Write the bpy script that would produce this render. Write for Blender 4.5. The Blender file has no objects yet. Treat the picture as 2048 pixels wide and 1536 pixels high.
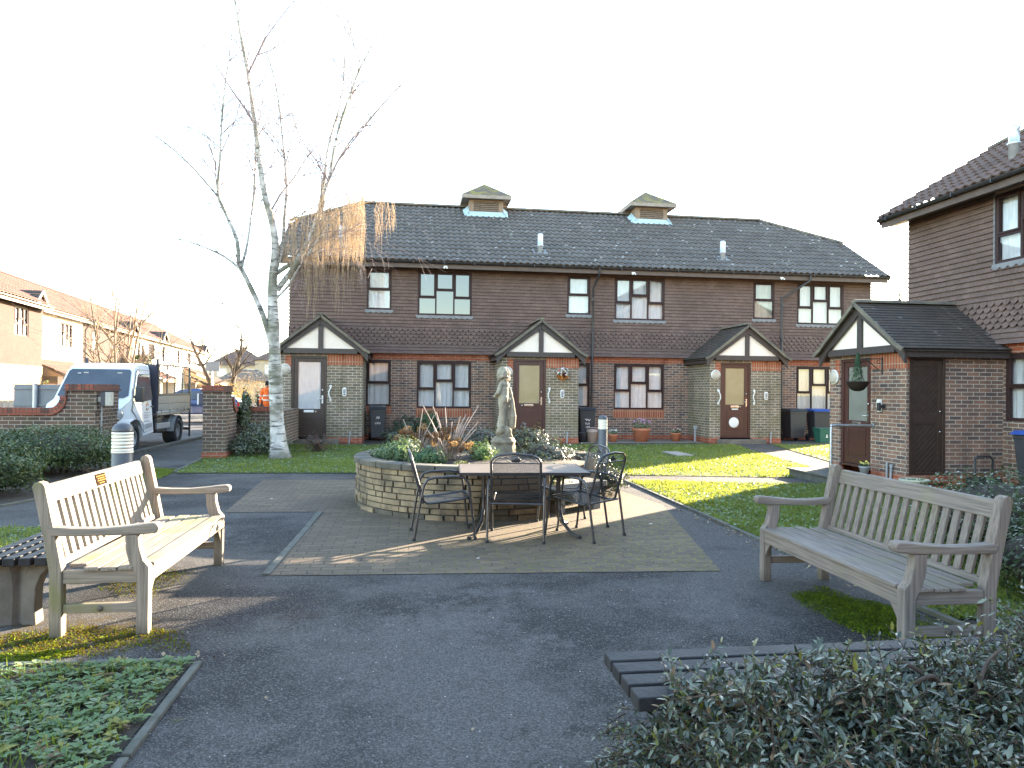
import bpy, bmesh, math, random
import numpy as np
from mathutils import Vector, Matrix
R = math.radians
C = bpy.context.scene
COL = C.collection
rnd = random.Random(7)

# ------------------------------------------------------------------ camera
cam = bpy.data.cameras.new('camera'); cam_o = bpy.data.objects.new('camera', cam); COL.objects.link(cam_o)
cam.sensor_width = 36; cam.lens = 36*1450/2048; cam.clip_start = .05; cam.clip_end = 3000
_th, _p, _r = R(8.0), math.atan(12/1450), .010
_f = Vector((math.sin(_th)*math.cos(_p), math.cos(_th)*math.cos(_p), math.sin(_p)))
_rt = Vector((math.cos(_th), -math.sin(_th), 0)); _up = _rt.cross(_f)
_x = _rt*math.cos(_r)+_up*math.sin(_r); _y = _up*math.cos(_r)-_rt*math.sin(_r)
m4 = Matrix((_x, _y, -_f)).transposed().to_4x4(); m4.translation = (0, 0, 1.52)
cam_o.matrix_world = m4
C.camera = cam_o

# ------------------------------------------------------------------ sky, sun, exposure
SUN_AZ, SUN_EL = R(51.4), R(13.5)
w = bpy.data.worlds.new('World'); C.world = w; w.use_nodes = True
nt = w.node_tree; bg = nt.nodes['Background']
sky = nt.nodes.new('ShaderNodeTexSky'); sky.sky_type = 'NISHITA'; sky.sun_disc = False
sky.sun_elevation = SUN_EL; sky.sun_rotation = SUN_AZ; sky.air_density = 1.0; sky.dust_density = .35; sky.ozone_density = 1.0
nt.links.new(sky.outputs[0], bg.inputs[0]); bg.inputs[1].default_value = .12
sl = bpy.data.lights.new('sun', 'SUN'); sl.energy = 4.3; sl.angle = R(.55); sl.color = (1, .88, .73)
so = bpy.data.objects.new('sun', sl); COL.objects.link(so)
_d = Vector((math.sin(SUN_AZ)*math.cos(SUN_EL), math.cos(SUN_AZ)*math.cos(SUN_EL), math.sin(SUN_EL)))
so.rotation_euler = _d.to_track_quat('Z', 'Y').to_euler(); so.location = _d*60
C.view_settings.view_transform = 'Standard'; C.view_settings.look = 'None'
C.view_settings.exposure = 3.55; C.view_settings.gamma = 1
C.view_settings.use_white_balance = True; C.view_settings.white_balance_temperature = 7200; C.view_settings.white_balance_tint = 10
C.cycles.use_denoising = True
C.cycles.max_bounces = 7; C.cycles.transparent_max_bounces = 24; C.cycles.caustics_reflective = False; C.cycles.caustics_refractive = False

# ------------------------------------------------------------------ node helpers
def newmat(name):
    m = bpy.data.materials.new(name); m.use_nodes = True
    return m, m.node_tree, m.node_tree.nodes['Principled BSDF']
def nd(nt, typ, ins=None, **props):
    n = nt.nodes.new('ShaderNode'+typ)
    for k, v in props.items(): setattr(n, k, v)
    for k, v in (ins or {}).items():
        s = n.inputs[k]
        if isinstance(v, bpy.types.NodeSocket): nt.links.new(v, s)
        elif isinstance(v, (tuple, list)) and s.type == 'RGBA' and len(v) == 3: s.default_value = (*v, 1)
        else: s.default_value = v
    return n
def mixc(nt, fac, a, b, mode='MIX'):
    n = nd(nt, 'Mix', {0: fac, 6: a, 7: b}, data_type='RGBA', blend_type=mode); return n.outputs[2]
def ramp(nt, fac, *stops):
    n = nt.nodes.new('ShaderNodeValToRGB'); nt.links.new(fac, n.inputs[0]); e = n.color_ramp.elements
    while len(e) < len(stops): e.new(.5)
    for i, (p, c) in enumerate(stops):
        e[i].position = p; e[i].color = (*c, 1) if isinstance(c, (tuple, list)) else (c, c, c, 1)
    return n.outputs[0]
def mth(nt, op, a, b=0.0, c=None):
    d = {0: a, 1: b}
    if c is not None: d[2] = c
    return nd(nt, 'Math', d, operation=op).outputs[0]
def noise(nt, vec, scale, detail=3, rough=.55):
    return nd(nt, 'TexNoise', {'Vector': vec, 'Scale': scale, 'Detail': detail, 'Roughness': rough}).outputs[0]
def coords(nt, kind='Object'): return nd(nt, 'TexCoord').outputs[kind]
def bump(nt, b, h, s=.3, d=.01):
    n = nd(nt, 'Bump', {'Strength': s, 'Distance': d, 'Height': h}); nt.links.new(n.outputs[0], b.inputs['Normal'])
def setin(b, nt, **k):
    for kk, v in k.items():
        s = b.inputs[kk.replace('_', ' ')]
        if isinstance(v, bpy.types.NodeSocket): nt.links.new(v, s)
        elif isinstance(v, (tuple, list)) and len(v) == 3: s.default_value = (*v, 1)
        else: s.default_value = v
def plain(name, c1, c2=None, scale=8, rough=.6, bmp=0, metal=0, detail=4, spec=.5, kind='Object', lo=.35, hi=.65, bscale=None, coat=0):
    m, nt, b = newmat(name)
    v = coords(nt, kind); c2 = c2 or tuple(x*.8 for x in c1)
    n = noise(nt, v, scale, detail)
    setin(b, nt, Base_Color=ramp(nt, n, (lo, c1), (hi, c2)), Roughness=rough, Metallic=metal)
    b.inputs['Specular IOR Level'].default_value = spec
    if coat: b.inputs['Coat Weight'].default_value = coat
    if bmp: bump(nt, b, noise(nt, v, bscale or scale*6, 3), bmp, .01)
    return m

# ------------------------------------------------------------------ mesh helpers
class MB:
    """collects shapes; build() links them as ONE mesh object"""
    def __init__(s): s.v = []; s.f = []; s.mi = []; s.sm = []; s.uv = {}; s.cur = 0; s.smooth = False
    def add(s, vs, fs, uvs=None):
        o = len(s.v); s.v += [tuple(p) for p in vs]
        for i, f in enumerate(fs):
            if uvs is not None: s.uv[len(s.f)] = uvs[i]
            s.f.append(tuple(o+k for k in f)); s.mi.append(s.cur); s.sm.append(s.smooth)
        return s
    def box(s, x0, x1, y0, y1, z0, z1):
        v = [(x, y, z) for z in (z0, z1) for y in (y0, y1) for x in (x0, x1)]
        return s.add(v, [(0, 2, 3, 1), (4, 5, 7, 6), (0, 1, 5, 4), (2, 6, 7, 3), (0, 4, 6, 2), (1, 3, 7, 5)])
    def obox(s, M, sx, sy, sz):
        v = [M @ Vector((x*sx/2, y*sy/2, z*sz/2)) for z in (-1, 1) for y in (-1, 1) for x in (-1, 1)]
        return s.add(v, [(0, 2, 3, 1), (4, 5, 7, 6), (0, 1, 5, 4), (2, 6, 7, 3), (0, 4, 6, 2), (1, 3, 7, 5)])
    def bar(s, a, b, w, h, upv=(0, 0, 1)):
        a, b = Vector(a), Vector(b); d = (b-a); L = d.length; d.normalize(); u = Vector(upv)
        if abs(d.dot(u)) > .99: u = Vector((1, 0, 0))
        x = d.cross(u).normalized(); z = x.cross(d)
        M = Matrix((x, d, z)).transposed().to_4x4(); M.translation = (a+b)/2
        return s.obox(M, w, L, h)
    def quad(s, a, b, c, d): return s.add([a, b, c, d], [(0, 1, 2, 3)])
    def poly(s, pts): return s.add(pts, [tuple(range(len(pts)))])
    def prism(s, pts, h, axis=2, o=0.0):
        """pts 2D outline extruded from o to o+h along axis"""
        n = len(pts)
        def P(p, t):
            if axis == 2: return (p[0], p[1], t)
            if axis == 1: return (p[0], t, p[1])
            return (t, p[0], p[1])
        v = [P(p, o) for p in pts]+[P(p, o+h) for p in pts]
        f = [(i, (i+1) % n, n+(i+1) % n, n+i) for i in range(n)]
        a = sum(pts[i][0]*pts[(i+1) % n][1]-pts[(i+1) % n][0]*pts[i][1] for i in range(n))
        flip = (a > 0) ^ (axis == 1)
        base, top = tuple(range(n)), tuple(range(n, 2*n))
        if flip: fs = f+[base[::-1], top]
        else: fs = [q[::-1] for q in f]+[base, top[::-1]]
        return s.add(v, fs)
    def tube(s, path, r, n=8, closed=False, cap=True):
        P = [Vector(p) for p in path]; k = len(P)
        rr = r if isinstance(r, (list, tuple)) else [r]*k
        ref = None; rings = []
        for i in range(k):
            if closed: t = P[(i+1) % k]-P[i-1]
            else: t = P[min(i+1, k-1)]-P[max(i-1, 0)]
            t.normalize()
            if ref is None:
                ref = t.orthogonal().normalized()
            ref = (ref-t*ref.dot(t)).normalized(); bb = t.cross(ref)
            rings.append([P[i]+(ref*math.cos(2*math.pi*j/n)+bb*math.sin(2*math.pi*j/n))*rr[i] for j in range(n)])
        vs = [p for q in rings for p in q]; fs = []
        for i in range(k if closed else k-1):
            a, b = i*n, ((i+1) % k)*n
            for j in range(n): fs.append((a+j, a+(j+1) % n, b+(j+1) % n, b+j))
        sm = s.smooth; s.smooth = True; s.add(vs, fs)
        s.smooth = sm
        if cap and not closed: s.add(rings[0], [tuple(range(n))[::-1]]); s.add(rings[-1], [tuple(range(n))])
        return s
    def lathe(s, prof, n=20, c=(0, 0, 0), cap=True, a0=0, sx=1, sy=1):
        vs = []; fs = []
        for (r, z) in prof:
            for j in range(n):
                a = a0+2*math.pi*j/n; vs.append((c[0]+r*math.cos(a)*sx, c[1]+r*math.sin(a)*sy, c[2]+z))
        k = len(prof)
        for i in range(k-1):
            for j in range(n): fs.append((i*n+j, i*n+(j+1) % n, (i+1)*n+(j+1) % n, (i+1)*n+j))
        if cap:
            if prof[0][0] > 1e-5: fs.append(tuple(range(n))[::-1])
            if prof[-1][0] > 1e-5: fs.append(tuple(range((k-1)*n, k*n)))
        sm = s.smooth; s.smooth = True; s.add(vs, fs); s.smooth = sm
        return s
    def ball(s, c, r, nu=12, nv=8):
        rx, ry, rz = r if isinstance(r, (tuple, list)) else (r, r, r)
        pr = [(math.sin(math.pi*i/nv), -math.cos(math.pi*i/nv)*rz) for i in range(nv+1)]
        return s.lathe([(max(a, 1e-4), b) for a, b in pr], nu, c, True, 0, rx, ry)
    def build(s, name, mats, parent=None, loc=None, bevel=0, rot=None, seg=2, kind=None):
        me = bpy.data.meshes.new(name); me.from_pydata(s.v, [], s.f)
        mats = mats if isinstance(mats, (list, tuple)) else [mats]
        for m in mats: me.materials.append(m)
        n = len(me.polygons)
        me.polygons.foreach_set('material_index', s.mi[:n]); me.polygons.foreach_set('use_smooth', s.sm[:n])
        metric_uv(me, s.uv)
        o = bpy.data.objects.new(name, me); COL.objects.link(o)
        if parent: o.parent = parent
        if loc: o.location = loc
        if rot: o.rotation_euler = rot
        if bevel:
            b = o.modifiers.new('bevel', 'BEVEL'); b.width = bevel; b.segments = seg; b.limit_method = 'ANGLE'; b.angle_limit = R(40)
        if kind: o['kind'] = kind
        return o
def metric_uv(me, custom=None):
    """UVs in metres, unrolled per face by its own slope"""
    uvl = me.uv_layers.new(name='UVMap'); V = me.vertices; out = uvl.data
    for p in me.polygons:
        cu = custom.get(p.index) if custom else None
        if cu is not None:
            for k, li in enumerate(p.loop_indices): out[li].uv = cu[k]
            continue
        n = p.normal
        if abs(n.z) > .97: u, v = Vector((1, 0, 0)), Vector((0, 1, 0))
        else:
            u = Vector((-n.y, n.x, 0)).normalized(); v = n.cross(u)
        for li in p.loop_indices:
            c = V[me.loops[li].vertex_index].co; out[li].uv = (c.dot(u), c.dot(v))
def tag(o, label, cat, group=None, kind=None):
    o['label'] = label; o['category'] = cat
    if group: o['group'] = group
    if kind: o['kind'] = kind
    return o
def thing(name, label, cat, loc=(0, 0, 0), rz=0, group=None):
    o = bpy.data.objects.new(name, None); COL.objects.link(o); o.empty_display_size = .2
    o.location = loc; o.rotation_euler = (0, 0, rz); return tag(o, label, cat, group)
def struct(o, kind='structure'):
    o['kind'] = kind; return o
def dup(root, loc=None, rz=None, label=None, cat=None):
    kids = {}
    for o in COL.objects:
        if o.parent: kids.setdefault(o.parent, []).append(o)
    def rec(o, par):
        c = o.copy(); COL.objects.link(c)
        if par: c.parent = par
        for ch in kids.get(o, []): rec(ch, c)
        return c
    r = rec(root, None)
    if loc: r.location = loc
    if rz is not None: r.rotation_euler = (0, 0, rz)
    if label: r['label'] = label
    return r
def apply_mods(o):
    dg = bpy.context.evaluated_depsgraph_get(); me = bpy.data.meshes.new_from_object(o.evaluated_get(dg))
    o.modifiers.clear(); o.data = me; return o
def blob(name, balls, mat, voxel=.012, smooth=2, parent=None, loc=None, rz=0, extra=None):
    """one continuous body grown from overlapping capsules: (a, b, ra, rb)"""
    mb = MB()
    for (a, b, ra, rb) in balls:
        a, b = Vector(a), Vector(b); L = (b-a).length; k = max(2, int(L/(min(ra, rb)*.6))+1)
        for i in range(k):
            t = i/(k-1); mb.ball(a.lerp(b, t), ra+(rb-ra)*t, 10, 7)
    if extra: extra(mb)
    o = mb.build(name, mat, parent, loc)
    r = o.modifiers.new('r', 'REMESH'); r.mode = 'VOXEL'; r.voxel_size = voxel; r.use_smooth_shade = True
    if smooth:
        s = o.modifiers.new('s', 'SMOOTH'); s.iterations = smooth; s.factor = .6
    bpy.context.view_layer.update(); apply_mods(o)
    if rz: o.rotation_euler = (0, 0, rz)
    return o
def leaves(name, P, N, S, mats, parent=None, aspect=.45, fold=.25, mi=None, up=None, seed=1, kind=None, curl=.0):
    """many small leaf faces in one mesh; P centres, N facing, S lengths"""
    g = np.random.default_rng(seed); n = len(P); P = np.asarray(P, float); N = np.asarray(N, float); S = np.asarray(S, float).reshape(-1, 1)
    N = N/np.maximum(np.linalg.norm(N, axis=1, keepdims=True), 1e-6)
    T = g.normal(size=(n, 3)) if up is None else np.asarray(up, float)+g.normal(size=(n, 3))*.15
    T = T-N*(T*N).sum(1, keepdims=True); T /= np.maximum(np.linalg.norm(T, axis=1, keepdims=True), 1e-6)
    B = np.cross(N, T); W = S*aspect/2
    a = P-T*S/2; c = P+T*S/2-N*S*curl
    m1 = P-T*S*.02; l = m1+B*W+N*W*fold; r = m1-B*W+N*W*fold
    V = np.stack([a, r, c, l], 1).reshape(-1, 3)
    me = bpy.data.meshes.new(name); me.vertices.add(4*n); me.vertices.foreach_set('co', V.astype(np.float32).ravel())
    i = np.arange(n)*4
    F = np.stack([i, i+1, i+2, i, i+2, i+3], 1).reshape(-1)
    me.loops.add(6*n); me.loops.foreach_set('vertex_index', F.astype(np.int32))
    me.polygons.add(2*n); me.polygons.foreach_set('loop_start', np.arange(0, 6*n, 3, dtype=np.int32))
    mats = mats if isinstance(mats, (list, tuple)) else [mats]
    for m in mats: me.materials.append(m)
    if len(mats) > 1:
        k = g.integers(0, len(mats), n) if mi is None else np.asarray(mi); me.polygons.foreach_set('material_index', np.repeat(k, 2).astype(np.int32))
    me.update(calc_edges=True); me.validate()
    o = bpy.data.objects.new(name, me); COL.objects.link(o)
    if parent: o.parent = parent
    if kind: o['kind'] = kind
    return o
def blades(name, P, H, mats, lean=.35, width=.006, parent=None, seed=2, kind=None):
    """grass blades: one upright triangle each"""
    g = np.random.default_rng(seed); n = len(P); P = np.asarray(P, float); H = np.asarray(H, float).reshape(-1, 1)
    a = g.uniform(0, 2*np.pi, n); D = np.stack([np.cos(a), np.sin(a), np.zeros(n)], 1)
    b = g.uniform(0, 2*np.pi, n); L = np.stack([np.cos(b), np.sin(b), np.zeros(n)], 1)*H*lean*g.uniform(.2, 1.6, (n, 1))
    w_ = width*g.uniform(.7, 1.5, (n, 1))
    V = np.stack([P-D*w_, P+D*w_, P+L+np.array([0, 0, 1])*H], 1).reshape(-1, 3)
    me = bpy.data.meshes.new(name); me.vertices.add(3*n); me.vertices.foreach_set('co', V.astype(np.float32).ravel())
    me.loops.add(3*n); me.loops.foreach_set('vertex_index', np.arange(3*n, dtype=np.int32))
    me.polygons.add(n); me.polygons.foreach_set('loop_start', np.arange(0, 3*n, 3, dtype=np.int32))
    for m in mats: me.materials.append(m)
    me.polygons.foreach_set('material_index', g.integers(0, len(mats), n).astype(np.int32))
    me.update(calc_edges=True)
    o = bpy.data.objects.new(name, me); COL.objects.link(o)
    if parent: o.parent = parent
    if kind: o['kind'] = kind
    return o
def inpoly(P, poly):
    x, y = P[:, 0], P[:, 1]; r = np.zeros(len(P), bool); k = len(poly)
    for i in range(k):
        (x1, y1), (x2, y2) = poly[i], poly[(i+1) % k]
        c = ((y1 > y) != (y2 > y)) & (x < (x2-x1)*(y-y1)/((y2-y1) or 1e-9)+x1); r ^= c
    return r
def scatter(poly, n, seed=3):
    g = np.random.default_rng(seed); a = np.array(poly); lo, hi = a.min(0), a.max(0)
    P = g.uniform(lo, hi, (int(n*2.5)+10, 2)); return P[inpoly(P, poly)][:n]
# ------------------------------------------------------------------ materials
def m_brick(name, c1, c2, c3, mortar, bw=.225, bh=.075, moss=0.0, off=.5):
    m, nt, b = newmat(name); uv = coords(nt, 'UV')
    bt = nd(nt, 'TexBrick', {'Vector': uv, 'Color1': (0, 0, 0), 'Color2': (1, 1, 1), 'Mortar': (.5, .5, .5), 'Scale': 1, 'Mortar Size': .0085, 'Mortar Smooth': .2, 'Bias': 0, 'Brick Width': bw, 'Row Height': bh}, offset=off, squash=1)
    cell = ramp(nt, bt.outputs[0], (0, c1), (.5, c2), (1, c3))
    n1 = noise(nt, uv, 30, 4); n2 = noise(nt, uv, 1.1, 3)
    cell = mixc(nt, ramp(nt, n1, (.3, 0), (.7, .45)), cell, tuple(x*.5 for x in c2))
    mo = mixc(nt, n1, tuple(x*.85 for x in mortar), mortar)
    col = mixc(nt, bt.outputs[1], cell, mo)
    col = mixc(nt, ramp(nt, n2, (.4, 0), (.75, .35)), col, tuple(x*.45 for x in c2))
    st = noise(nt, nd(nt, 'Mapping', {0: uv, 3: (2.6, .22, 1)}).outputs[0], 1.3, 4)
    col = mixc(nt, ramp(nt, st, (.50, 0), (.72, .42)), col, tuple(x*.4 for x in c1))
    if moss:
        z = nd(nt, 'SeparateXYZ', {0: coords(nt)}).outputs[2]
        k = mth(nt, 'MULTIPLY', ramp(nt, noise(nt, uv, 2.2, 4), (.42, 0), (.62, moss)), ramp(nt, mth(nt, 'DIVIDE', z, 2.4), (0, 1), (1, .25)))
        col = mixc(nt, k, col, (.105, .105, .035))
    setin(b, nt, Base_Color=col, Roughness=.88); b.inputs['Specular IOR Level'].default_value = .2
    h = mth(nt, 'SUBTRACT', mth(nt, 'MULTIPLY', n1, .25), bt.outputs[1])
    bump(nt, b, h, .55, .008)
    return m
BRICK = m_brick('multi_brick', (.085, .068, .070), (.21, .125, .095), (.30, .155, .105), (.43, .375, .31))
BRICK_MOSSY = m_brick('mossy_brick', (.125, .105, .085), (.20, .155, .12), (.25, .18, .135), (.50, .45, .36), moss=.38)
BRICK_RED = m_brick('red_brick', (.30, .075, .04), (.36, .10, .055), (.40, .13, .07), (.36, .24, .18))
BRICK_SOLDIER = m_brick('red_soldier_brick', (.31, .085, .045), (.36, .105, .055), (.40, .13, .07), (.38, .3, .22), .075, .225, off=0)
BRICK_GATE = m_brick('gate_wall_brick', (.075, .056, .055), (.14, .088, .07), (.19, .11, .08), (.38, .33, .27), moss=.22)
BRICK_WARM = m_brick('sunny_brick', (.22, .11, .07), (.30, .16, .10), (.38, .22, .14), (.5, .42, .33))

def m_tile(name, c1, c2, bw, bh, white=0.0, rough=.8):
    m, nt, b = newmat(name); uv = coords(nt, 'UV')
    bt = nd(nt, 'TexBrick', {'Vector': uv, 'Color1': (0, 0, 0), 'Color2': (1, 1, 1), 'Mortar': (0, 0, 0), 'Scale': 1, 'Mortar Size': .0018, 'Mortar Smooth': .1, 'Brick Width': bw, 'Row Height': bh}, offset=.5)
    c = mixc(nt, bt.outputs[0], c1, c2); n2 = noise(nt, uv, 1.3, 4); n3 = noise(nt, uv, 22, 4)
    c = mixc(nt, ramp(nt, n2, (.35, 0), (.7, .45)), c, tuple(x*.55 for x in c1))
    c = mixc(nt, ramp(nt, n3, (.35, 0), (.7, .3)), c, tuple(min(1, x*1.6) for x in c2))
    c = mixc(nt, mth(nt, 'MULTIPLY', bt.outputs[1], .8), c, tuple(x*.3 for x in c1))
    if white:
        sp = nd(nt, 'TexVoronoi', {'Vector': uv, 'Scale': 4.2, 'Randomness': 1}); vd = mth(nt, 'ADD', sp.outputs[0], mth(nt, 'MULTIPLY', noise(nt, uv, 26, 2), .16))
        k = mth(nt, 'MULTIPLY', ramp(nt, vd, (.21, 1), (.27, 0)), ramp(nt, nd(nt, 'SeparateColor', {0: sp.outputs[1]}).outputs[0], (.46, 0), (.5, white)))
        c = mixc(nt, k, c, (.34, .33, .32))
    setin(b, nt, Base_Color=c, Roughness=rough); b.inputs['Specular IOR Level'].default_value = .3
    bump(nt, b, n3, .25, .004)
    return m
TILE_HUNG = m_tile('hung_clay_tile', (.102, .067, .057), (.15, .10, .084), .165, .1)
ROOF_TILE = m_tile('concrete_roof_tile', (.082, .074, .068), (.122, .11, .102), .3, .345, white=1, rough=.95)
ROOF_PORCH = m_tile('mossy_plain_tile', (.055, .047, .043), (.09, .07, .058), .165, .1, white=.35)
ROOF_BROWN = m_tile('brown_roof_tile', (.085, .057, .05), (.13, .085, .07), .3, .345, white=.25)
ROOF_ORANGE = m_tile('orange_roof_tile', (.135, .064, .05), (.175, .084, .066), .3, .33)
RIDGE_MOSS = plain('lichen_ridge', (.095, .085, .075), (.165, .145, .105), 5, .9, .4)
CUP_ROOF = plain('lichen_tiles', (.12, .10, .085), (.22, .19, .06), 3.2, .9, .4, lo=.42, hi=.6)
LEAD = plain('lead_flashing', (.15, .155, .165), (.20, .205, .215), 9, .6, .2, spec=.4)
LEAD_BLUE = plain('new_lead_apron', (.40, .52, .55), (.32, .43, .47), 9, .5, .2)
TIMBER = plain('dark_stained_timber', (.038, .030, .029), (.055, .042, .038), 14, .55, .25)
FASCIA = plain('brown_fascia_board', (.10, .068, .054), (.075, .05, .042), 6, .6, .15)
CUP_WOOD = plain('weathered_cupola_board', (.24, .175, .13), (.18, .125, .09), 10, .75, .3)
CUP_FASC = plain('grey_cupola_fascia', (.27, .23, .20), (.20, .165, .14), 10, .75, .2)
LOUVRE = plain('louvre_slat', (.20, .15, .115), (.14, .10, .08), 10, .7)
DARKVOID = plain('dark_void', (.008, .008, .009), None, 3, .9)
RENDER = plain('cream_render', (.80, .71, .63), (.74, .65, .57), 3, .85, .12, bscale=60)
PVC = plain('brown_window_profile', (.034, .017, .017), (.042, .022, .021), 4, .5, 0, spec=.2)
PVC_DOOR = plain('reddish_brown_door', (.062, .021, .017), (.05, .018, .015), 4, .38)
WOOD_DOOR = plain('dark_brown_door', (.034, .020, .015), (.045, .028, .02), 9, .42, .1)
PIPE = plain('black_rainwater_pipe', (.02, .021, .025), (.03, .031, .036), 6, .4)
WHITEP = plain('white_plastic', (.72, .71, .69), (.66, .65, .63), 8, .35)
GREYP = plain('grey_plastic', (.28, .29, .30), (.22, .23, .24), 8, .45)
CHROME = plain('satin_metal', (.6, .58, .54), (.5, .48, .45), 8, .25, 0, 1)
GALV = plain('galvanised_tube', (.40, .42, .44), (.30, .32, .34), 14, .42, .1, .8)
FLUE = plain('galvanised_flue', (.62, .64, .66), (.5, .52, .54), 12, .4, 0, .5)
OPAL = plain('opal_lamp_glass', (.46, .41, .35), (.40, .36, .31), 6, .25)
CONCRETE = plain('concrete', (.17, .15, .125), (.09, .08, .065), 5, .9, .5, lo=.3, hi=.7)
KERB = plain('edging_kerb', (.10, .098, .085), (.062, .064, .05), 9, .9, .4)
SLAB = plain('stone_slab', (.27, .25, .22), (.19, .18, .16), 3, .85, .3)
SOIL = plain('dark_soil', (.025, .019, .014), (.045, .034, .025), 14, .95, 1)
RUBBER = plain('tyre_rubber', (.014, .014, .015), (.022, .022, .023), 12, .85)
BLACKP = plain('black_plastic', (.018, .018, .02), (.026, .026, .028), 10, .5)
BIN_GREY = plain('charcoal_bin_plastic', (.028, .03, .036), (.038, .04, .046), 7, .45)
BIN_BLUE = plain('blue_bin_lid', (.02, .075, .30), (.02, .06, .24), 7, .45)
GREENBOX = plain('green_box_plastic', (.02, .12, .085), (.015, .10, .07), 7, .5)
TERRA = plain('terracotta', (.42, .145, .075), (.34, .12, .065), 7, .75, .2)
TAUPE = plain('taupe_plastic', (.38, .29, .25), (.33, .25, .22), 7, .5)
FLINT = plain('gravel', (.26, .22, .17), (.12, .10, .085), 90, .9, 1, detail=2)

def m_glass():
    m, nt, b = newmat('window_glass'); out = nt.nodes['Material Output']
    t = nd(nt, 'BsdfTransparent', {0: (.93, .95, .95)}); g = nd(nt, 'BsdfGlossy', {'Color': (.95, .98, 1), 'Roughness': .012})
    fc = nd(nt, 'LayerWeight', {'Blend': .5}).outputs['Facing']; fr = mth(nt, 'ADD', .09, mth(nt, 'MULTIPLY', mth(nt, 'POWER', fc, 5.0), .85)); mx = nd(nt, 'MixShader', {0: fr, 1: t.outputs[0], 2: g.outputs[0]})
    nt.links.new(mx.outputs[0], out.inputs[0]); return m
GLASS = m_glass()
def m_mirror():
    m, nt, b = newmat('dark_reflecting_glass'); g = nd(nt, 'BsdfGlossy', {'Color': (.095, .10, .105), 'Roughness': .01}); nt.links.new(g.outputs[0], nt.nodes['Material Output'].inputs[0]); return m
GLASS_DARK = m_mirror()
def m_curtain(name, c, k=.75, freq=46):
    m, nt, b = newmat(name); uv = coords(nt, 'UV'); out = nt.nodes['Material Output']
    n = noise(nt, nd(nt, 'Mapping', {0: uv, 3: (freq, 3, 1)}).outputs[0], 1, 3)
    col = ramp(nt, n, (.3, tuple(x*.72 for x in c)), (.7, c))
    d = nd(nt, 'BsdfDiffuse', {0: col}); tl = nd(nt, 'BsdfTranslucent', {0: col})
    mx = nd(nt, 'MixShader', {0: .15, 1: d.outputs[0], 2: tl.outputs[0]}); nt.links.new(mx.outputs[0], out.inputs[0]); return m
NET = m_curtain('net_curtain', (.74, .74, .77))
NET_PINK = m_curtain('warm_net_curtain', (.76, .70, .68), freq=60)
LACE = m_curtain('lace_panel', (.74, .72, .74), freq=80)
BLIND = plain('beige_blind', (.34, .31, .25), (.28, .255, .21), 3, .8)
OBSCURE = plain('obscure_beige_glass', (.34, .265, .155), (.29, .225, .12), 2.2, .22, .3, bscale=260)
OBSCURE_GREY = plain('obscure_grey_glass', (.20, .205, .18), (.16, .165, .145), 2.2, .22, .3, bscale=260)

def m_asphalt(name, dark, light, mossy=(), worn=(), patch=.42, sp=.6):
    m, nt, b = newmat(name); v = coords(nt)
    n0 = noise(nt, v, patch, 5, .62); n1 = noise(nt, v, 5, 4)
    c = ramp(nt, mth(nt, 'ADD', n0, mth(nt, 'MULTIPLY', n1, .10)), (.47, dark), (.585, light))
    sep = nd(nt, 'SeparateXYZ', {0: v})
    nm = noise(nt, v, 6.5, 6, .7); nm2 = noise(nt, v, 42, 3)
    def patches(c, items, top, soft):
        for (cx, cy, sx, sy, amt, mc) in items:
            dx = mth(nt, 'DIVIDE', mth(nt, 'SUBTRACT', sep.outputs[0], cx), sx); dy = mth(nt, 'DIVIDE', mth(nt, 'SUBTRACT', sep.outputs[1], cy), sy)
            d = mth(nt, 'SQRT', mth(nt, 'ADD', mth(nt, 'MULTIPLY', dx, dx), mth(nt, 'MULTIPLY', dy, dy)))
            e = mth(nt, 'ADD', mth(nt, 'SUBTRACT', amt, d), mth(nt, 'MULTIPLY', mth(nt, 'SUBTRACT', nm, .5), 3.2))
            k = ramp(nt, mth(nt, 'ADD', e, mth(nt, 'MULTIPLY', nm2, .25)), (.30-soft, 0), (.55+soft, top)); c = mixc(nt, k, c, mc)
        return c
    c = patches(c, worn, .85, .12)
    gr = nd(nt, 'TexVoronoi', {'Vector': v, 'Scale': 150}); g1 = nd(nt, 'SeparateColor', {0: gr.outputs[1]}).outputs[0]
    c = mixc(nt, ramp(nt, g1, (0, .62), (.5, 0)), c, tuple(x*.35 for x in dark))
    c = mixc(nt, ramp(nt, g1, (.7, 0), (1, sp)), c, tuple(min(1, x*2.2) for x in light))
    v2 = nd(nt, 'TexVoronoi', {'Vector': v, 'Scale': 55}); g2 = nd(nt, 'SeparateColor', {0: v2.outputs[1]}).outputs[1]
    k = mth(nt, 'MULTIPLY', ramp(nt, g2, (.988, 0), (.991, 1)), ramp(nt, v2.outputs[0], (.2, 1), (.27, 0)))
    c = mixc(nt, k, c, (.42, .40, .37))
    c = mixc(nt, ramp(nt, noise(nt, v, 3.1, 5), (.55, 0), (.8, .4)), c, tuple(x*.6 for x in dark))
    c = patches(c, mossy, .92, 0)
    setin(b, nt, Base_Color=c, Roughness=.9); b.inputs['Specular IOR Level'].default_value = .14
    bump(nt, b, mth(nt, 'ADD', gr.outputs[0], mth(nt, 'MULTIPLY', nm, .4)), .6, .006)
    return m
MOSS, MOSS_B = (.10, .10, .012), (.075, .055, .022)
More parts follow.
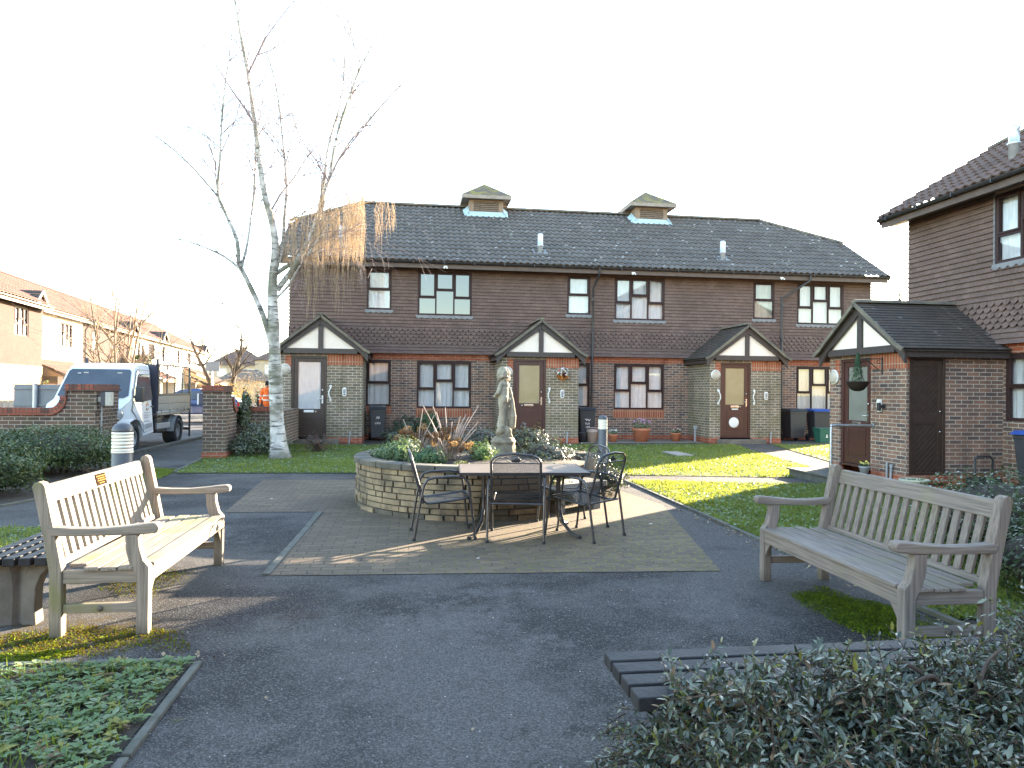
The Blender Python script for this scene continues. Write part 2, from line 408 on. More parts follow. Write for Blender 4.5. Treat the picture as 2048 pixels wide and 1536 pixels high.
TARMAC = m_asphalt('courtyard_tarmac', (.034, .032, .032), (.085, .08, .076), [(-2.1, 4.75, 1.15, .75, .55, MOSS_B), (-2.2, 4.5, .8, .5, .35, MOSS), (-2.1, 5.4, .5, .6, .2, MOSS), (3.0, 4.6, .6, .8, .25, MOSS), (2.3, 4.6, .6, .35, .12, (.075, .075, .02)), (-1.03, 3.5, .10, .5, .3, (.085, .08, .02)), (-.95, 2.75, .22, .45, .35, (.07, .068, .022)), (1.1, 2.6, .5, .6, .25, (.06, .065, .025))], worn=[(.30, 4.75, .75, .7, .75, (.095, .09, .087)), (.2, 4.1, .5, .8, .6, (.088, .084, .081)), (.85, 4.35, .45, .28, .5, (.10, .096, .092)), (.6, 5.4, 1.2, .3, .45, (.09, .087, .085)), (-.75, 5.0, .35, .8, .45, (.05, .036, .028)), (-2.6, 7.6, 1.5, 1.2, .75, (.088, .084, .082)), (2.9, 7.6, .5, 1.6, .5, (.085, .08, .076)), (.9, 3.2, .9, .3, .35, (.02, .019, .02))])
PATH = m_asphalt('grey_path', (.055, .051, .049), (.085, .078, .073), patch=.8)
ROAD = m_asphalt('street_tarmac', (.07, .068, .07), (.11, .107, .105), patch=.5)
def m_paver():
    m, nt, b = newmat('block_paving'); v = coords(nt)
    bt = nd(nt, 'TexBrick', {'Vector': v, 'Color1': (0, 0, 0), 'Color2': (1, 1, 1), 'Mortar': (0, 0, 0), 'Scale': 1, 'Mortar Size': .005, 'Mortar Smooth': .3, 'Brick Width': .205, 'Row Height': .103}, offset=.5)
    c = ramp(nt, bt.outputs[0], (0, (.105, .078, .055)), (.5, (.135, .098, .068)), (1, (.165, .118, .08)))
    n1 = noise(nt, v, 28, 4); n2 = noise(nt, v, .7, 4)
    c = mixc(nt, ramp(nt, n1, (.3, .0), (.75, .5)), c, (.065, .052, .040))
    c = mixc(nt, ramp(nt, n2, (.4, 0), (.65, .5)), c, (.066, .052, .038))
    nm = noise(nt, v, 2.3, 5, .7); sep = nd(nt, 'SeparateXYZ', {0: v})
    g = ramp(nt, mth(nt, 'MULTIPLY', mth(nt, 'ADD', sep.outputs[0], 1.2), .27), (0, .05), (1, 1))
    mo = mixc(nt, mth(nt, 'MULTIPLY', ramp(nt, noise(nt, v, 9, 4, .7), (.44, 0), (.52, 1)), g), (.022, .021, .018), (.20, .21, .015))
    c = mixc(nt, bt.outputs[1], c, mo)
    k = mth(nt, 'MULTIPLY', mth(nt, 'MULTIPLY', ramp(nt, nm, (.55, 0), (.68, .7)), g), ramp(nt, noise(nt, v, 30, 4), (.4, 0), (.6, 1)))
    c = mixc(nt, k, c, (.085, .085, .02))
    v2 = nd(nt, 'TexVoronoi', {'Vector': v, 'Scale': 4}); q = nd(nt, 'SeparateColor', {0: v2.outputs[1]}).outputs[1]
    c = mixc(nt, mth(nt, 'MULTIPLY', ramp(nt, q, (.93, 0), (.94, 1)), ramp(nt, v2.outputs[0], (.07, 1), (.1, 0))), c, (.5, .48, .44))
    setin(b, nt, Base_Color=c, Roughness=.85); b.inputs['Specular IOR Level'].default_value = .3
    bump(nt, b, mth(nt, 'SUBTRACT', mth(nt, 'MULTIPLY', n1, .3), bt.outputs[1]), .7, .008); return m
PAVER = m_paver()
def m_leaf(name, c, c2=None, tr=.3, rough=.45, spec=.4, scale=7):
    m, nt, b = newmat(name); out = nt.nodes['Material Output']; v = coords(nt); c2 = c2 or tuple(x*.55 for x in c)
    col = ramp(nt, noise(nt, v, scale, 3), (.3, c2), (.7, c))
    setin(b, nt, Base_Color=col, Roughness=rough); b.inputs['Specular IOR Level'].default_value = spec
    if tr:
        t = nd(nt, 'BsdfTranslucent', {0: mixc(nt, .5, col, (min(1, c[0]*2.2), min(1, c[1]*1.7), c[2]*.6))})
        mx = nd(nt, 'MixShader', {0: tr, 1: b.outputs[0], 2: t.outputs[0]}); nt.links.new(mx.outputs[0], out.inputs[0])
    return m
GRASS_A = m_leaf('grass_blade', (.15, .21, .045), (.075, .125, .026), .45, .55, .25, 2)
GRASS_B = m_leaf('pale_grass_blade', (.19, .22, .07), (.09, .125, .035), .45, .55, .25, 2)
TURF = plain('turf', (.065, .10, .025), (.04, .062, .018), 3.5, .95, .8)
WEED_A = m_leaf('weed_leaf', (.165, .24, .11), (.08, .145, .06), .3, .5, .3)
WEED_B = m_leaf('pale_weed_leaf', (.23, .28, .17), (.12, .17, .09), .3, .5, .3)
SHRUB_A = m_leaf('shrub_leaf', (.042, .062, .034), (.018, .032, .018), .15, .3, .7)
SHRUB_B = m_leaf('grey_shrub_leaf', (.155, .18, .125), (.07, .09, .06), .15, .3, .7)
SHRUB_C = m_leaf('yellow_green_leaf', (.16, .17, .035), (.08, .10, .02), .3, .4, .4)
HEDGE_A = m_leaf('hedge_leaf', (.062, .098, .036), (.026, .046, .017), .2, .5, .3)
HEDGE_B = m_leaf('light_hedge_leaf', (.14, .175, .075), (.065, .09, .036), .2, .4, .45)
FERN_A = m_leaf('feathery_green_leaf', (.08, .17, .09), (.035, .085, .045), .3, .5, .3)
DRY_A = m_leaf('dry_flower_head', (.20, .115, .068), (.09, .048, .03), .3, .8, .1, 20)
DRY_B = m_leaf('pale_dry_flower_head', (.34, .25, .155), (.19, .125, .07), .3, .8, .1, 20)
BUSH_TAN = m_leaf('bare_twiggy_bush', (.30, .22, .12), (.16, .11, .05), .3, .8, .1)
STEM = plain('grey_stem', (.36, .28, .23), (.24, .18, .14), 20, .8)
BARK = plain('brown_bark', (.085, .062, .045), (.05, .036, .026), 18, .9, .6)
BARK_PALE = plain('tan_bark', (.30, .22, .15), (.18, .13, .085), 18, .9, .4)
TWIG_GOLD = m_leaf('golden_twig', (.46, .40, .33), (.34, .28, .22), .4, .7, .2)
TWIG_PINK = plain('birch_branch', (.22, .165, .165), (.14, .10, .10), 14, .7)
def m_birch():
    m, nt, b = newmat('white_birch_bark'); v = coords(nt)
    band = noise(nt, nd(nt, 'Mapping', {0: v, 3: (2.2, 2.2, 15)}).outputs[0], 1.5, 5, .6)
    pat = noise(nt, v, 2.1, 4); z = nd(nt, 'SeparateXYZ', {0: v}).outputs[2]
    c = ramp(nt, noise(nt, v, 9, 3), (.3, (.34, .315, .29)), (.7, (.58, .555, .52)))
    c = mixc(nt, ramp(nt, band, (.52, 0), (.62, .92)), c, (.045, .038, .033))
    c = mixc(nt, ramp(nt, pat, (.46, 0), (.6, .85)), c, (.12, .115, .075))
    c = mixc(nt, ramp(nt, mth(nt, 'ADD', mth(nt, 'DIVIDE', z, .9), mth(nt, 'MULTIPLY', pat, .9)), (.46, .95), (.72, 0)), c, (.04, .034, .026))
    setin(b, nt, Base_Color=c, Roughness=.75); bump(nt, b, mth(nt, 'ADD', band, noise(nt, v, 30, 4)), .6, .012); return m
BIRCH = m_birch()
def m_teak(name, c1, c2, green, ax=0):
    m, nt, b = newmat(name); v = coords(nt)
    gr = noise(nt, nd(nt, 'Mapping', {0: v, 3: tuple(3 if k == ax else 75 for k in range(3))}).outputs[0], 1, 5); bl = noise(nt, v, 4, 4)
    c = ramp(nt, gr, (.32, tuple(x*.5 for x in c1)), (.6, c1)); c = mixc(nt, ramp(nt, bl, (.45, 0), (.7, .6)), c, c2)
    k = mth(nt, 'MULTIPLY', ramp(nt, noise(nt, v, 3, 4), (.52, 0), (.68, 1)), green); c = mixc(nt, k, c, (.17, .165, .065))
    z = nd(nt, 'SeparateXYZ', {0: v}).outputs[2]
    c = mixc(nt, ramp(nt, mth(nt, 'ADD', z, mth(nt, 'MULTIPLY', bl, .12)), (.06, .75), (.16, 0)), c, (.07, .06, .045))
    setin(b, nt, Base_Color=c, Roughness=.75); b.inputs['Specular IOR Level'].default_value = .3
    bump(nt, b, gr, .25, .004); return m
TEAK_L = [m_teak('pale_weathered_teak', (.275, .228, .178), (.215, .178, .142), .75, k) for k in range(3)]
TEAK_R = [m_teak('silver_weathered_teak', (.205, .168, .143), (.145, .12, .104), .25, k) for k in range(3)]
SLATWOOD = plain('dark_damp_slat', (.017, .017, .019), (.034, .034, .036), 9, .6, .3, spec=.2)
PLAQUE = plain('bronze_plaque', (.022, .013, .009), None, 6, .95, spec=.03)
GOLD = plain('gold_lettering', (.22, .14, .04), None, 6, .9, spec=.05)
METAL_B = plain('dark_grey_tube', (.055, .055, .06), (.075, .075, .08), 12, .3, 0, .6)
METAL_FLAT = plain('grey_flat_bar', (.22, .21, .22), (.18, .17, .18), 12, .38, 0, .4)
def m_meshpanel():
    m, nt, b = newmat('expanded_metal_mesh'); out = nt.nodes['Material Output']; uv = coords(nt, 'UV')
    s = nd(nt, 'SeparateXYZ', {0: uv}); fu = mth(nt, 'MULTIPLY', s.outputs[0], 62); fv = mth(nt, 'MULTIPLY', s.outputs[1], 110)
    a = mth(nt, 'ABSOLUTE', mth(nt, 'SUBTRACT', mth(nt, 'FRACT', mth(nt, 'ADD', fu, fv)), .5)); c = mth(nt, 'ABSOLUTE', mth(nt, 'SUBTRACT', mth(nt, 'FRACT', mth(nt, 'SUBTRACT', fu, fv)), .5))
    hole = mth(nt, 'LESS_THAN', mth(nt, 'MAXIMUM', a, c), .355)
    setin(b, nt, Base_Color=(.03, .031, .035), Roughness=.4, Metallic=.3)
    t = nd(nt, 'BsdfTransparent'); mx = nd(nt, 'MixShader', {0: hole, 1: b.outputs[0], 2: t.outputs[0]}); nt.links.new(mx.outputs[0], out.inputs[0]); return m
MESHP = m_meshpanel()
TABLE = plain('tabletop', (.20, .165, .135), (.16, .132, .11), 5, .3, .05)
STONE_W = plain('walling_stone', (.27, .20, .122), (.10, .078, .05), 4.2, .92, .8, lo=.38, hi=.66)
STONE_D = plain('dark_stained_stone', (.10, .085, .06), (.055, .05, .04), 4, .9, .7)
STONE_J = plain('dark_joint', (.035, .03, .022), (.05, .043, .03), 9, .95, .5)
STATUE = plain('weathered_cast_stone', (.33, .295, .235), (.20, .18, .13), 6, .9, .22, lo=.3, hi=.7)
STATUE_D = plain('mossy_cast_stone', (.25, .215, .15), (.12, .10, .07), 7, .92, .5, lo=.36, hi=.66)
BOL_GREY = plain('bollard_grey', (.05, .055, .065), (.06, .065, .075), 9, .45, .05)
WHITE_LOUV = plain('bollard_white_ring', (.80, .76, .66), (.7, .66, .56), 9, .4)
VANWHITE = plain('white_van_paint', (.70, .74, .77), (.66, .70, .74), 2, .18, 0, 0, coat=.6)
VANGLASS = plain('tinted_windscreen', (.03, .04, .055), (.05, .06, .075), 2, .06, 0, 0, spec=.9)
ALU = plain('ribbed_aluminium', (.26, .265, .27), (.20, .205, .21), 12, .45, 0, .4)
LENS = plain('headlamp_lens', (.5, .52, .54), (.3, .32, .34), 12, .1, 0, .3)
CARBLUE = plain('blue_car_paint', (.035, .09, .22), (.03, .075, .19), 2, .2, 0, .3, coat=.6)
REDLENS = plain('red_lens', (.5, .02, .025), None, 6, .2)
HIVIS = plain('orange_high_vis_cloth', (.85, .16, .02), (.65, .11, .015), 9, .75, .3)
REFLECT = plain('silver_reflective_tape', (.62, .60, .56), None, 9, .35)
SKIN = plain('skin', (.42, .25, .18), None, 6, .55)
BLACKWOOL = plain('black_wool', (.012, .012, .013), None, 30, .95, .3)
NAVY = plain('navy_trousers', (.025, .03, .045), None, 9, .85)
WHITEWALL = plain('white_rendered_wall', (.74, .69, .60), (.68, .63, .55), 2, .85)
SIGNGREY = plain('grey_sign_back', (.16, .175, .19), (.14, .15, .165), 4, .5)
POST = plain('galvanised_post', (.45, .46, .47), (.38, .39, .4), 9, .4, 0, .5)
FENCEW = plain('pale_fence_board', (.45, .38, .32), (.36, .3, .25), 7, .8)
# ------------------------------------------------------------------ the ground
def sheet(name, pts, z, mat, kind='structure'):
    mb = MB(); mb.poly([(x, y, z) for x, y in pts]); o = mb.build(name, mat); o['kind'] = kind; return o
EARTH = plain('distant_ground', (.09, .10, .05), (.12, .11, .07), .05, .95)
sheet('ground', [(-900, -300), (900, -300), (900, 1200), (-900, 1200)], 0, EARTH)
sheet('courtyard_tarmac', [(-7.5, -5), (3.57, -5), (3.57, 12.62), (3.0, 13.3), (-4.1, 13.5), (-4.32, 16.05), (-4.2, 17), (-6.3, 17), (-6.3, 15.2), (-4.75, 14.2), (-4.65, 11.2), (-5.1, 9.9), (-7.5, 9.75)], .004, TARMAC)
PAV = [(-1.17, 6.06), (2.62, 5.84), (3.35, 9.3), (3.0, 12.2), (-.6, 12.3), (-2.36, 12.28), (-2.2, 9.16), (-1.08, 9.12)]
sheet('block_paving', PAV, .009, PAVER)
sheet('house_path', [(-4.1, 19.75), (15.5, 19.75), (15.5, 22.0), (-4.1, 22.0)], .008, PATH)
sheet('garden_path', [(3.4, 12.62), (3.57, 11.85), (6.4, 11.2), (7.7, 11.2), (7.7, 12.2), (6.9, 12.0)], .012, PATH)
sheet('garden_path', [(7.75, 12.75), (8.5, 12.75), (9.05, 14.68), (10.3, 19.8), (9.25, 19.8), (8.45, 15.73), (8.0, 13.15)], .012, PATH)
sheet('gravel_bed', [(4.95, 20.35), (8.68, 20.35), (8.68, 21.98), (4.95, 21.98)], .014, FLINT)
sheet('street', [(-6.05, -5), (-6.05, 27), (-7.5, 60), (-11, 110), (-19, 110), (-14.3, 60), (-12.6, 27), (-12.2, -5)], .006, ROAD)
sheet('pavement', [(-6.0, 15.9), (-4.2, 16.0), (-3.0, 17.0), (-3.4, 27), (-4.8, 60), (-7.4, 60), (-5.9, 27)], .010, PATH)
# kerbs and edgings
def edging(pts, wd=.05, h=.035, name='edging_kerb'):
    mb = MB()
    for a, b in zip(pts[:-1], pts[1:]):
        a, b = Vector((*a, 0)), Vector((*b, 0)); L = (b-a).length; n = max(1, int(L/.92)); j = rnd.uniform
        for k in range(n):
            p, q = a.lerp(b, k/n), a.lerp(b, (k+.985)/n); p.z = q.z = h/2-.01+j(-.004, .004); mb.bar(p, q, wd, h+.02)
    o = mb.build(name, KERB, bevel=.006); o['kind'] = 'structure'; return o
edging([(-1.13, -1), (-1.13, 4.19)], .042, .024); edging([(-1.16, 4.22), (-3.4, 4.32)], .04, .022)
edging([(-1.135, 6.08), (-1.065, 9.1)], .065, .02); edging([(3.6, 11.8), (3.55, 6.7), (3.58, 2.9)])
edging([(-4.1, 13.5), (-4.3, 16.0)]); edging([(-5.02, 9.79), (-4.63, 11.3), (-4.68, 14.0), (-5.6, 14.5)])
edging([(-6.03, 15.5), (-6.03, 27), (-7.46, 60)], .13, .09, 'street_kerb')
# turf: a raised sheet under real blades
LAWNS = {'birch_lawn': [(-4.05, 13.35), (-.85, 13.2), (3.3, 12.75), (3.9, 12.62), (6.85, 12.05), (7.66, 12.3), (7.94, 13.15), (8.38, 15.73), (9.2, 19.7), (-3.9, 19.7), (-4.2, 17.6), (-4.28, 16.2)],
         'lower_lawn': [(3.63, 11.7), (3.6, 4.4), (5.2, 4.4), (8.1, 9.5), (7.6, 11.0), (6.4, 11.15)],
         'side_lawn': [(9.15, 14.68), (15.4, 15.2), (15.4, 19.7), (10.36, 19.7)],
         'path_lawn': [(-7.5, 8.5), (-3.6, 8.3), (-2.95, 6.5), (-2.8, 4.4), (-7.5, 4.4)]}
gi = 0
for nm, poly in LAWNS.items():
    gi += 1; sheet('lawn_turf', poly, .016, TURF)
    dens = {'birch_lawn': 60000, 'lower_lawn': 42000, 'side_lawn': 9000, 'path_lawn': 16000}[nm]
    P = scatter(poly, dens, gi); g = np.random.default_rng(gi)
    f = np.sin(P[:, 0]*1.7+np.sin(P[:, 1]*1.3)*1.5)*np.sin(P[:, 1]*2.1+P[:, 0]*.7)
    H = (.035+.018*f+g.uniform(-.012, .02, len(P)))*(1 if nm != 'path_lawn' else 1.3)
    P3 = np.c_[P, np.full(len(P), .014)]
    o = blades('grass', P3, H, [GRASS_A, GRASS_A, GRASS_B], .6, .009, seed=gi, kind='stuff')
    # clover, daisies and leaf litter in it
    q = scatter(poly, dens//7, gi+40); k = len(q)
    leaves('lawn_weeds', np.c_[q, g.uniform(.02, .045, k)], g.normal(size=(k, 3))*.45+[0, 0, 1], g.uniform(.03, .07, k), [WEED_A, WEED_B], aspect=.7, seed=gi, kind='stuff')
# foreground bed of broad weeds
BED = [(-1.17, -1), (-1.17, 4.16), (-3.4, 4.27), (-6.5, 4.36), (-6.5, -1)]
sheet('weed_bed_soil', BED, .010, SOIL)
g = np.random.default_rng(77)
c = scatter(BED, 15000, 5); c = c[c[:, 1] > 2.2]; dens = np.sin(c[:, 0]*3.1+1)*np.sin(c[:, 1]*3.7)+g.uniform(-1, 1, len(c))*.8; c = c[dens > -.72]
P, N, S, U, MI = [], [], [], [], []
for (x, y) in c:
    k = g.integers(5, 9); a0 = g.uniform(0, 6.28); s = g.uniform(.022, .056); pale = int(g.choice(4, p=(.55, .32, .09, .04)))
    for i in range(k):
        a = a0+i*6.283/k+g.uniform(-.25, .25); t = g.uniform(.15, .75); L = s*g.uniform(.7, 1.2)
        d = np.array([math.cos(a)*math.cos(t), math.sin(a)*math.cos(t), math.sin(t)])
        P.append((x+d[0]*L*.5, y+d[1]*L*.5, .018+d[2]*L*.5+g.uniform(0, .02))); U.append(d); N.append((-d[0]*math.tan(t)*.8, -d[1]*math.tan(t)*.8, 1)); S.append(L); MI.append(pale)
leaves('ground_cover', P, N, S, [WEED_A, WEED_B, m_leaf('yellowing_weed_leaf', (.26, .25, .07), (.17, .17, .05), .3, .5, .3), m_leaf('brown_weed_leaf', (.2, .14, .08), (.12, .08, .05), .2, .7, .2)], aspect=.52, up=U, mi=MI, seed=6, kind='stuff', curl=.12)
q = scatter([(-1.2, 2.2), (-1.2, 4.15), (-6, 4.3), (-6, 2.2)], 6000, 9)
blades('grass_tufts', np.c_[q, np.full(len(q), .01)], g.uniform(.03, .09, len(q)), [GRASS_A], .6, .004, seed=9, kind='stuff')
# moss: low cushions
def moss(pts, n, seed, mats, hmax=.018, name='moss_patch'):
    P = scatter(pts, n, seed); g = np.random.default_rng(seed); ce = P.mean(0); ext = np.abs(P-ce).max(0)
    d = np.sqrt((((P-ce)/ext)**2).sum(1)); keep = d+np.sin(P[:, 0]*9)*np.sin(P[:, 1]*11)*.3+g.uniform(-.3, .3, len(P)) < .72; P = P[keep]; k = len(P)
    leaves(name, np.c_[P, g.uniform(.005, hmax, k)], g.normal(size=(k, 3))*.7+[0, 0, 1], g.uniform(.007, .016, k), mats, aspect=.95, seed=seed, kind='stuff')
MOSS_L = m_leaf('bright_moss', (.14, .19, .012), (.075, .11, .01), .3, .9, .1, 9)
MOSS_G = m_leaf('green_moss', (.085, .125, .018), (.04, .065, .01), .3, .9, .1, 9)
MOSS_D = m_leaf('brown_moss', (.12, .095, .02), (.06, .05, .014), .3, .9, .1, 9)
moss([(2.72, 5.35), (3.2, 5.3), (3.5, 4.5), (3.5, 3.7), (2.85, 3.8)], 30000, 21, [MOSS_L, MOSS_G, MOSS_G])
moss([(-2.5, 4.4), (-1.2, 4.3), (-1.35, 4.75), (-2.4, 5.0)], 7000, 22, [MOSS_L, MOSS_D, MOSS_D])
moss([(-2.6, 4.3), (-1.9, 4.28), (-1.8, 4.45), (-2.6, 4.5)], 2500, 24, [MOSS_L])
moss([(-2.3, 5.6), (-1.7, 5.5), (-1.7, 6.4), (-2.3, 6.6)], 2200, 23, [MOSS_L, MOSS_D])
# fallen leaves and bits on the tarmac
q = scatter([(-1, 2.2), (3.4, 2.2), (3.4, 12), (-2, 12)], 90, 31); k = len(q); g = np.random.default_rng(31)
LITTER = plain('dry_fallen_leaf', (.32, .24, .15), (.2, .14, .08), 20, .85)
leaves('leaf_litter', np.c_[q, np.full(k, .016)], g.normal(size=(k, 3))*.25+[0, 0, 1], g.uniform(.012, .035, k), [LITTER], aspect=.6, seed=31, kind='stuff')
q = scatter([(-1.3, 4.2), (-1.0, 4.2), (-1.0, 4.32), (-1.9, 4.3)], 20, 32)
q = np.r_[q, scatter([(3.35, 5.2), (3.62, 5.2), (3.62, 9), (3.35, 9)], 160, 33)]; k = len(q)
leaves('leaf_litter', np.c_[q, np.full(k, .02)], g.normal(size=(k, 3))*.4+[0, 0, 1], g.uniform(.02, .05, k), [LITTER], aspect=.5, seed=33, kind='stuff')
mb = MB(); mb.box(-.2, .2, -.5, .5, 0, .03); cv = mb.build('drain_cover', SLAB, bevel=.005, loc=(6.32, 16.55, .03)); tag(cv, 'pale square inspection cover set in the grass', 'drain cover')
cv.scale = (1, 1, 1)
# ------------------------------------------------------------------ parts shared by the houses
def subtract(x0, x1, cuts):
    segs = [(x0, x1)]
    for a, b in cuts:
        n = []
        for p, q in segs:
            if b <= p or a >= q: n.append((p, q)); continue
            if a > p: n.append((p, a))
            if b < q: n.append((b, q))
        segs = n
    return segs
def wall_face(mb, x0, x1, z0, z1, holes, y=0, rev=.09):
    """brick face in the plane y (facing -y) with openings (x0,x1,z0,z1) and reveals"""
    xs = sorted({x0, x1, *[h[i] for h in holes for i in (0, 1) if x0 < h[i] < x1]}); zs = sorted({z0, z1, *[h[i] for h in holes for i in (2, 3) if z0 < h[i] < z1]})
    for a, b in zip(xs[:-1], xs[1:]):
        for c, d in zip(zs[:-1], zs[1:]):
            mx, mz = (a+b)/2, (c+d)/2
            if any(h[0] < mx < h[1] and h[2] < mz < h[3] for h in holes): continue
            mb.quad((a, y, c), (b, y, c), (b, y, d), (a, y, d))
    for h in holes:
        a, b, c, d = max(h[0], x0), min(h[1], x1), max(h[2], z0), min(h[3], z1); r = y+rev
        if a >= b or c >= d: continue
        mb.quad((a, y, c), (a, y, d), (a, r, d), (a, r, c)); mb.quad((b, y, d), (b, y, c), (b, r, c), (b, r, d))
        if h[3] <= z1: mb.quad((a, y, d), (b, y, d), (b, r, d), (a, r, d))
        if h[2] >= z0: mb.quad((a, r, c), (b, r, c), (b, y, c), (a, y, c))
def hung_tiles(mb, x0, x1, z0, z1, holes, y=0, gauge=.1, scal=None, flare=(.45, .13)):
    """courses of hung tiles, each course tilting out at its foot; scal = (z0, z1) band of round-ended tiles"""
    n = round((z1-z0)/gauge); gg = (z1-z0)/n
    def fy(z):
        t = max(0, 1-(z-z0)/flare[0]); return y-flare[1]*t*t
    for i in range(n):
        a, b = z0+i*gg, z0+(i+1)*gg; cuts = [(h[0], h[1]) for h in holes if h[2] < b-.02 and h[3] > a+.02]
        ya, yb = fy(a)-.034, fy(b)-.004
        for p, q in subtract(x0, x1, cuts):
            if scal and scal[0]-.01 < a < scal[1]-.03:
                w_ = .165; k0 = math.floor(p/w_); s = (i % 2)*.5*w_
                mb.quad((p, yb+.012, a-.03), (q, yb+.012, a-.03), (q, yb, b), (p, yb, b))
                x = k0*w_+s-w_
                while x < q:
                    c, d = max(x+.003, p), min(x+w_-.003, q)
                    if d-c > .03:
                        pts = [(c, yb-.004, b), (c, ya-.004, a+.035)]
                        for t in range(1, 7):
                            u = t/7; xx = c+(d-c)*u; pts.append((xx, ya-.008, a+.035-.062*math.sin(math.pi*u)))
                        pts += [(d, ya-.004, a+.035), (d, yb-.004, b)]
                        mb.poly(pts)
                        bot = [(px, py, pz) for px, py, pz in pts[1:-1]]
                        for r0, r1 in zip(bot[:-1], bot[1:]): mb.quad(r0, (r0[0], r0[1]+.014, r0[2]), (r1[0], r1[1]+.014, r1[2]), r1)
                    x += w_
            else:
                mb.quad((p, ya, a), (q, ya, a), (q, yb, b), (p, yb, b)); mb.quad((p, ya+.03, a), (q, ya+.03, a), (q, ya, a), (p, ya, a))
def window(parent, x0, x1, z0, z1, kind='A', y=0, cur=NET, depth=.07, fr=PVC, glass=GLASS, cur_y=.075, mat_back=DARKVOID):
    """casement window facing -y; frame with pane and curtain as its pieces"""
    W, H = x1-x0, z1-z0; mb = MB(); f = .055; t = .045
    bars = []; lights = []
    if kind == 'A':
        a, b = W*.333, W*.667; zl, zc = H*.40, H*.57
        cols = [(0, a, zl), (a, b, zc), (b, W, zl)]
    else: cols = [(0, W, H*(.50 if kind == 'B' else 1.0))]
    # outer frame, mitre-free: posts run full height, rails butt between
    mb.box(0, f, 0, depth, 0, H); mb.box(W-f, W, 0, depth, 0, H); mb.box(f, W-f, 0, depth, 0, f); mb.box(f, W-f, 0, depth, H-f, H)
    for i, (p, q, zt) in enumerate(cols):
        l = p+f if i == 0 else p+t/2; r = q-f if i == len(cols)-1 else q-t/2
        if i: mb.box(p-t/2, p+t/2, .003, depth-.003, f, H-f)
        if zt < H:
            mb.box(l, r, .004, depth-.004, zt-t/2, zt+t/2)
            # opening casement above the transom stands proud
            c = .036; z_a, z_b = zt+t/2, H-f
            mb.box(l, l+c, -.016, .05, z_a, z_b); mb.box(r-c, r, -.016, .05, z_a, z_b); mb.box(l+c, r-c, -.016, .05, z_a, z_a+c); mb.box(l+c, r-c, -.016, .05, z_b-c, z_b)
    o = mb.build('window', fr, parent, (x0, y, z0), bevel=.006)
    gm = MB(); gm.quad((f*.6, .03, f*.6), (W-f*.6, .03, f*.6), (W-f*.6, .03, H-f*.6), (f*.6, .03, H-f*.6)); gm.build('glass_pane', glass, o)
    if cur:
        cm = MB(); cm.smooth = True; n = max(20, int(W*34)); g = random.Random(int(x0*97+z0*31)); ph = g.uniform(0, 6); zt = H-f*.5
        xs = [f*.4+(W-f*.8)*i/n for i in range(n+1)]; ys = [cur_y+.04+.016*math.sin(x*38+ph+2*math.sin(x*7))+.008*math.sin(x*91) for x in xs]
        vs = [(x, yy, f*.4) for x, yy in zip(xs, ys)]+[(x, yy*.85+.01, zt) for x, yy in zip(xs, ys)]
        cm.add(vs, [(i, i+1, n+2+i, n+1+i) for i in range(n)]); cm.build('curtain', cur, o)
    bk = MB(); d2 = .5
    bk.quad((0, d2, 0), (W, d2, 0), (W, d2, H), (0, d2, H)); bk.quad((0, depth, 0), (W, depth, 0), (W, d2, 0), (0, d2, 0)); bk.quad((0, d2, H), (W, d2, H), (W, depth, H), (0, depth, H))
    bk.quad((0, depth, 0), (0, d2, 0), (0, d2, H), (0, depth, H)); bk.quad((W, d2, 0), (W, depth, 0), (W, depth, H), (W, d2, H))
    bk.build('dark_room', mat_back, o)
    return o
def apron(parent, x0, x1, z, y):
    """scalloped lead apron under an upstairs window"""
    mb = MB(); k = max(2, round((x1-x0+.1)/.165)); w_ = (x1-x0+.1)/k; pts = [(x1+.05, z), (x0-.05, z)]
    for i in range(k):
        for t in range(7): u = t/6; pts.append((x0-.05+w_*(i+u), z-.06-.045*math.sin(math.pi*u)))
    mb.prism(pts, .012, 1, y); return mb.build('lead_apron', LEAD, parent)
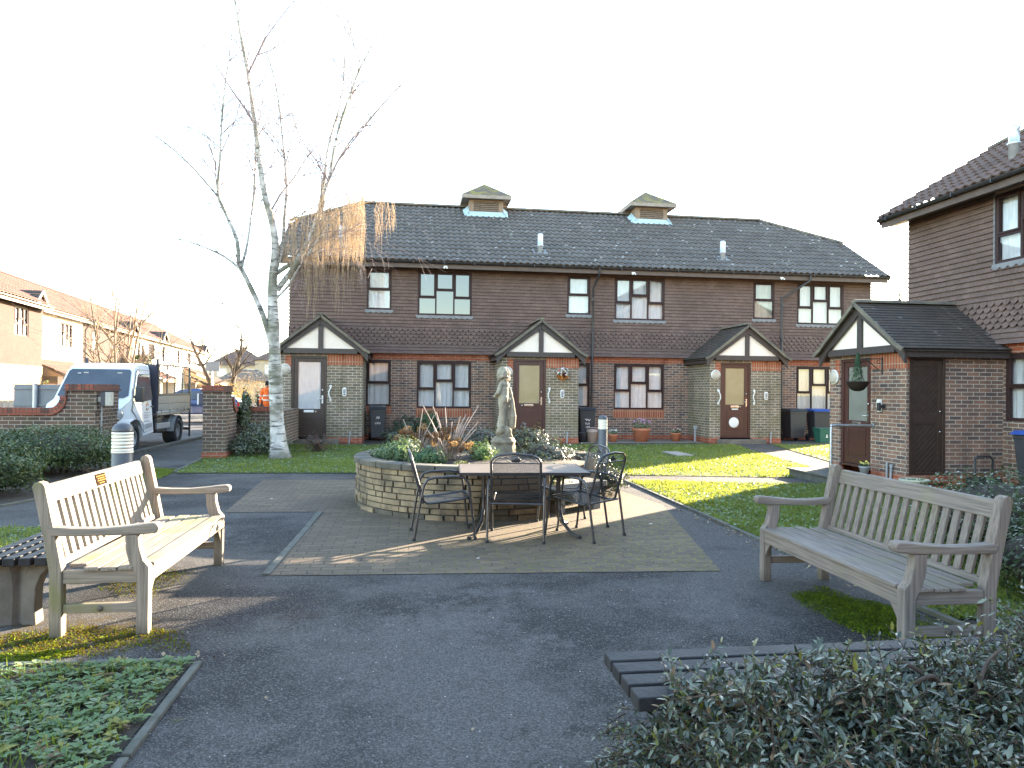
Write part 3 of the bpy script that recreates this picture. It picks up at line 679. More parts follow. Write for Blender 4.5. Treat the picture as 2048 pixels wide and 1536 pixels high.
def door(parent, x0, x1, z0, z1, y, mat, glassm, style, frame=PVC_DOOR):
    W, H = x1-x0, z1-z0; f = .065
    mb = MB(); mb.box(0, f, 0, .09, 0, H); mb.box(W-f, W, 0, .09, 0, H); mb.box(f, W-f, 0, .09, H-f, H); mb.box(f, W-f, -.03, .09, 0, .045)
    fo = mb.build('door_frame', frame, parent, (x0, y, z0), bevel=.006)
    mb = MB(); l, r, b, t = f+.004, W-f-.004, .05, H-f-.004; gl, gr = l+.11, r-.11; gt = t-.10; gb = {'lace': .78, 'half': .98, 'side': .95}[style]
    mb.box(l, gl, .02, .065, b, t); mb.box(gr, r, .02, .065, b, t); mb.box(gl, gr, .02, .065, gt, t); mb.box(gl, gr, .02, .065, gb-.11, gb)
    if style == 'lace':
        mb.box(gl, gr, .024, .06, b, gb-.11)
        for k in range(7):
            x = gl+.06+k*(gr-gl)/6.2; a = (x, .022, b+.1); q = min(gr-x, gb-.26-b); bb = (x+q*.75, .022, b+.1+q*.9)
            if q > .05: mb.bar(a, bb, .016, .006, (0, -1, 0))
    else:
        mb.box(gl, gr, .03, .06, b+.14, gb-.11); mb.box(gl, gr, .02, .065, b, b+.14)
        mb.box(gl+.045, gr-.045, .018, .03, b+.20, gb-.17)
    d = mb.build('door', mat, parent, (x0, y, z0), bevel=.005)
    gm = MB(); gm.quad((gl-.01, .045, gb-.01), (gr+.01, .045, gb-.01), (gr+.01, .045, gt+.01), (gl-.01, .045, gt+.01)); gm.build('door_glass', glassm, d)
    if style == 'lace':
        gm2 = MB(); gm2.quad((gl-.005, .036, gb), (gr+.005, .036, gb), (gr+.005, .036, gt), (gl-.005, .036, gt)); gm2.build('glass_pane', GLASS, d)
    hm = MB(); hm.box(r-.075, r-.035, .002, .022, .93, 1.15); hm.tube([(r-.055, 0, 1.06), (r-.055, -.045, 1.06), (r-.17, -.05, 1.06)], .011, 8); hm.ball((r-.055, .012, 1.30), .022); hm.build('handle', CHROME if style != 'lace' else WHITEP, d)
    lm = MB(); zc = gb-.055 if style != 'lace' else gb-.065; lm.box(W/2-.14, W/2+.12, .004, .024, zc-.032, zc+.032); lm.box(W/2-.115, W/2+.095, -.002, .01, zc-.018, zc+.018); lm.build('letter_plate', CHROME if style != 'lace' else WHITEP, d, bevel=.004)
    return d
def grab_rail(parent, x, y, z, side):
    mb = MB(); p = [(x, y-.01, z-.19), (x, y-.05, z-.19), (x+side*.006, y-.055, z-.13), (x+side*.045, y-.06, z-.05), (x+side*.045, y-.06, z+.05), (x+side*.006, y-.055, z+.13), (x, y-.05, z+.19), (x, y-.01, z+.19)]
    mb.tube(p, .016, 8); mb.box(x-.028, x+.028, y-.012, y, z-.225, z-.15); mb.box(x-.028, x+.028, y-.012, y, z+.15, z+.225); return mb.build('grab_rail', WHITEP, parent)
def bulkhead(parent, x, y, z):
    mb = MB(); mb.lathe([(.14, 0), (.145, .03), (.13, .045)], 24); o = mb.build('wall_lamp', WHITEP, parent, (x, y, z), rot=(R(90), 0, 0))
    g = MB(); g.lathe([(.128, .04), (.122, .055), (.085, .07), (.04, .076), (.001, .078)], 24); g.build('lamp_glass', OPAL, o); return o
def intercom(parent, x, y, z):
    mb = MB(); pts = [(-.055, -.085), (-.035, -.12), (.035, -.12), (.055, -.085), (.055, .085), (.035, .12), (-.035, .12), (-.055, .085)]; mb.prism(pts, .045, 1, -.045)
    o = mb.build('key_safe', WHITEP, parent, (x, y, z), bevel=.012); b = MB(); b.box(-.028, .028, -.052, -.044, -.085, -.055); b.build('key_slot', BLACKP, o); b = MB(); b.box(-.035, .035, -.05, -.044, -.04, .08); b.build('keypad', GREYP, o); return o
def slope_tiles(mb, x0f, x1f, y0, z0, y1, z1, pitch=.2, gauge=.345, amp=.040, thick=.038):
    """interlocking roof tiles on the slope from (y0,z0) up to (y1,z1); x0f/x1f give the edges at height fraction t"""
    L = math.hypot(y1-y0, z1-z0); n = round(L/gauge); ty, tz = (y1-y0)/L, (z1-z0)/L; ny, nz = -tz, ty
    if nz < 0: ny, nz = -ny, -nz
    xa, xb = min(x0f(0), x0f(1)), max(x1f(0), x1f(1)); sub = 6; m = int((xb-xa)/pitch*sub)+1
    for i in range(n):
        rows = []
        for e, (t, lift) in enumerate(((i/n, thick), ((i+1)/n, .002))):
            a, b = x0f(t), x1f(t); row = []
            for k in range(m+1):
                x = xa+(xb-xa)*k/m; u = (x/pitch) % 1.0
                hgt = amp*(.5+.5*math.cos(2*math.pi*(u-.3)))**1.4+lift; x = min(max(x, a), b)
                s = t*L-(.035 if e == 0 and i else 0)
                row.append((x, y0+ty*s+ny*hgt, z0+tz*s+nz*hgt))
            rows.append(row)
        under = [(p[0], p[1]-ny*.03, p[2]-nz*.03) for p in rows[0]]
        base = i*.345
        vs = under+rows[0]+rows[1]; fs = []; uv = []
        for k in range(m):
            if abs(rows[0][k][0]-rows[0][k+1][0]) < 1e-4 and abs(rows[1][k][0]-rows[1][k+1][0]) < 1e-4: continue
            ua, ub = rows[0][k][0], rows[0][k+1][0]
            fs.append((k, k+1, m+2+k, m+1+k)); uv.append(((ua, base), (ub, base), (ub, base+.02), (ua, base+.02)))
            fs.append((m+1+k, m+2+k, 2*m+3+k, 2*m+2+k)); uv.append(((ua, base+.02), (ub, base+.02), (ub, base+.34), (ua, base+.34)))
        mb.add(vs, fs, uv)
def plain_tiles(mb, P, gauge=.1, jag=.0, thick=.016):
    """small flat tiles on the quad P = [bottom left, bottom right, top right, top left]; may curve via list of section points"""
    bl, br, tr, tl = [Vector(p) for p in P]; L = ((tl-bl).length+(tr-br).length)/2; n = max(2, round(L/gauge)); nn = (br-bl).cross(tl-bl).normalized()
    if nn.z < 0: nn = -nn
    for i in range(n):
        a, b = i/n, (i+1)/n; p, q = bl.lerp(tl, a)+nn*thick, br.lerp(tr, a)+nn*thick; r, s = br.lerp(tr, b)+nn*.002, bl.lerp(tl, b)+nn*.002
        mb.quad(p, q, r, s); mb.quad(p-nn*thick, q-nn*thick, q, p)
def ridge(mb, a, b, r=.11, n=7, seg=.45, flat=.75):
    a, b = Vector(a), Vector(b); d = (b-a); L = d.length; d.normalize(); k = max(1, round(L/seg)); side = d.cross(Vector((0, 0, 1))).normalized(); up = side.cross(d)
    for i in range(k):
        p, q = a+d*(L*i/k), a+d*(L*(i+1)/k+.01); r0, r1 = r*.97, r*1.04; vs = []
        for (c, rr) in ((p, r0), (q, r1)):
            for j in range(n+1): t = math.pi*j/n; vs.append(c+side*math.cos(t)*rr+up*(math.sin(t)*rr*flat-.02))
        mb.add(vs, [(j, j+1, n+2+j, n+1+j) for j in range(n)]+[tuple(range(n+1)), tuple(range(n+1, 2*n+2))[::-1]])
def gutter_run(parent, x0, x1, y, z, mat=PIPE):
    mb = MB(); n = 8; pr = [(y+.055*math.cos(math.pi*(1+j/n)), z+.055*math.sin(math.pi*(1+j/n))) for j in range(n+1)]
    vs = [(x0, *p) for p in pr]+[(x1, *p) for p in pr]; mb.smooth = True
    mb.add(vs, [(j, j+1, n+2+j, n+1+j) for j in range(n)]); mb.add([(x0, *p) for p in pr], [tuple(range(n+1))]); mb.add([(x1, *p) for p in pr], [tuple(range(n+1))[::-1]])
    mb.smooth = False; k = int((x1-x0)/.9)
    for i in range(k): x = x0+.3+i*.9; mb.box(x-.012, x+.012, y-.062, y+.02, z-.065, z+.01)
    return mb.build('gutter', mat, parent)

def porch(H, cx, yf, yw, dz=0, doorm=PVC_DOOR, glassm=OBSCURE, style='half', frame=PVC_DOOR, rails=(True, True), brick=BRICK_MOSSY, hook=True, key=True, side_door=False, step=True):
    """gabled brick entrance porch: front at yf, main wall at yw, facing -y"""
    xl, xr = cx-1.12, cx+1.12; dl, dr = cx-.78, cx+.17; zt = 2.46
    b = MB(); wall_face(b, xl, xr, .17, zt, [(dl, dr, .17, 2.40)], yf)
    if side_door:     # a store door opens in the right flank
        b.quad((xr, yf, .17), (xr, yf+.05, .17), (xr, yf+.05, zt), (xr, yf, zt)); b.quad((xr, yf+.72, .17), (xr, yw, .17), (xr, yw, zt), (xr, yf+.72, zt))
        b.quad((xr, yf+.05, 2.38), (xr, yf+.72, 2.38), (xr, yf+.72, zt), (xr, yf+.05, zt))
    else: b.quad((xr, yf, .17), (xr, yw, .17), (xr, yw, zt), (xr, yf, zt))
    b.quad((xl, yw, .17), (xl, yf, .17), (xl, yf, zt), (xl, yw, zt))
    b.build('porch_wall', brick, H)
    b = MB(); e = .006     # red plinth and red soldier panel stand a touch proud
    b.box(dr+.02, xr+e, yf-e, yf+.1, 0, .17); b.build('plinth', BRICK_RED, H)
    for q in ((xl-e, dl-.02, yf-e, yf+.1), (xr-.1, xr+e, yf+.1, yw), (xl-e, xl+.1, yf+.1, yw)): b = MB(); b.box(*q, 0, .17); b.build('plinth', BRICK_RED, H)
    b = MB(); b.box(dr+.005, xr+e, yf-e, yf+.05, 2.16, zt-.002); b.build('red_panel', BRICK_SOLDIER, H)
    b = MB(); b.box(dl-.16, dl-.005, yf-e, yf+.05, 2.02, 2.40); b.build('red_quoin', BRICK_RED, H)
    door(H, dl, dr, .17, 2.40, yf+.03, doorm, glassm, style, frame)
    if step:
      b = MB(); b.box(dl-.1, dr+.35, yf-.32, yf-.004, 0, .13); b.build('door_step', CONCRETE, H, bevel=.01)
    # gable truss
    za = 3.45; t = .13; yo = yf-.13
    b = MB(); b.box(cx-.98, cx+.98, yo, yo+.10, zt, zt+.14); b.build('tie_beam', TIMBER, H, bevel=.004)
    b = MB(); b.box(cx-.065, cx+.065, yo+.004, yo+.09, zt+.141, za-.17); b.build('king_post', TIMBER, H, bevel=.004)
    for s in (-1, 1):
        b = MB(); pts = [(cx, za), (cx+s*1.21, zt+.10), (cx+s*1.27, zt+.07), (cx+s*1.27, zt-.22), (cx+s*1.10, zt-.02), (cx+s*.97, zt+.10), (cx, za-.19)]
        if s < 0: pts = pts[::-1]
        b.prism(pts, .05, 1, yo-.02-(.003 if s > 0 else 0)); b.build('barge_board', TIMBER, H, bevel=.004)
    b = MB(); b.poly([(cx-.97, yo+.05, zt+.12), (cx+.97, yo+.05, zt+.12), (cx, yo+.05, za-.1)]); b.build('gable_panel', RENDER, H)
    # roof: two slopes kicked out at the eaves
    b = MB(); yr = yf-.22
    for s in (-1, 1):
        sec = [(1.33, zt+.055), (1.14, zt+.165), (.92, zt+.345), (0, za+.06)]
        for (xa, z_a), (xb, z_b) in zip(sec[:-1], sec[1:]):
            P = [(cx+s*xa, yr, z_a), (cx+s*xa, yw, z_a), (cx+s*xb, yw, z_b), (cx+s*xb, yr, z_b)]
            plain_tiles(b, P if s > 0 else [P[1], P[0], P[3], P[2]])
            b.quad(*[(p[0], p[1], p[2]-.045) for p in (P if s < 0 else P[::-1])])
            q0, q3 = P[0], P[3]; b.quad((q0[0], q0[1], q0[2]-.045), (q3[0], q3[1], q3[2]-.045), (q3[0], q3[1], q3[2]+.014), (q0[0], q0[1], q0[2]+.014))
    r = b.build('porch_roof', ROOF_PORCH, H)
    b = MB(); ridge(b, (cx, yr-.01, za+.085), (cx, yw+.02, za+.085), .085, 6, .3, .8); b.build('ridge_tile', RIDGE_MOSS, r)
    b = MB()     # verge bedding: pale undercloak line along the front edge
    for s in (-1, 1):
        sec = [(1.33, zt+.03), (1.14, zt+.14), (.92, zt+.32), (0, za+.035)]
        for (xa, z_a), (xb, z_b) in zip(sec[:-1], sec[1:]): b.bar((cx+s*xa, yr-.012, z_a), (cx+s*xb, yr-.012, z_b), .03, .07, (0, 0, 1))
    b.build('verge', RIDGE_MOSS, r)
    b = MB()
    for s in (-1, 1): b.box(*sorted((cx+s*1.245, cx+s*1.275)), yf-.10, yw, zt-.10, zt+.055)
    b.build('eaves_board', TIMBER, H)
    bulkhead(H, cx-.94, yf, 2.03)
    if rails[0]: grab_rail(H, cx-.85, yf, 1.38, 1)
    if rails[1]: grab_rail(H, cx+.27, yf, 1.38, -1)
    if key: intercom(H, cx+.64, yf, 1.42)
    b = MB(); b.tube([(cx+.78, yf-.04, .0), (cx+.80, yf-.04, .30)], .021, 8); b.tube([(cx+.80, yf-.04, .28), (cx+.80, yf-.04, .34)], .03, 8); b.build('gas_pipe', GREYP, H)
    if hook:
        b = MB(); b.tube([(cx+.62, yf-.005, 2.42), (cx+.62, yf-.06, 2.42), (cx+.62, yf-.07, 2.36), (cx+.62, yf-.04, 2.33)], .008, 6); b.build('wall_hook', BLACKP, H)
    return r

# ------------------------------------------------------------------ the brick and tile house across the lawn
H1 = thing('terraced_house', 'long two-storey brick and dark tile-hung house with three gabled porches', 'house', (0, 0, 0))
YF, YW, XL, XR, MOD = 20.35, 22.0, -3.53, 15.0, 6.1
GW = [(-1.30+MOD*k, -.57+MOD*k, 1.0, 2.38, 'B') for k in range(3)]+[(.20+MOD*k, 1.84+MOD*k, .95, 2.38, 'A') for k in range(3)]
UW = [(-1.31+MOD*k, -.58+MOD*k, 3.88, 5.08, 'B') for k in range(3)]+[(.20+MOD*k, 1.83+MOD*k, 3.75, 5.08, 'A') for k in range(3)]
ho = [q[:4] for q in GW]
b = MB(); wall_face(b, XL, XR, .15, 2.4, ho, YW); b.quad((XL, 30, .15), (XL, YW, .15), (XL, YW, 2.4), (XL, 30, 2.4)); b.quad((XR, YW, .15), (XR, 30, .15), (XR, 30, 2.4), (XR, YW, 2.4)); b.quad((XR, 30, .15), (XL, 30, .15), (XL, 30, 2.4), (XR, 30, 2.4))
b.build('brick_wall', BRICK, H1)
b = MB(); b.box(XL-.006, XR+.006, YW-.008, YW+.1, 0, .15); b.build('plinth', BRICK_RED, H1)
b = MB(); b.box(XL, XR, YW-.012, YW+.08, 2.4, 2.6); b.box(XL-.012, XL+.06, YW+.08, 30, 2.4, 2.6); b.box(XR-.06, XR+.012, YW+.08, 30, 2.4, 2.6); b.build('red_brick_band', BRICK_RED, H1)
b = MB()
for q in GW:
    if q[4] == 'A': b.box(q[0]-.02, q[1]+.02, YW-.008, YW+.06, .68, .949)
    else: b.box(q[0]-.02, q[1]+.02, YW-.008, YW+.06, .78, .999)
b.build('red_sill_course', BRICK_SOLDIER, H1)
for i, q in enumerate(GW): window(H1, *q[:4], q[4], YW+.02, {3: NET, 4: NET, 5: NET_PINK}.get(i, NET))
b = MB(); hung_tiles(b, XL, XR, 2.58, 5.2, [q[:4] for q in UW], YW, .1, (2.85, 3.36)); b.build('tile_hanging', TILE_HUNG, H1)
b = MB()
for s, X in ((-1, XL), (1, XR)):      # gable ends, hung tiles up to the half hip
    o2 = MB(); hung_tiles(o2, -8, 0, 2.58, 5.2, [], 0, .1, (2.85, 3.36))
    for f in o2.f:
        b.add([((X+y) if s < 0 else (X-y), YW-x if s < 0 else 30+x, z) for x, y, z in [o2.v[k] for k in f]], [tuple(range(len(f)))])
    b.poly([(X, YW, 5.2), (X, 30, 5.2), (X, 28.2, 6.8), (X, 23.8, 6.8)])
b.build('gable_tile_hanging', TILE_HUNG, H1)
for i, q in enumerate(UW):
    cu = {0: NET, 1: NET, 2: BLIND, 3: None, 4: NET, 5: NET_PINK}[i]
    window(H1, *q[:4], q[4], YW-.02, cu, glass=GLASS_DARK if i == 3 else GLASS); apron(H1, q[0], q[1], q[2], YW-.045)
for q in UW:      # reveals behind the tile hanging so no light leaks round the frames
    b = MB(); b.box(q[0]-.012, q[0], YW-.02, YW+.1, q[2], q[3]); b.box(q[1], q[1]+.012, YW-.02, YW+.1, q[2], q[3]); b.box(q[0]-.012, q[1]+.012, YW-.02, YW+.1, q[3], q[3]+.012); b.build('window_trim', FASCIA, H1)
# roof with half hips
ZE, ZR, YE, YR = 5.30, 8.02, 21.5, 26.0; HZ = (6.85-ZE)/(ZR-ZE); RL, RR = -1.75, 13.1; EL, ER = XL-.33, XR+.33
x0f = lambda t: EL if t < HZ else EL+(RL-EL)*(t-HZ)/(1-HZ)
x1f = lambda t: ER if t < HZ else ER+(RR-ER)*(t-HZ)/(1-HZ)
b = MB(); slope_tiles(b, x0f, x1f, YE, ZE, YR, ZR)
def back(p): return (p[0], 2*YR-p[1], p[2])
hy = YE+(YR-YE)*HZ; hz = ZE+(ZR-ZE)*HZ
b.quad((EL, 2*YR-YE, ZE), (EL, 2*YR-hy, hz), (ER, 2*YR-hy, hz), (ER, 2*YR-YE, ZE)); b.quad((EL, 2*YR-hy, hz), (RL, YR, ZR), (RR, YR, ZR), (ER, 2*YR-hy, hz))
b.add([(EL-.1, hy, hz-.05), (EL-.1, 2*YR-hy, hz-.05), (RL, YR, ZR)], [(0, 2, 1)]); b.add([(ER+.1, hy, hz-.05), (ER+.1, 2*YR-hy, hz-.05), (RR, YR, ZR)], [(0, 1, 2)])
RO = b.build('roof', ROOF_TILE, H1)
b = MB(); ridge(b, (RL, YR, ZR+.05), (RR, YR, ZR+.05), .12)
for X, XX in ((EL, RL), (ER, RR)):
    ridge(b, (X, hy, hz+.05), (XX, YR, ZR+.05), .11); ridge(b, (X, 2*YR-hy, hz+.05), (XX, YR, ZR+.05), .11)
b.build('ridge_tile', RIDGE_MOSS, RO)
b = MB(); b.box(EL+.05, ER-.05, YE+.03, YE+.06, ZE-.20, ZE-.005); b.build('fascia', FASCIA, H1)
b = MB(); b.quad((EL, YE+.05, ZE-.19), (EL, YW+.02, ZE-.10), (ER, YW+.02, ZE-.10), (ER, YE+.05, ZE-.19))
for X in (EL, ER):
    for s in (1, -1):
        f_ = (lambda y: y) if s > 0 else (lambda y: 2*YR-y); b.bar((X, f_(YE), ZE-.06), (X, f_(hy), hz-.06), .03, .16)
    b.bar((X, hy, hz-.1), (X, 2*YR-hy, hz-.1), .03, .16)
    xi = XL if X < 0 else XR
    b.quad((X, YE, ZE-.03), (xi, YE, ZE-.03), (xi, hy, hz-.03), (X, hy, hz-.03))
b.build('soffit', FASCIA, H1)
gutter_run(H1, EL+.02, ER-.02, YE-.03, ZE-.015)
for X, dx in ((5.58, .1), (11.82, .75)):
    b = MB(); b.tube([(X+dx, YE-.03, ZE-.06), (X+dx, YE-.02, ZE-.2), (X+dx*.9, YE+.02, ZE-.26), (X, YW-.13, ZE-.62 if dx < .5 else ZE-.75), (X, YW-.13, 3.0), (X-.02, YW-.15, 2.75), (X-.02, YW-.17, 2.3), (X-.02, YW-.16, .1)], .036, 10)
    for z in (4.35, 3.2, 2.52, 1.3): b.tube([(X-(.02 if z < 2.8 else 0), YW-.14, z-.04), (X-(.02 if z < 2.8 else 0), YW-.14, z+.04)], .05, 10)
    b.build('downpipe', PIPE, H1)
for X in (-2.1, 4.0, 10.03):
    y = 22.4; z = ZE+(y-YE)*(ZR-ZE)/(YR-YE); b = MB(); b.lathe([(.085, -.05), (.085, .20), (.105, .205), (.105, .235), (.085, .24), (.085, .5), (.09, .56), (.05, .60), (.001, .61)], 16)
    f_ = b.build('flue', FLUE, RO, (X, y, z)); b = MB(); b.box(-.24, .24, -.2, .2, 0, .012); b.build('flue_flashing', LEAD, f_, (0, 0, .03), rot=(math.atan(.6), 0, 0))
for X in (2.58, 8.6):      # louvred ridge turrets
    b = MB(); y0, y1, z0, z1 = 25.28, 26.72, 7.45, 8.22; hw = .60
    for (xa, xb) in ((-hw, -hw+.16), (hw-.16, hw)): b.box(X+xa, X+xb, y0, y0+.06, z0, z1)
    b.box(X-hw+.16, X+hw-.16, y0+.002, y0+.06, z1-.10, z1); b.box(X-hw+.16, X+hw-.16, y0+.002, y0+.06, z0, 7.78)
    b.box(X-hw, X-hw+.05, y0+.06, y1, z0, z1); b.box(X+hw-.05, X+hw, y0+.06, y1, z0, z1); b.box(X-hw+.05, X+hw-.05, y1-.05, y1, z0, z1)
    t = b.build('roof_turret', CUP_WOOD, H1)
    b = MB()
    for k in range(5): z = 7.80+k*.068; b.add([(X-hw+.16, y0+.005, z), (X+hw-.16, y0+.005, z), (X+hw-.16, y0+.05, z+.05), (X-hw+.16, y0+.05, z+.05), (X-hw+.16, y0+.005, z+.018), (X+hw-.16, y0+.005, z+.018), (X+hw-.16, y0+.05, z+.068), (X-hw+.16, y0+.05, z+.068)], [(0, 1, 2, 3), (7, 6, 5, 4), (0, 4, 5, 1)])
    b.build('louvre', LOUVRE, t)
    b = MB(); b.box(X-hw+.17, X+hw-.17, y0+.07, y0+.08, 7.6, z1); b.build('dark_inside', DARKVOID, t)
    e = .86; zb = 8.30; ap = (X, 26.0, 8.93); cs = [(X-e, 26-e-.1, zb), (X+e, 26-e-.1, zb), (X+e, 26+e+.1, zb), (X-e, 26+e+.1, zb)]
    b = MB()
    for k in range(4): plain_tiles(b, [cs[k], cs[(k+1) % 4], ap, ap], .14, thick=.014)
    b.build('turret_roof', CUP_ROOF, t)
    b = MB(); b.box(X-e, X+e, 26-e-.1, 26-e-.07, zb-.13, zb-.003); b.box(X-e, X+e, 26+e+.07, 26+e+.1, zb-.13, zb-.003); b.box(X-e, X-e+.03, 26-e-.07, 26+e+.07, zb-.13, zb-.003); b.box(X+e-.03, X+e, 26-e-.07, 26+e+.07, zb-.13, zb-.003)
    b.quad((X-e, 26-e, zb-.1), (X-e, 26+e, zb-.1), (X+e, 26+e, zb-.1), (X+e, 26-e, zb-.1)); b.build('turret_fascia', CUP_FASC, t)
    b = MB(); sl_ = (ZR-ZE)/(YR-YE); zf = lambda y: ZE+(y-YE)*sl_+.055; n = 14; r0 = [(X-hw-.16+(2*hw+.32)*i/n, y0-.13+(.02 if i % 2 else 0), zf(y0-.13)-.0) for i in range(n+1)]; r1 = [(X-hw-.08+(2*hw+.16)*i/n, y0-.006, zf(y0)+.12) for i in range(n+1)]
    b.add(r0+r1, [(i, i+1, n+2+i, n+1+i) for i in range(n)]); b.quad((X-hw-.16, y0-.13, zf(y0-.13)), (X-hw-.006, y0-.1, zf(y0)+.1), (X-hw-.006, y0+.5, zf(y0+.5)+.14), (X-hw-.2, y0+.4, zf(y0+.4))); b.quad((X+hw+.2, y0+.4, zf(y0+.4)), (X+hw+.006, y0+.5, zf(y0+.5)+.14), (X+hw+.006, y0-.1, zf(y0)+.1), (X+hw+.16, y0-.13, zf(y0-.13)))
    b.build('lead_apron', LEAD_BLUE, t)
for X in (1.0, 6.75, 11.6):      # small twin floodlights under the eaves
    b = MB(); b.ball((X-.04, YE-.08, ZE-.20), .028); b.ball((X+.04, YE-.08, ZE-.20), .028); b.box(X-.05, X+.05, YE-.03, YE+.03, ZE-.17, ZE-.13); b.build('security_light', WHITEP, H1)
porch(H1, -2.42, YF, YW, style='lace', doorm=WOOD_DOOR, glassm=LACE, frame=WOOD_DOOR, rails=(False, True))
porch(H1, 3.67, YF, YW, style='half')
porch(H1, 9.86, YF, YW, style='half')
# cat flap on the third door, little number plates
b = MB(); b.lathe([(.15, 0), (.155, .012), (.14, .02), (.075, .02)], 28); cf = b.build('cat_flap', WHITEP, H1, (9.52, YF+.047, .62), rot=(R(90), 0, 0)); b = MB(); b.box(-.05, .05, -.06, .06, .005, .012); b.build('flap', GREYP, cf)
b = MB(); b.box(9.45, 9.65, YF+.03, YF+.05, 1.0, 1.035); b.build('door_notice', WHITEP, H1)
def word(txt, size, mat, parent, loc, rot=(R(90), 0, 0), ext=.002, name='lettering', align='CENTER'):
    cu = bpy.data.curves.new(name, 'FONT'); cu.body = txt; cu.size = size; cu.align_x = align; cu.extrude = ext
    o = bpy.data.objects.new(name, cu); COL.objects.link(o); bpy.context.view_layer.update()
    me = bpy.data.meshes.new_from_object(o.evaluated_get(bpy.context.evaluated_depsgraph_get())); bpy.data.objects.remove(o)
    me.materials.clear(); me.materials.append(mat); o = bpy.data.objects.new(name, me); COL.objects.link(o)
    o.parent = parent; o.location = loc; o.rotation_euler = rot; return o
word('40', .05, WHITEP, H1, (3.16, YF+.044, 1.07), name='door_number')
word('38', .05, WHITEP, H1, (-2.55, YF+.018, .862), name='door_number')
word('39', .05, WHITEP, H1, (9.72, YF+.044, 1.07), name='door_number')
b = MB(); b.tube([(8.55, YF+.6, 0), (8.55, YF+.6, .48)], .03, 8); b.box(8.5, 8.6, YF+.56, YF+.64, .4, .5); b.build('gas_pipe', GREYP, H1)

# ------------------------------------------------------------------ the house on the right: same builder, turned to face the courtyard
H2 = thing('terraced_house', 'dark tile-hung brick house at the right edge with a projecting gabled porch', 'house', (0, 0, 0))
# local frame: x' = distance from the far end towards the camera, y' = into the house; world X = 10.05 + y', Y = 13.5 - x'
K2 = .93; DZ = -1.52*(1/K2-1)      # set nearer and higher for the sun stripe: walls run down to the path
H2.location = (10.05*K2, 13.5*K2, 1.52*(1-K2)); H2.rotation_euler = (0, 0, R(-90)); H2.scale = (K2, K2, K2); LEN = 21
gw = [(2.42, 3.15, 1.08, 2.22, 'B'), (9.5, 11.1, 1.0, 2.22, 'A'), (15.2, 16, 1.08, 2.22, 'B')]
uw = [(2.22, 3.85, 3.78, 4.98, 'A'), (8.5, 9.3, 3.78, 4.98, 'B'), (12.2, 13.8, 3.78, 4.98, 'A')]
b = MB(); wall_face(b, 0, LEN, .12, 2.26, [q[:4] for q in gw], 0); b.quad((0, 8, .12), (0, 0, .12), (0, 0, 2.3), (0, 8, 2.3)); b.quad((LEN, 0, .12), (LEN, 8, .12), (LEN, 8, 2.3), (LEN, 0, 2.3)); b.build('brick_wall', BRICK, H2)
b = MB(); b.box(-.006, LEN, -.008, .1, DZ, .12); b.build('plinth', BRICK_RED, H2)
b = MB(); b.box(0, LEN, -.012, .08, 2.23, 2.40); b.build('red_brick_band', BRICK_RED, H2)
for q in gw: window(H2, *q[:4], q[4], .02, NET)
b = MB(); hung_tiles(b, 0, LEN, 2.38, 5.05, [q[:4] for q in uw], 0, .1, (2.68, 3.15)); b.build('tile_hanging', TILE_HUNG, H2)
b = MB(); o2 = MB(); hung_tiles(o2, -8, 0, 2.38, 5.05, [], 0, .1, None)
for f in o2.f: b.add([(y, -x, z) for x, y, z in [o2.v[k] for k in f]], [tuple(range(len(f)))])
b.poly([(0, 0, 5.05), (0, 8, 5.05), (0, 6.2, 6.6), (0, 1.8, 6.6)]); b.quad((LEN, 0, 2.3), (LEN, 8, 2.3), (LEN, 8, 5.1), (LEN, 0, 5.1)); b.poly([(LEN, 0, 5.1), (LEN, 8, 5.1), (LEN, 4, 7.6)]); b.build('gable_tile_hanging', TILE_HUNG, H2)
for q in uw: window(H2, *q[:4], q[4], -.02, NET); apron(H2, q[0], q[1], q[2], -.045)
for q in uw:
    b = MB(); b.box(q[0]-.03, q[0], -.03, .1, q[2], q[3]); b.box(q[1], q[1]+.03, -.03, .1, q[2], q[3]); b.box(q[0]-.03, q[1]+.03, -.03, .1, q[3], q[3]+.012); b.build('window_trim', LEAD, H2)
E0, Z0, ZT = -.45, 5.13, 7.86; hz2 = .565
x0g = lambda t: -.33 if t < hz2 else -.33+2.1*(t-hz2)/(1-hz2)
b = MB(); slope_tiles(b, x0g, lambda t: LEN+.3, E0, Z0, 4.0, ZT)
b.quad((-.33, 8.45, Z0), (1.77, 4, ZT), (LEN+.3, 4, ZT), (LEN+.3, 8.45, Z0)); b.add([(-.43, E0+4.45*hz2, Z0+2.73*hz2-.05), (-.43, 8-E0-4.45*hz2, Z0+2.73*hz2-.05), (1.77, 4, ZT)], [(0, 2, 1)])
R2 = b.build('roof', ROOF_BROWN, H2)
b = MB(); ridge(b, (1.77, 4, ZT+.05), (LEN+.3, 4, ZT+.05), .12); ridge(b, (-.33, E0+4.45*hz2, Z0+2.73*hz2+.05), (1.77, 4, ZT+.05), .11); b.build('ridge_tile', RIDGE_MOSS, R2)
b = MB(); b.box(-.28, LEN+.3, E0+.03, E0+.06, Z0-.19, Z0-.005); b.build('fascia', FASCIA, H2)
b = MB(); b.quad((-.33, E0+.05, Z0-.18), (-.33, .02, Z0-.09), (LEN, .02, Z0-.09), (LEN, E0+.05, Z0-.18)); b.bar((-.32, E0, Z0-.06), (-.32, E0+4.45*hz2, Z0+2.73*hz2-.06), .03, .16); b.quad((-.33, E0, Z0-.03), (-.33, E0+4.45*hz2, Z0+2.73*hz2-.03), (0, E0+4.45*hz2, Z0+2.73*hz2-.03), (0, E0, Z0-.03)); b.build('soffit', FASCIA, H2)
gutter_run(H2, -.3, LEN+.2, E0-.03, Z0-.015)
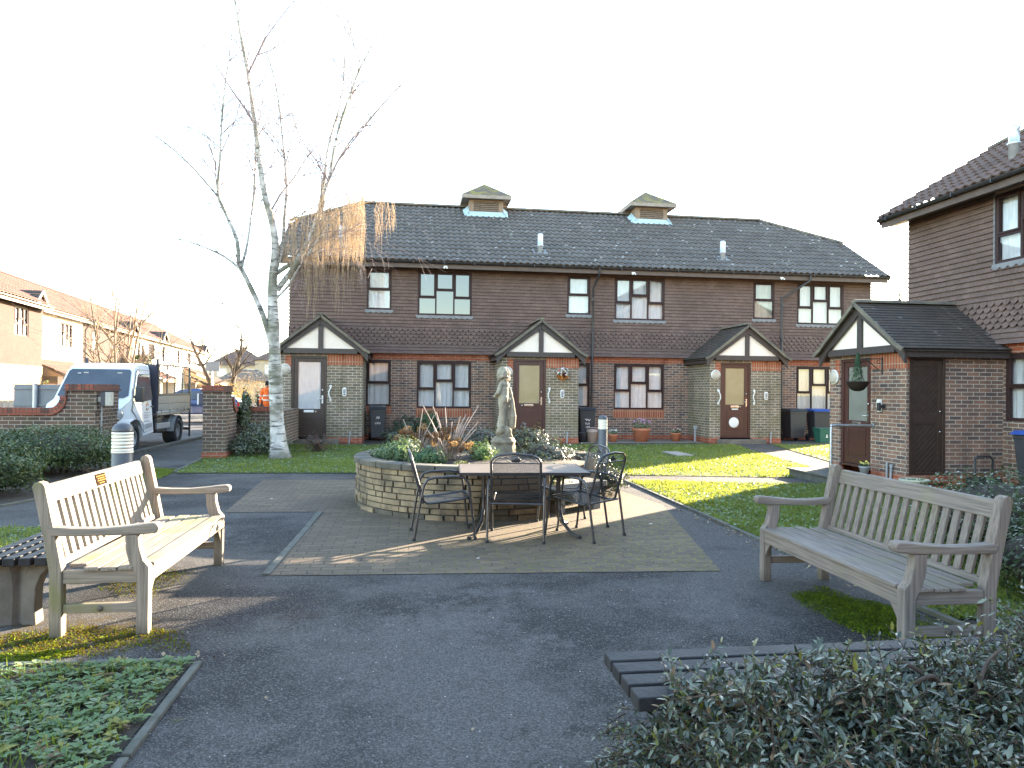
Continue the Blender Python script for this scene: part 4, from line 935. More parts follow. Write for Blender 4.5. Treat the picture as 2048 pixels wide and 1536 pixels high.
b = MB(); b.lathe([(.085, -.1), (.085, .2), (.105, .205), (.105, .235), (.085, .24), (.085, .45), (.11, .5), (.05, .55), (.001, .56)], 16); b.build('flue', FLUE, R2, (2.1, .45, Z0+.6))
before = set(H2.children)
porch(H2, 1.265, -1.81, 0, style='side', doorm=PVC_DOOR, glassm=OBSCURE_GREY, brick=BRICK, rails=(False, False), hook=False, key=False, side_door=True, step=False)
b = MB(); fx = 2.385     # tall store door in the flank: boarded diagonally above and below a middle rail
y0, y1 = -1.76, -1.09
b.box(fx-.07, fx+.004, y0, y0+.05, .02, 2.37); b.box(fx-.07, fx+.004, y1-.05, y1, .02, 2.37); b.box(fx-.07, fx+.004, y0+.05, y1-.05, 2.32, 2.37); b.box(fx-.07, fx+.02, y0, y1, -.02, .02)
sd = b.build('store_door_frame', WOOD_DOOR, H2, bevel=.004)
b = MB(); b.box(fx-.06, fx-.03, y0+.052, y1-.052, .025, 2.31); b.box(fx-.03, fx-.012, y0+.052, y0+.13, .025, 2.31); b.box(fx-.03, fx-.012, y1-.13, y1-.052, .025, 2.31)
for a, c in ((.025, .22), (1.12, 1.32), (2.2, 2.31)): b.box(fx-.03, fx-.012, y0+.13, y1-.13, a, c)
for z0_, z1_ in ((.22, 1.12), (1.32, 2.2)):
    k = -3
    while k < 14:
        ya, za = y0+.13, z0_+k*.105; yb, zb = y1-.13, z0_+k*.105+.41*1.15
        if za < z0_: ya += (z0_-za)/1.15; za = z0_
        if zb > z1_: yb -= (zb-z1_)/1.15; zb = z1_
        if yb-ya > .02: b.bar((fx-.026, ya, za), (fx-.026, yb, zb), .009, .014, (1, 0, 0))
        k += 1
b.build('store_door', WOOD_DOOR, sd, bevel=.003)
b = MB(); b.ball((fx+.0, y1-.1, 1.36), .018); b.ball((fx+.0, y1-.1, .98), .018); b.build('latch', CHROME, sd)
KZ = .905
for c in set(H2.children)-before:
    c.location.z *= KZ
    if abs(c.rotation_euler.x) < .01: c.scale.z = KZ
b = MB(); b.box(.139, 2.391, -1.817, -.01, DZ, -.001); b.build('plinth', BRICK_RED, H2)
b = MB(); b.box(.25, 1.72, -2.72, -1.825, DZ, .03); b.box(.22, 1.75, -2.76, -1.825, .03, .06); b.build('door_step', KERB, H2, bevel=.008)
b = MB(); b.box(1.68, 1.77, -1.86, -1.815, 1.20, 1.42); b.box(1.685, 1.765, -1.875, -1.86, 1.22, 1.40); ks = b.build('key_safe', WHITEP, H2, bevel=.015); b = MB(); b.box(1.70, 1.75, -1.88, -1.872, 1.23, 1.27); b.build('key_slot', BLACKP, ks)
b = MB(); b.box(1.47, 1.53, -1.83, -1.812, 1.25, 1.33); b.build('door_bell', TAUPE, H2, bevel=.006)
b = MB(); b.tube([(1.83, -1.82, 1.31), (1.83, -1.9, 1.30), (1.83, -1.93, 1.26)], .03, 8); b.box(1.80, 1.86, -1.95, -1.90, 1.22, 1.36); b.build('security_light', BLACKP, H2, bevel=.01)
b = MB(); xb, yb = 1.78, -1.835       # scrolled iron basket bracket
b.tube([(xb, yb, 1.86), (xb, yb, 2.16)], .011, 8); b.tube([(xb, yb, 2.13), (xb, yb-.42, 2.13), (xb, yb-.46, 2.11), (xb, yb-.46, 2.08)], .009, 8); b.tube([(xb, yb, 1.90), (xb, yb-.12, 1.98), (xb, yb-.30, 2.12)], .007, 6)
b.tube([(xb, yb-.02, 2.05), (xb, yb-.09, 2.05), (xb, yb-.10, 2.09), (xb, yb-.05, 2.11)], .006, 6); b.build('basket_bracket', BLACKP, H2)
b = MB(); b.tube([(1.95, -1.85, 0), (1.95, -1.85, .33)], .02, 8); b.build('gas_pipe', GREYP, H2)
b = MB(); b.tube([(1.52, -1.815, .95), (1.50, -2.55, .95), (1.49, -2.6, .94), (1.49, -2.61, .90), (1.49, -2.61, DZ)], .024, 10); b.tube([(1.52, -1.83, .95), (1.52, -1.815, .95)], .045, 12); b.ball((1.49, -2.6, .94), .032); b.lathe([(.045, .085), (.045, .095)], 12, (1.49, -2.61, 0)); hr = b.build('handrail', GALV, None); hr.location = H2.location; hr.rotation_euler = (0, 0, R(-90)); hr.scale = (K2, K2, K2); tag(hr, 'galvanised tube handrail beside the right-hand house door', 'handrail')
# ------------------------------------------------------------------ garden furniture
def arc(c, r, a0, a1, n): return [(c[0]+r*math.cos(R(a0+(a1-a0)*i/n)), c[1]+r*math.sin(R(a0+(a1-a0)*i/n))) for i in range(n+1)]
def make_bench(label, mat, L=1.83, plaque=False):
    """memorial bench; local x along its length, y: 0 at the front legs, + to the back"""
    t = thing('park_bench', label, 'bench'); w_ = .07
    for x in (0, L-w_):
        b = MB()     # front leg with swept upper part carrying the arm
        pr = [(-.035, 0), (.035, 0), (.035, .36), (.075, .43), (.10, .52), (.105, .615), (.03, .615), (.022, .54), (.0, .46), (-.035, .42)]
        b.prism(pr, w_, 0, x); b.build('leg', mat[2], t, bevel=.006)
        b = MB()     # rear leg runs up into the raked back post with a round head
        pr = [(.455, 0), (.525, 0), (.53, .40), (.565, .60), (.625, .885)]+[(.595+.037*math.cos(R(a)), .905+.037*math.sin(R(a))) for a in (10, 50, 90, 130, 170)]+[(.495, .60), (.46, .42)]
        b.prism(pr, w_, 0, x); b.build('leg', mat[2], t, bevel=.006)
        b = MB()     # arm: slightly dished, scrolled front end
        top = [(.545, .672), (.40, .660), (.25, .658), (.12, .668), (.0, .682)]; nose = [(-.06+.032*math.cos(R(a)), .655+.032*math.sin(R(a))) for a in (80, 110, 140, 180, 220, 260, 290)]
        bot = [(.0, .618), (.15, .615), (.35, .612), (.52, .615)]
        pr = top+nose+bot; b.prism(pr[::-1], w_+.012, 0, x-.006); b.build('armrest', mat[1], t, bevel=.008)
        b = MB(); b.box(x+.012, x+w_-.012, .035, .458, .325, .405); b.build('seat_rail', mat[1], t, bevel=.005)
        b = MB(); b.box(x+.014, x+w_-.014, .035, .456, .145, .20); s = b.build('stretcher', mat[1], t, bevel=.005)
        b = MB(); b.lathe([(.018, 0), (.016, .006), (.001, .007)], 14); b.build('peg', mat[1], s, (x+(.012 if x == 0 else w_-.012), .245, .172), rot=(0, R(-90 if x == 0 else 90), 0))
    b = MB(); b.box(w_, L-w_, -.03, .018, .315, .405)
    for x, s in ((w_, 1), (L-w_, -1)):
        pr = [(x, .315), (x+s*.09, .315), (x+s*.06, .285), (x+s*.03, .25), (x, .20)]
        b.prism(pr if s < 0 else pr[::-1], .03, 1, -.022)
    b.build('front_rail', mat[0], t, bevel=.005)
    b = MB(); n = 5; y = -.045
    for i in range(n):
        d = .088 if i < 4 else .10; x0, x1 = (w_+.003, L-w_-.003) if i in (0, 4) else (-.004, L+.004); z = .412-.006*math.sin(math.pi*(i+.5)/5)*2
        if i == 0: x0, x1 = w_+.003, L-w_-.003
        b.box(x0 if i else w_+.003, x1, y, y+d, z, z+.024); y += d+.010
    b.build('seat', mat[0], t, bevel=.005)
    # back: rails and upright slats between the posts, raked with them
    def by(z): return .50+(z-.42)*(.115/.46)
    def rake(b, x0, x1, z0, z1, th, off=0):
        y0, y1 = by(z0)+off, by(z1)+off; b.add([(x0, y0, z0), (x1, y0, z0), (x1, y0+th, z0), (x0, y0+th, z0), (x0, y1, z1), (x1, y1, z1), (x1, y1+th, z1), (x0, y1+th, z1)], [(3, 2, 1, 0), (4, 5, 6, 7), (0, 1, 5, 4), (1, 2, 6, 5), (2, 3, 7, 6), (3, 0, 4, 7)])
    b = MB(); rake(b, w_, L-w_, .795, .90, .036); b.build('top_rail', mat[0], t, bevel=.006)
    b = MB(); rake(b, w_, L-w_, .415, .452, .036); b.build('lower_rail', mat[0], t, bevel=.004)
    b = MB(); k = 17; g = (L-2*w_)/k
    for i in range(k): rake(b, w_+g*(i+.5)-.028, w_+g*(i+.5)+.028, .452, .795, .02, .008)
    b.build('backrest_slats', mat[2], t, bevel=.003)
    if plaque:
        b = MB(); rake(b, L*.5-.085, L*.5+.085, .808, .888, .004, -.005); p = b.build('plaque', PLAQUE, t)
        b = MB()
        for z, h in ((.872, .075), (.856, .06), (.841, .068), (.824, .045)):
            x = L*.5-h
            while x < L*.5+h-.004:
                q = min(rnd.choice((.012, .02, .028)), L*.5+h-x); rake(b, x, x+q, z-.0036, z+.0036, .003, -.0075); x += q+.006
        b.build('engraved_lines', GOLD, p)
    return t
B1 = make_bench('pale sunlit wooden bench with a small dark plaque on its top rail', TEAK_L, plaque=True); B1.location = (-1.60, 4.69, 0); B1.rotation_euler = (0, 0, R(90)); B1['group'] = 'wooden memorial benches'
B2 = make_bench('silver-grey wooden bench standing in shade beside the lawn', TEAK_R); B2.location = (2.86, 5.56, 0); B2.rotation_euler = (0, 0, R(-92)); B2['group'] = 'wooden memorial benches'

def slat_bench(label, loc, rz, L=1.9, wd=.44, n=5, h=.45):
    """backless bench: dark slats on two flared concrete feet; local x along length"""
    t = thing('slatted_bench', label, 'bench', loc, rz, 'backless slatted benches')
    b = MB(); s = (wd+.022)/n
    for i in range(n): y = i*s; b.box(0, L, y, y+s-.022, h-.05, h)
    b.build('seat', SLATWOOD, t, bevel=.005)
    for x in ((.10, L-.22) if wd < .445 else (.62, L-.22)):
        b = MB(); zs = [0, .12, .24, .32, .365, .395]; ws = [.115, .105, .11, .14, .185, .215]; vs = []
        for z, hw in zip(zs, ws):
            d = .055
            for (dx, dy) in ((-d, -hw), (-d*.75, -hw*.28), (-d*.2, 0), (-d*.75, hw*.28), (-d, hw), (d, hw), (d*.75, hw*.28), (d*.2, 0), (d*.75, -hw*.28), (d, -hw)): vs.append((x+.06+dx, wd/2+dy, z))
        m = 10; fs = [(i*m+j, i*m+(j+1) % m, (i+1)*m+(j+1) % m, (i+1)*m+j) for i in range(len(zs)-1) for j in range(m)]
        fs = [f[::-1] for f in fs]+[tuple(range(m)), tuple(range(len(vs)-m, len(vs)))[::-1]]
        b.add(vs, fs); b.build('foot', CONCRETE, t, bevel=.008)
    return t
slat_bench('low dark slatted bench with concrete feet behind the pale plaque bench', (-2.22, 4.86, 0), R(90), 1.9, .44)
slat_bench('low dark plank bench half buried in the glossy shrub', (.80, 2.45, 0), 0, 2.6, .45, 4)

def make_chair(label):
    """mesh armchair facing +y: sling frame between two splayed leg-and-arm hoops"""
    t = thing('garden_chair', label, 'chair', group='black mesh garden chairs'); hw = .245
    fl = lambda: None
    def hoop(x):
        pts = [(x, -.30, 0), (x, -.235, .42), (x, -.205, .56), (x, -.17, .615), (x, -.10, .635), (x, .10, .645), (x, .20, .63), (x, .245, .57), (x, .265, .42), (x, .315, 0)]
        P = [Vector(p) for p in pts]; out = []
        for a, c in zip(P[:-1], P[1:]):
            for k in range(3): out.append(a.lerp(c, k/3))
        out.append(P[-1]); return out
    for s in (-1, 1):
        b = MB(); b.tube(hoop(s*(hw+.035)), .0125, 8); o = b.build('leg_hoop', METAL_B, t)
        for y in (-.30, .315): b = MB(); b.lathe([(.016, 0), (.018, .012), (.017, .035)], 10, (s*(hw+.035), y, 0)); b.build('rubber_foot', RUBBER, o)
    side = [(.27, .425), (.20, .418), (.05, .395), (-.12, .375), (-.17, .375), (-.205, .40), (-.225, .47), (-.27, .62), (-.315, .78), (-.325, .815)]
    loop = [(-hw, y, z) for y, z in side]+[(-hw+.03, -.335, .855), (-hw+.09, -.342, .880), (0, -.346, .895), (hw-.09, -.342, .880), (hw-.03, -.335, .855)]+[(hw, y, z) for y, z in side[::-1]]+[(hw-.02, .285, .42), (-hw+.02, .285, .42)]
    b = MB(); b.tube(loop, .0125, 8, closed=True); b.tube([(-hw, -.322, .80), (hw, -.322, .80)], .007, 6); b.tube([(-hw-.03, -.215, .385), (hw+.03, -.215, .385)], .011, 8); b.tube([(-hw-.03, .255, .405), (hw+.03, .255, .405)], .010, 8); b.build('frame', METAL_B, t)
    b = MB()
    for s in (-1, 1): b.tube([(s*.02, -.326, .81), (s*.07, -.333, .845), (s*.14, -.337, .868), (s*.215, -.325, .81)], .004, 5); b.tube([(s*.06, -.324, .805), (s*.13, -.332, .84), (s*.2, -.334, .852)], .003, 5)
    b.ball((0, -.334, .84), (.035, .006, .032), 8, 6); b.ball((-.03, -.332, .83), (.02, .005, .02), 8, 6); b.ball((.03, -.332, .83), (.02, .005, .02), 8, 6); b.build('ornament', METAL_B, t)
    sec = [(.285, .420), (.20, .416), (.05, .393), (-.10, .378), (-.165, .377), (-.20, .398), (-.222, .46), (-.265, .61), (-.31, .77), (-.32, .80)]
    b = MB(); b.smooth = True; d = 0; P = []; D = [0]
    for a, c in zip(sec[:-1], sec[1:]): D.append(D[-1]+math.hypot(c[0]-a[0], c[1]-a[1]))
    for i in range(len(sec)-1):
        (ya, za), (yb, zb) = sec[i], sec[i+1]
        b.add([(-hw, ya, za), (hw, ya, za), (hw, yb, zb), (-hw, yb, zb)], [(0, 1, 2, 3)], [((-hw, D[i]), (hw, D[i]), (hw, D[i+1]), (-hw, D[i+1]))])
    b.build('mesh_seat', MESHP, t)
    return t
def face(o, x, y, ax, ay): o.location = (x, y, 0); o.rotation_euler = (0, 0, math.atan2(ay, ax)-math.pi/2)
C1 = make_chair('black mesh armchair with its back to the viewer in front of the table'); face(C1, 1.10, 7.37, .19, .98)
C2 = dup(C1, label='black mesh armchair seen side-on at the left end of the table'); face(C2, .34, 7.58, .98, .05)
C3 = dup(C1, label='black mesh armchair turned three-quarters beside the right front table corner'); face(C3, 1.83, 7.40, -.66, .75)
C4 = dup(C1, label='black mesh armchair tucked behind the other chair, next to the grey bollard'); face(C4, 1.83, 8.02, -.96, -.22)
# table
T = thing('garden_table', 'rectangular grey-topped metal garden table between the chairs', 'table', (1.19, 7.68, 0), R(-3)); hl, hd, ht = .66, .44, .685
b = MB(); b.box(-hl, hl, -hd, hd, ht-.012, ht); b.build('tabletop', TABLE, T, bevel=.004)
b = MB(); b.box(-hl-.008, hl+.008, -hd-.008, -hd, ht-.028, ht+.001); b.box(-hl-.008, hl+.008, hd, hd+.008, ht-.028, ht+.001); b.box(-hl-.008, -hl, -hd, hd, ht-.028, ht+.001); b.box(hl, hl+.008, -hd, hd, ht-.028, ht+.001); b.build('rim', METAL_B, T)
for s in (-1, 1):
    for q in (-1, 1):
        b = MB(); pts = [(s*.40, q*.045, ht-.02), (s*.40, q*.05, .42), (s*.405, q*.07, .26), (s*.43, q*.16, .13), (s*.49, q*.30, .05), (s*.56, q*.40, .022)]; P = []
        for a, c in zip(pts[:-1], pts[1:]):
            for k in range(4): P.append(Vector(a).lerp(Vector(c), k/4))
        P.append(Vector(pts[-1])); b.tube(P, .018, 10); o = b.build('leg', METAL_B, T); b = MB(); b.ball((s*.565, q*.405, .022), .023); b.build('rubber_foot', RUBBER, o)
    b = MB(); b.tube([(s*.40, -.36, ht-.022), (s*.40, .36, ht-.022)], .014, 8); b.build('top_bearer', METAL_B, T)
b = MB(); b.tube([(-.40, 0, .36), (.40, 0, .36)], .016, 8); b.build('cross_bar', METAL_B, T)

# ------------------------------------------------------------------ the round stone planter, its soil and statue
PC = (.92, 9.90); PR, PH = 1.62, .64
PT = thing('stone_planter', 'low round planter walled in weathered yellow stone blocks', 'planter', (*PC, 0))
def a_of(x, y): return math.atan2(y-PC[1], x-PC[0])
b = MB(); g = random.Random(5); rows = 8; rh = (PH-.075)/rows; A0, A1 = R(-66), R(-66-296)
for i in range(rows):
    a = A0-(g.uniform(0, .1) if i % 2 else 0); z0, z1 = i*rh, (i+1)*rh
    while a > A1:
        w_ = g.uniform(.12, .24) if g.random() < .82 else .08; e = max(a-w_, A1)
        j = g.uniform(-.014, .012); r0, r1 = PR-.10, PR+j; k = 3; b.cur = 1 if (g.random() < .05 or i == 0 and g.random() < .3) else 0
        gap = .009/PR*1.2; vs = []
        for q in range(k+1):
            t = a-gap+(e+gap-a+gap)*q/k; c, s = math.cos(t), math.sin(t); r1q = r1+g.uniform(-.004, .004)
            vs += [(r0*c, r0*s, z0+.007), (r1q*c, r1q*s, z0+.007), (r1q*c, r1q*s, z1-.007), (r0*c, r0*s, z1-.007)]
        fs = []
        for q in range(k):
            o = q*4; fs += [(o+1, o+5, o+6, o+2), (o+2, o+6, o+7, o+3), (o, o+4, o+5, o+1)]
        fs = [f[::-1] for f in fs]+[(0, 1, 2, 3), (k*4+3, k*4+2, k*4+1, k*4)]
        b.add(vs, fs); a = e
b.build('stone_wall', [STONE_W, STONE_D], PT, bevel=.007)
b = MB(); n = 60; vs = []      # mortar core behind the blocks
for q in range(n+1):
    t = A0+(A1-A0)*q/n; c, s = math.cos(t), math.sin(t)
    for r_, z in ((PR-.16, 0), (PR-.022, 0), (PR-.022, PH-.075), (PR-.16, PH-.075)): vs.append((r_*c, r_*s, z))
fs = [f[::-1] for q in range(n) for f in ((q*4+1, q*4+5, q*4+6, q*4+2), (q*4+2, q*4+6, q*4+7, q*4+3), (q*4+3, q*4+7, q*4+4, q*4))]
b.add(vs, fs+[(0, 1, 2, 3)]); b.build('mortar', STONE_J, PT)
b = MB(); k = 0; a = A0; 
while a > A1:
    e = max(a-.27, A1); vs = []
    for q in range(5):
        t = a-.004+(e+.004-a+.004)*q/4; c, s = math.cos(t), math.sin(t)
        for r_, z in ((PR-.19, PH-.075), (PR+.025, PH-.075), (PR+.03, PH-.01), (PR+.01, PH), (PR-.18, PH)): vs.append((r_*c, r_*s, z))
    fs = []
    for q in range(4):
        for j in range(5): fs.append((q*5+j, q*5+5+j, q*5+5+(j+1) % 5, q*5+(j+1) % 5))
    b.add(vs, [f[::-1] for f in fs]+[(0, 1, 2, 3, 4), (24, 23, 22, 21, 20)]); a = e
b.build('coping', plain('dark_coping', (.12, .105, .08), (.065, .06, .05), 4, .9, .5), PT, bevel=.005)
b = MB(); b.lathe([(PR-.12, .56), (PR*.6, .62), (.001, .66)], 40); so_ = b.build('soil', SOIL, PT)
# the wall stops in a raking end on the right, a low slab seat outside it
for t in (A0, A1):
    b = MB(); c, s = math.cos(t), math.sin(t); M = Matrix.Rotation(t, 4, 'Z'); M.translation = Vector((c*(PR-.3), s*(PR-.3), PH*.46)); b.obox(M, .62, .16, PH*.92); b.build('end_wall', STONE_W, PT, bevel=.012)
SB = MB(); SB.box(-.42, .42, -.2, .2, .30, .37); 
for x in (-.3, .3): SB.box(x-.06, x+.06, -.15, .15, 0, .30)
sb_ = SB.build('stone_block', SLAB, None, (2.06, 9.05, 0), bevel=.01, rot=(0, 0, R(28))); tag(sb_, 'low pale stone slab set beside the open end of the planter', 'stone slab')

# statue: a child standing on a flared rock base, seen from behind, head turned to the left
S = thing('statue', 'weathered stone statue of a curly-haired child on a flared rock base', 'statue', (1.27, 9.85, .60), R(48))
body = [((.0, 0, .72), (-.01, 0, .80), .088, .090), ((-.01, .0, .80), (.0, .0, .90), .09, .082), ((0, 0, .90), (.015, 0, .985), .084, .080),
        ((-.065, .0, .985), (.085, 0, .985), .042, .042), ((.0, 0, 1.0), (-.012, 0, 1.06), .042, .036),
        ((-.045, -.045, .745), (-.045, -.048, .76), .062, .062), ((.045, -.04, .735), (.045, -.042, .75), .060, .060),
        # left leg bears the weight, right leg a little bent
        ((-.035, -.005, .72), (-.02, .0, .50), .075, .05), ((-.02, 0, .50), (.0, .0, .32), .050, .038), ((.045, -.01, .70), (.065, .03, .49), .07, .048), ((.065, .03, .49), (.055, -.01, .33), .046, .036),
        ((-.0, .02, .32), (-.0, .07, .31), .034, .026), ((.055, .0, .33), (.06, .06, .31), .034, .026),
        # arms: left folded across, right down to the drapery
        ((-.075, 0, .985), (-.125, .015, .86), .040, .036), ((-.125, .015, .86), (-.09, .10, .80), .034, .028), ((-.09, .10, .80), (.0, .13, .83), .028, .022),
        ((.095, 0, .985), (.115, .01, .88), .040, .034), ((.115, .01, .88), (.10, .03, .79), .034, .028), ((.10, .03, .79), (.085, .055, .745), .026, .022)]
for i, (dx, L_) in enumerate(((-.014, .028), (-.005, .034), (.005, .032), (.014, .025))): body.append(((.085+dx, .06, .745), (.083+dx, .075, .745-L_), .008, .006)); body.append(((.0, .13, .83+dx), (L_, .135, .832+dx), .008, .006))
body += [((.07, .055, .75), (.06, .075, .735), .009, .007), ((-.01, .13, .845), (.0, .135, .865), .009, .007)]
blob('body', body, STATUE, .0085, 2, S)
hd_ = [((-.015, .01, 1.145), (-.02, .012, 1.175), .083, .080), ((-.05, .03, 1.12), (-.055, .035, 1.11), .052, .046), ((-.092, .05, 1.135), (-.107, .055, 1.125), .013, .011), ((-.088, .042, 1.10), (-.092, .045, 1.098), .016, .013),
       ((-.085, .035, 1.16), (-.07, .03, 1.17), .03, .03), ((-.07, .045, 1.078), (-.065, .04, 1.08), .024, .022), ((.005, .07, 1.13), (.008, .075, 1.135), .02, .016), ((-.092, .062, 1.15), (-.09, .064, 1.15), .011, .011), ((-.078, .075, 1.15), (-.078, .077, 1.15), .010, .010)]
hdo = blob('head', hd_, STATUE, .007, 1, S)
g = random.Random(3); cur = []
for k in range(70):
    a, e = g.uniform(0, 6.283), g.uniform(-.5, 1.5); d = Vector((math.cos(a)*math.cos(e), math.sin(a)*math.cos(e), math.sin(e)))
    if d.x < -.35 and d.y > -.1 and d.z < .55: continue
    p = Vector((-.01, .005, 1.165))+d*.088; q = p+Vector((g.uniform(-.02, .02), g.uniform(-.02, .02), -.02)); cur.append((p, q, .023, .018))
for k in range(7): x = -.03+.016*k; cur.append(((x, -.055, 1.10), (x, -.05, 1.06), .024, .018))
blob('hair', cur, STATUE, .007, 1, hdo)
dr = [((.09, -.05, .93), (.11, -.085, .72), .022, .035), ((.11, -.085, .72), (.12, -.10, .48), .035, .05), ((.12, -.10, .48), (.14, -.07, .33), .055, .06), ((.105, .03, .77), (.10, .0, .62), .034, .040), ((.10, 0, .62), (.115, -.02, .45), .045, .055), ((.115, -.02, .45), (.15, .0, .33), .06, .05), ((.06, .06, .72), (.07, .07, .5), .05, .06), ((.07, .07, .5), (.05, .08, .33), .06, .07)]
blob('drapery', dr, STATUE, .009, 2, S)
b = MB(); b.smooth = True; nn = 40; g = random.Random(8); ng = [g.uniform(0, 6.28) for _ in range(6)]
prof = [(.215, -.16), (.205, -.08), (.19, 0), (.176, .08), (.166, .15), (.160, .195), (.170, .205), (.172, .222), (.160, .232), (.150, .26), (.12, .275), (.001, .275)]; vs = []
for r_, z in prof:
    for j in range(nn):
        a = 6.2832*j/nn; sq = (abs(math.cos(a-.5))**5+abs(math.sin(a-.5))**5)**(-1/5); k = r_*(.55+.45*sq)*(1+.018*math.sin(a*5+z*40+ng[0])+.014*math.sin(a*9-z*70+ng[1])+g.uniform(-.012, .012)); vs.append((k*math.cos(a), k*math.sin(a), z))
b.add(vs, [(i*nn+j, i*nn+(j+1) % nn, (i+1)*nn+(j+1) % nn, (i+1)*nn+j) for i in range(len(prof)-1) for j in range(nn)]); b.build('pedestal', STATUE_D, S)
rk = []
for k in range(26): a = g.uniform(0, 6.28); q = g.uniform(.02, .10); z = g.uniform(.25, .36); rk.append(((q*math.cos(a), q*math.sin(a), z), (q*math.cos(a)*.8, q*math.sin(a)*.8, z+.05), g.uniform(.035, .055), g.uniform(.02, .035)))
blob('rock_base', rk, STATUE_D, .009, 1, S)
for o in list(S.children):
    if o.name.split('.')[0] not in ('rock_base', 'pedestal'): o.scale = (.88, .88, .855); o.location.z = .40-.31*.855+.012
# ------------------------------------------------------------------ bollards
def bollard(label, loc, h, r, H):
    t = thing('bollard_light', label, 'bollard', loc, 0, 'louvred bollard lights'); hb = h-H-r*.9
    b = MB(); b.lathe([(r*1.12, 0), (r*1.12, .01), (r, .02), (r, hb-.01), (r*.95, hb)], 28); b.build('post', BOL_GREY, t)
    b = MB(); k = 6; z = hb
    b.lathe([(r*.8, z), (r*.8, z+H)], 24)
    for i in range(k): a = z+.012+(H-.01)*i/k; q = (H-.01)/k; b.lathe([(r*.9, a), (r*1.01, a+q*.08), (r*1.01, a+q*.76), (r*.9, a+q*.86)], 28)
    b.build('louvre_head', WHITE_LOUV, t)
    b = MB(); b.lathe([(r*1.03, h-r*.9), (r*1.03, h-r*.82), (r*.96, h-r*.5), (r*.74, h-r*.2), (r*.4, h-r*.05), (.001, h)], 28); b.build('dome_cap', BOL_GREY, t)
    b = MB(); b.lathe([(r*1.02, hb-.004), (r*1.04, hb+.004), (r*1.02, hb+.012)], 28); b.build('white_band', WHITE_LOUV, t)
    return t
bollard('grey dome-topped bollard light with white louvres behind the left bench', (-3.42, 9.30, 0), 1.08, .118, .25)
bollard('slim grey bollard light with white louvres on the lawn beyond the table', (3.62, 13.35, 0), 1.06, .088, .18)
# ------------------------------------------------------------------ gate walls
def coping_curve(mb, pts, y0, y1, hgt=.105, brick=.075):
    """bricks on edge following the wall top; pts (x,z) of the coping's underside"""
    P = [Vector((p[0], 0, p[1])) for p in pts]; Q = [P[0]]
    for a, b in zip(P[:-1], P[1:]):
        n = max(1, round((b-a).length/brick)); Q += [a.lerp(b, (k+1)/n) for k in range(n)]
    def nrm(i):
        d = (Q[min(i+1, len(Q)-1)]-Q[max(i-1, 0)]).normalized(); nn = Vector((-d.z, 0, d.x)); return nn if nn.z > 0 or abs(nn.z) < .05 else -nn
    for i in range(len(Q)-1):
        a, b = Q[i], Q[i+1]; h = hgt+rnd.uniform(-.003, .003); mb.cur = rnd.choice((0, 0, 0, 1)); c, d = b+nrm(i+1)*h, a+nrm(i)*h; g_ = (b-a)*.04
        vs = [(p.x, y, p.z) for y in (y0, y1) for p in (a+g_, b-g_, c-g_, d+g_)]
        mb.add(vs, [(0, 1, 2, 3), (7, 6, 5, 4), (0, 4, 5, 1), (1, 5, 6, 2), (2, 6, 7, 3), (3, 7, 4, 0)])
    mb.cur = 0
CAPB = m_brick('engineering_red_brick', (.26, .075, .05), (.32, .095, .06), (.36, .11, .07), (.15, .11, .09))
DIRTB = m_brick('dirty_red_brick', (.12, .06, .05), (.16, .07, .05), (.2, .08, .06), (.12, .1, .085))
GWL = thing('gate_wall', 'low brown brick wall swept up to a capped pillar left of the entrance', 'wall')
yw0, yw1 = 15.4, 15.62; top = [(-14, .97), (-7.02, .97)]+[(-7.02+.30*math.sin(R(a))*1.0, .97+.34*(1-math.cos(R(a)))) for a in (15, 30, 45, 60, 75, 90)]+[(-6.72, 1.32)]
top2 = [(-6.70, 1.30), (-6.16, 1.30)]
b = MB(); pts = top[:-1]+[(-6.19, 1.30), (-6.19, .16), (-14, .16)]
b.prism(pts[::-1], yw1-yw0, 1, yw0); b.build('wall', BRICK_GATE, GWL)
b = MB(); b.box(-14, -6.16, yw0-.02, yw1+.02, 0, .159); b.build('plinth', BRICK_RED, GWL)
b = MB(); b.box(-6.72, -6.16, yw0-.004, 16.5, 1.0, 1.415); b.box(-6.72, -6.18, yw1, 16.5, .16, 1.0); b.build('pillar', BRICK_GATE, GWL)
b = MB(); b.box(-6.76, -6.12, yw0-.05, 16.54, 1.416, 1.45); b.build('creasing_tile', DIRTB, GWL); b = MB(); b.box(-6.14, -5.72+-.42, yw0, 16.5, 1.451, 1.55); 
b2 = MB(); coping_curve(b2, [(-6.74, 1.45), (-6.14, 1.45)], yw0-.02, 16.5, .10); b2.build('pillar_cap', [CAPB, DIRTB], GWL)
b = MB(); coping_curve(b, top[:-1], yw0-.03, yw1+.03); coping_curve(b, [(-6.70, 1.30), (-6.735, 1.30)], yw0-.03, yw1+.03); b.build('coping', [CAPB, DIRTB], GWL)
b = MB(); top3 = [(p[0], p[1]-.028) for p in top[:-1]]
for a, c in zip(top3[:-1], top3[1:]): b.bar((a[0], (yw0+yw1)/2, a[1]+.01), (c[0], (yw0+yw1)/2, c[1]+.01), .30, .03)
b.build('tile_course', CAPB, GWL)
b = MB(); b.box(-6.10, -5.90, 15.42, 15.55, 1.12, 1.40); e = b.build('entry_box', plain('box_back', (.03, .035, .05), None, 5, .5), GWL, bevel=.01); b = MB(); b.box(-6.0, -5.89, 15.40, 15.53, 1.125, 1.395); b.box(-6.16, -6.10, 15.45, 15.52, 1.2, 1.3); b.build('box_cover', plain('putty_cover', (.42, .40, .34), None, 5, .5), e, bevel=.006)
b = MB(); b.tube([(-6.10, 15.5, 1.12), (-6.10, 15.5, .0)], .016, 8); b.build('conduit', GREYP, GWL)
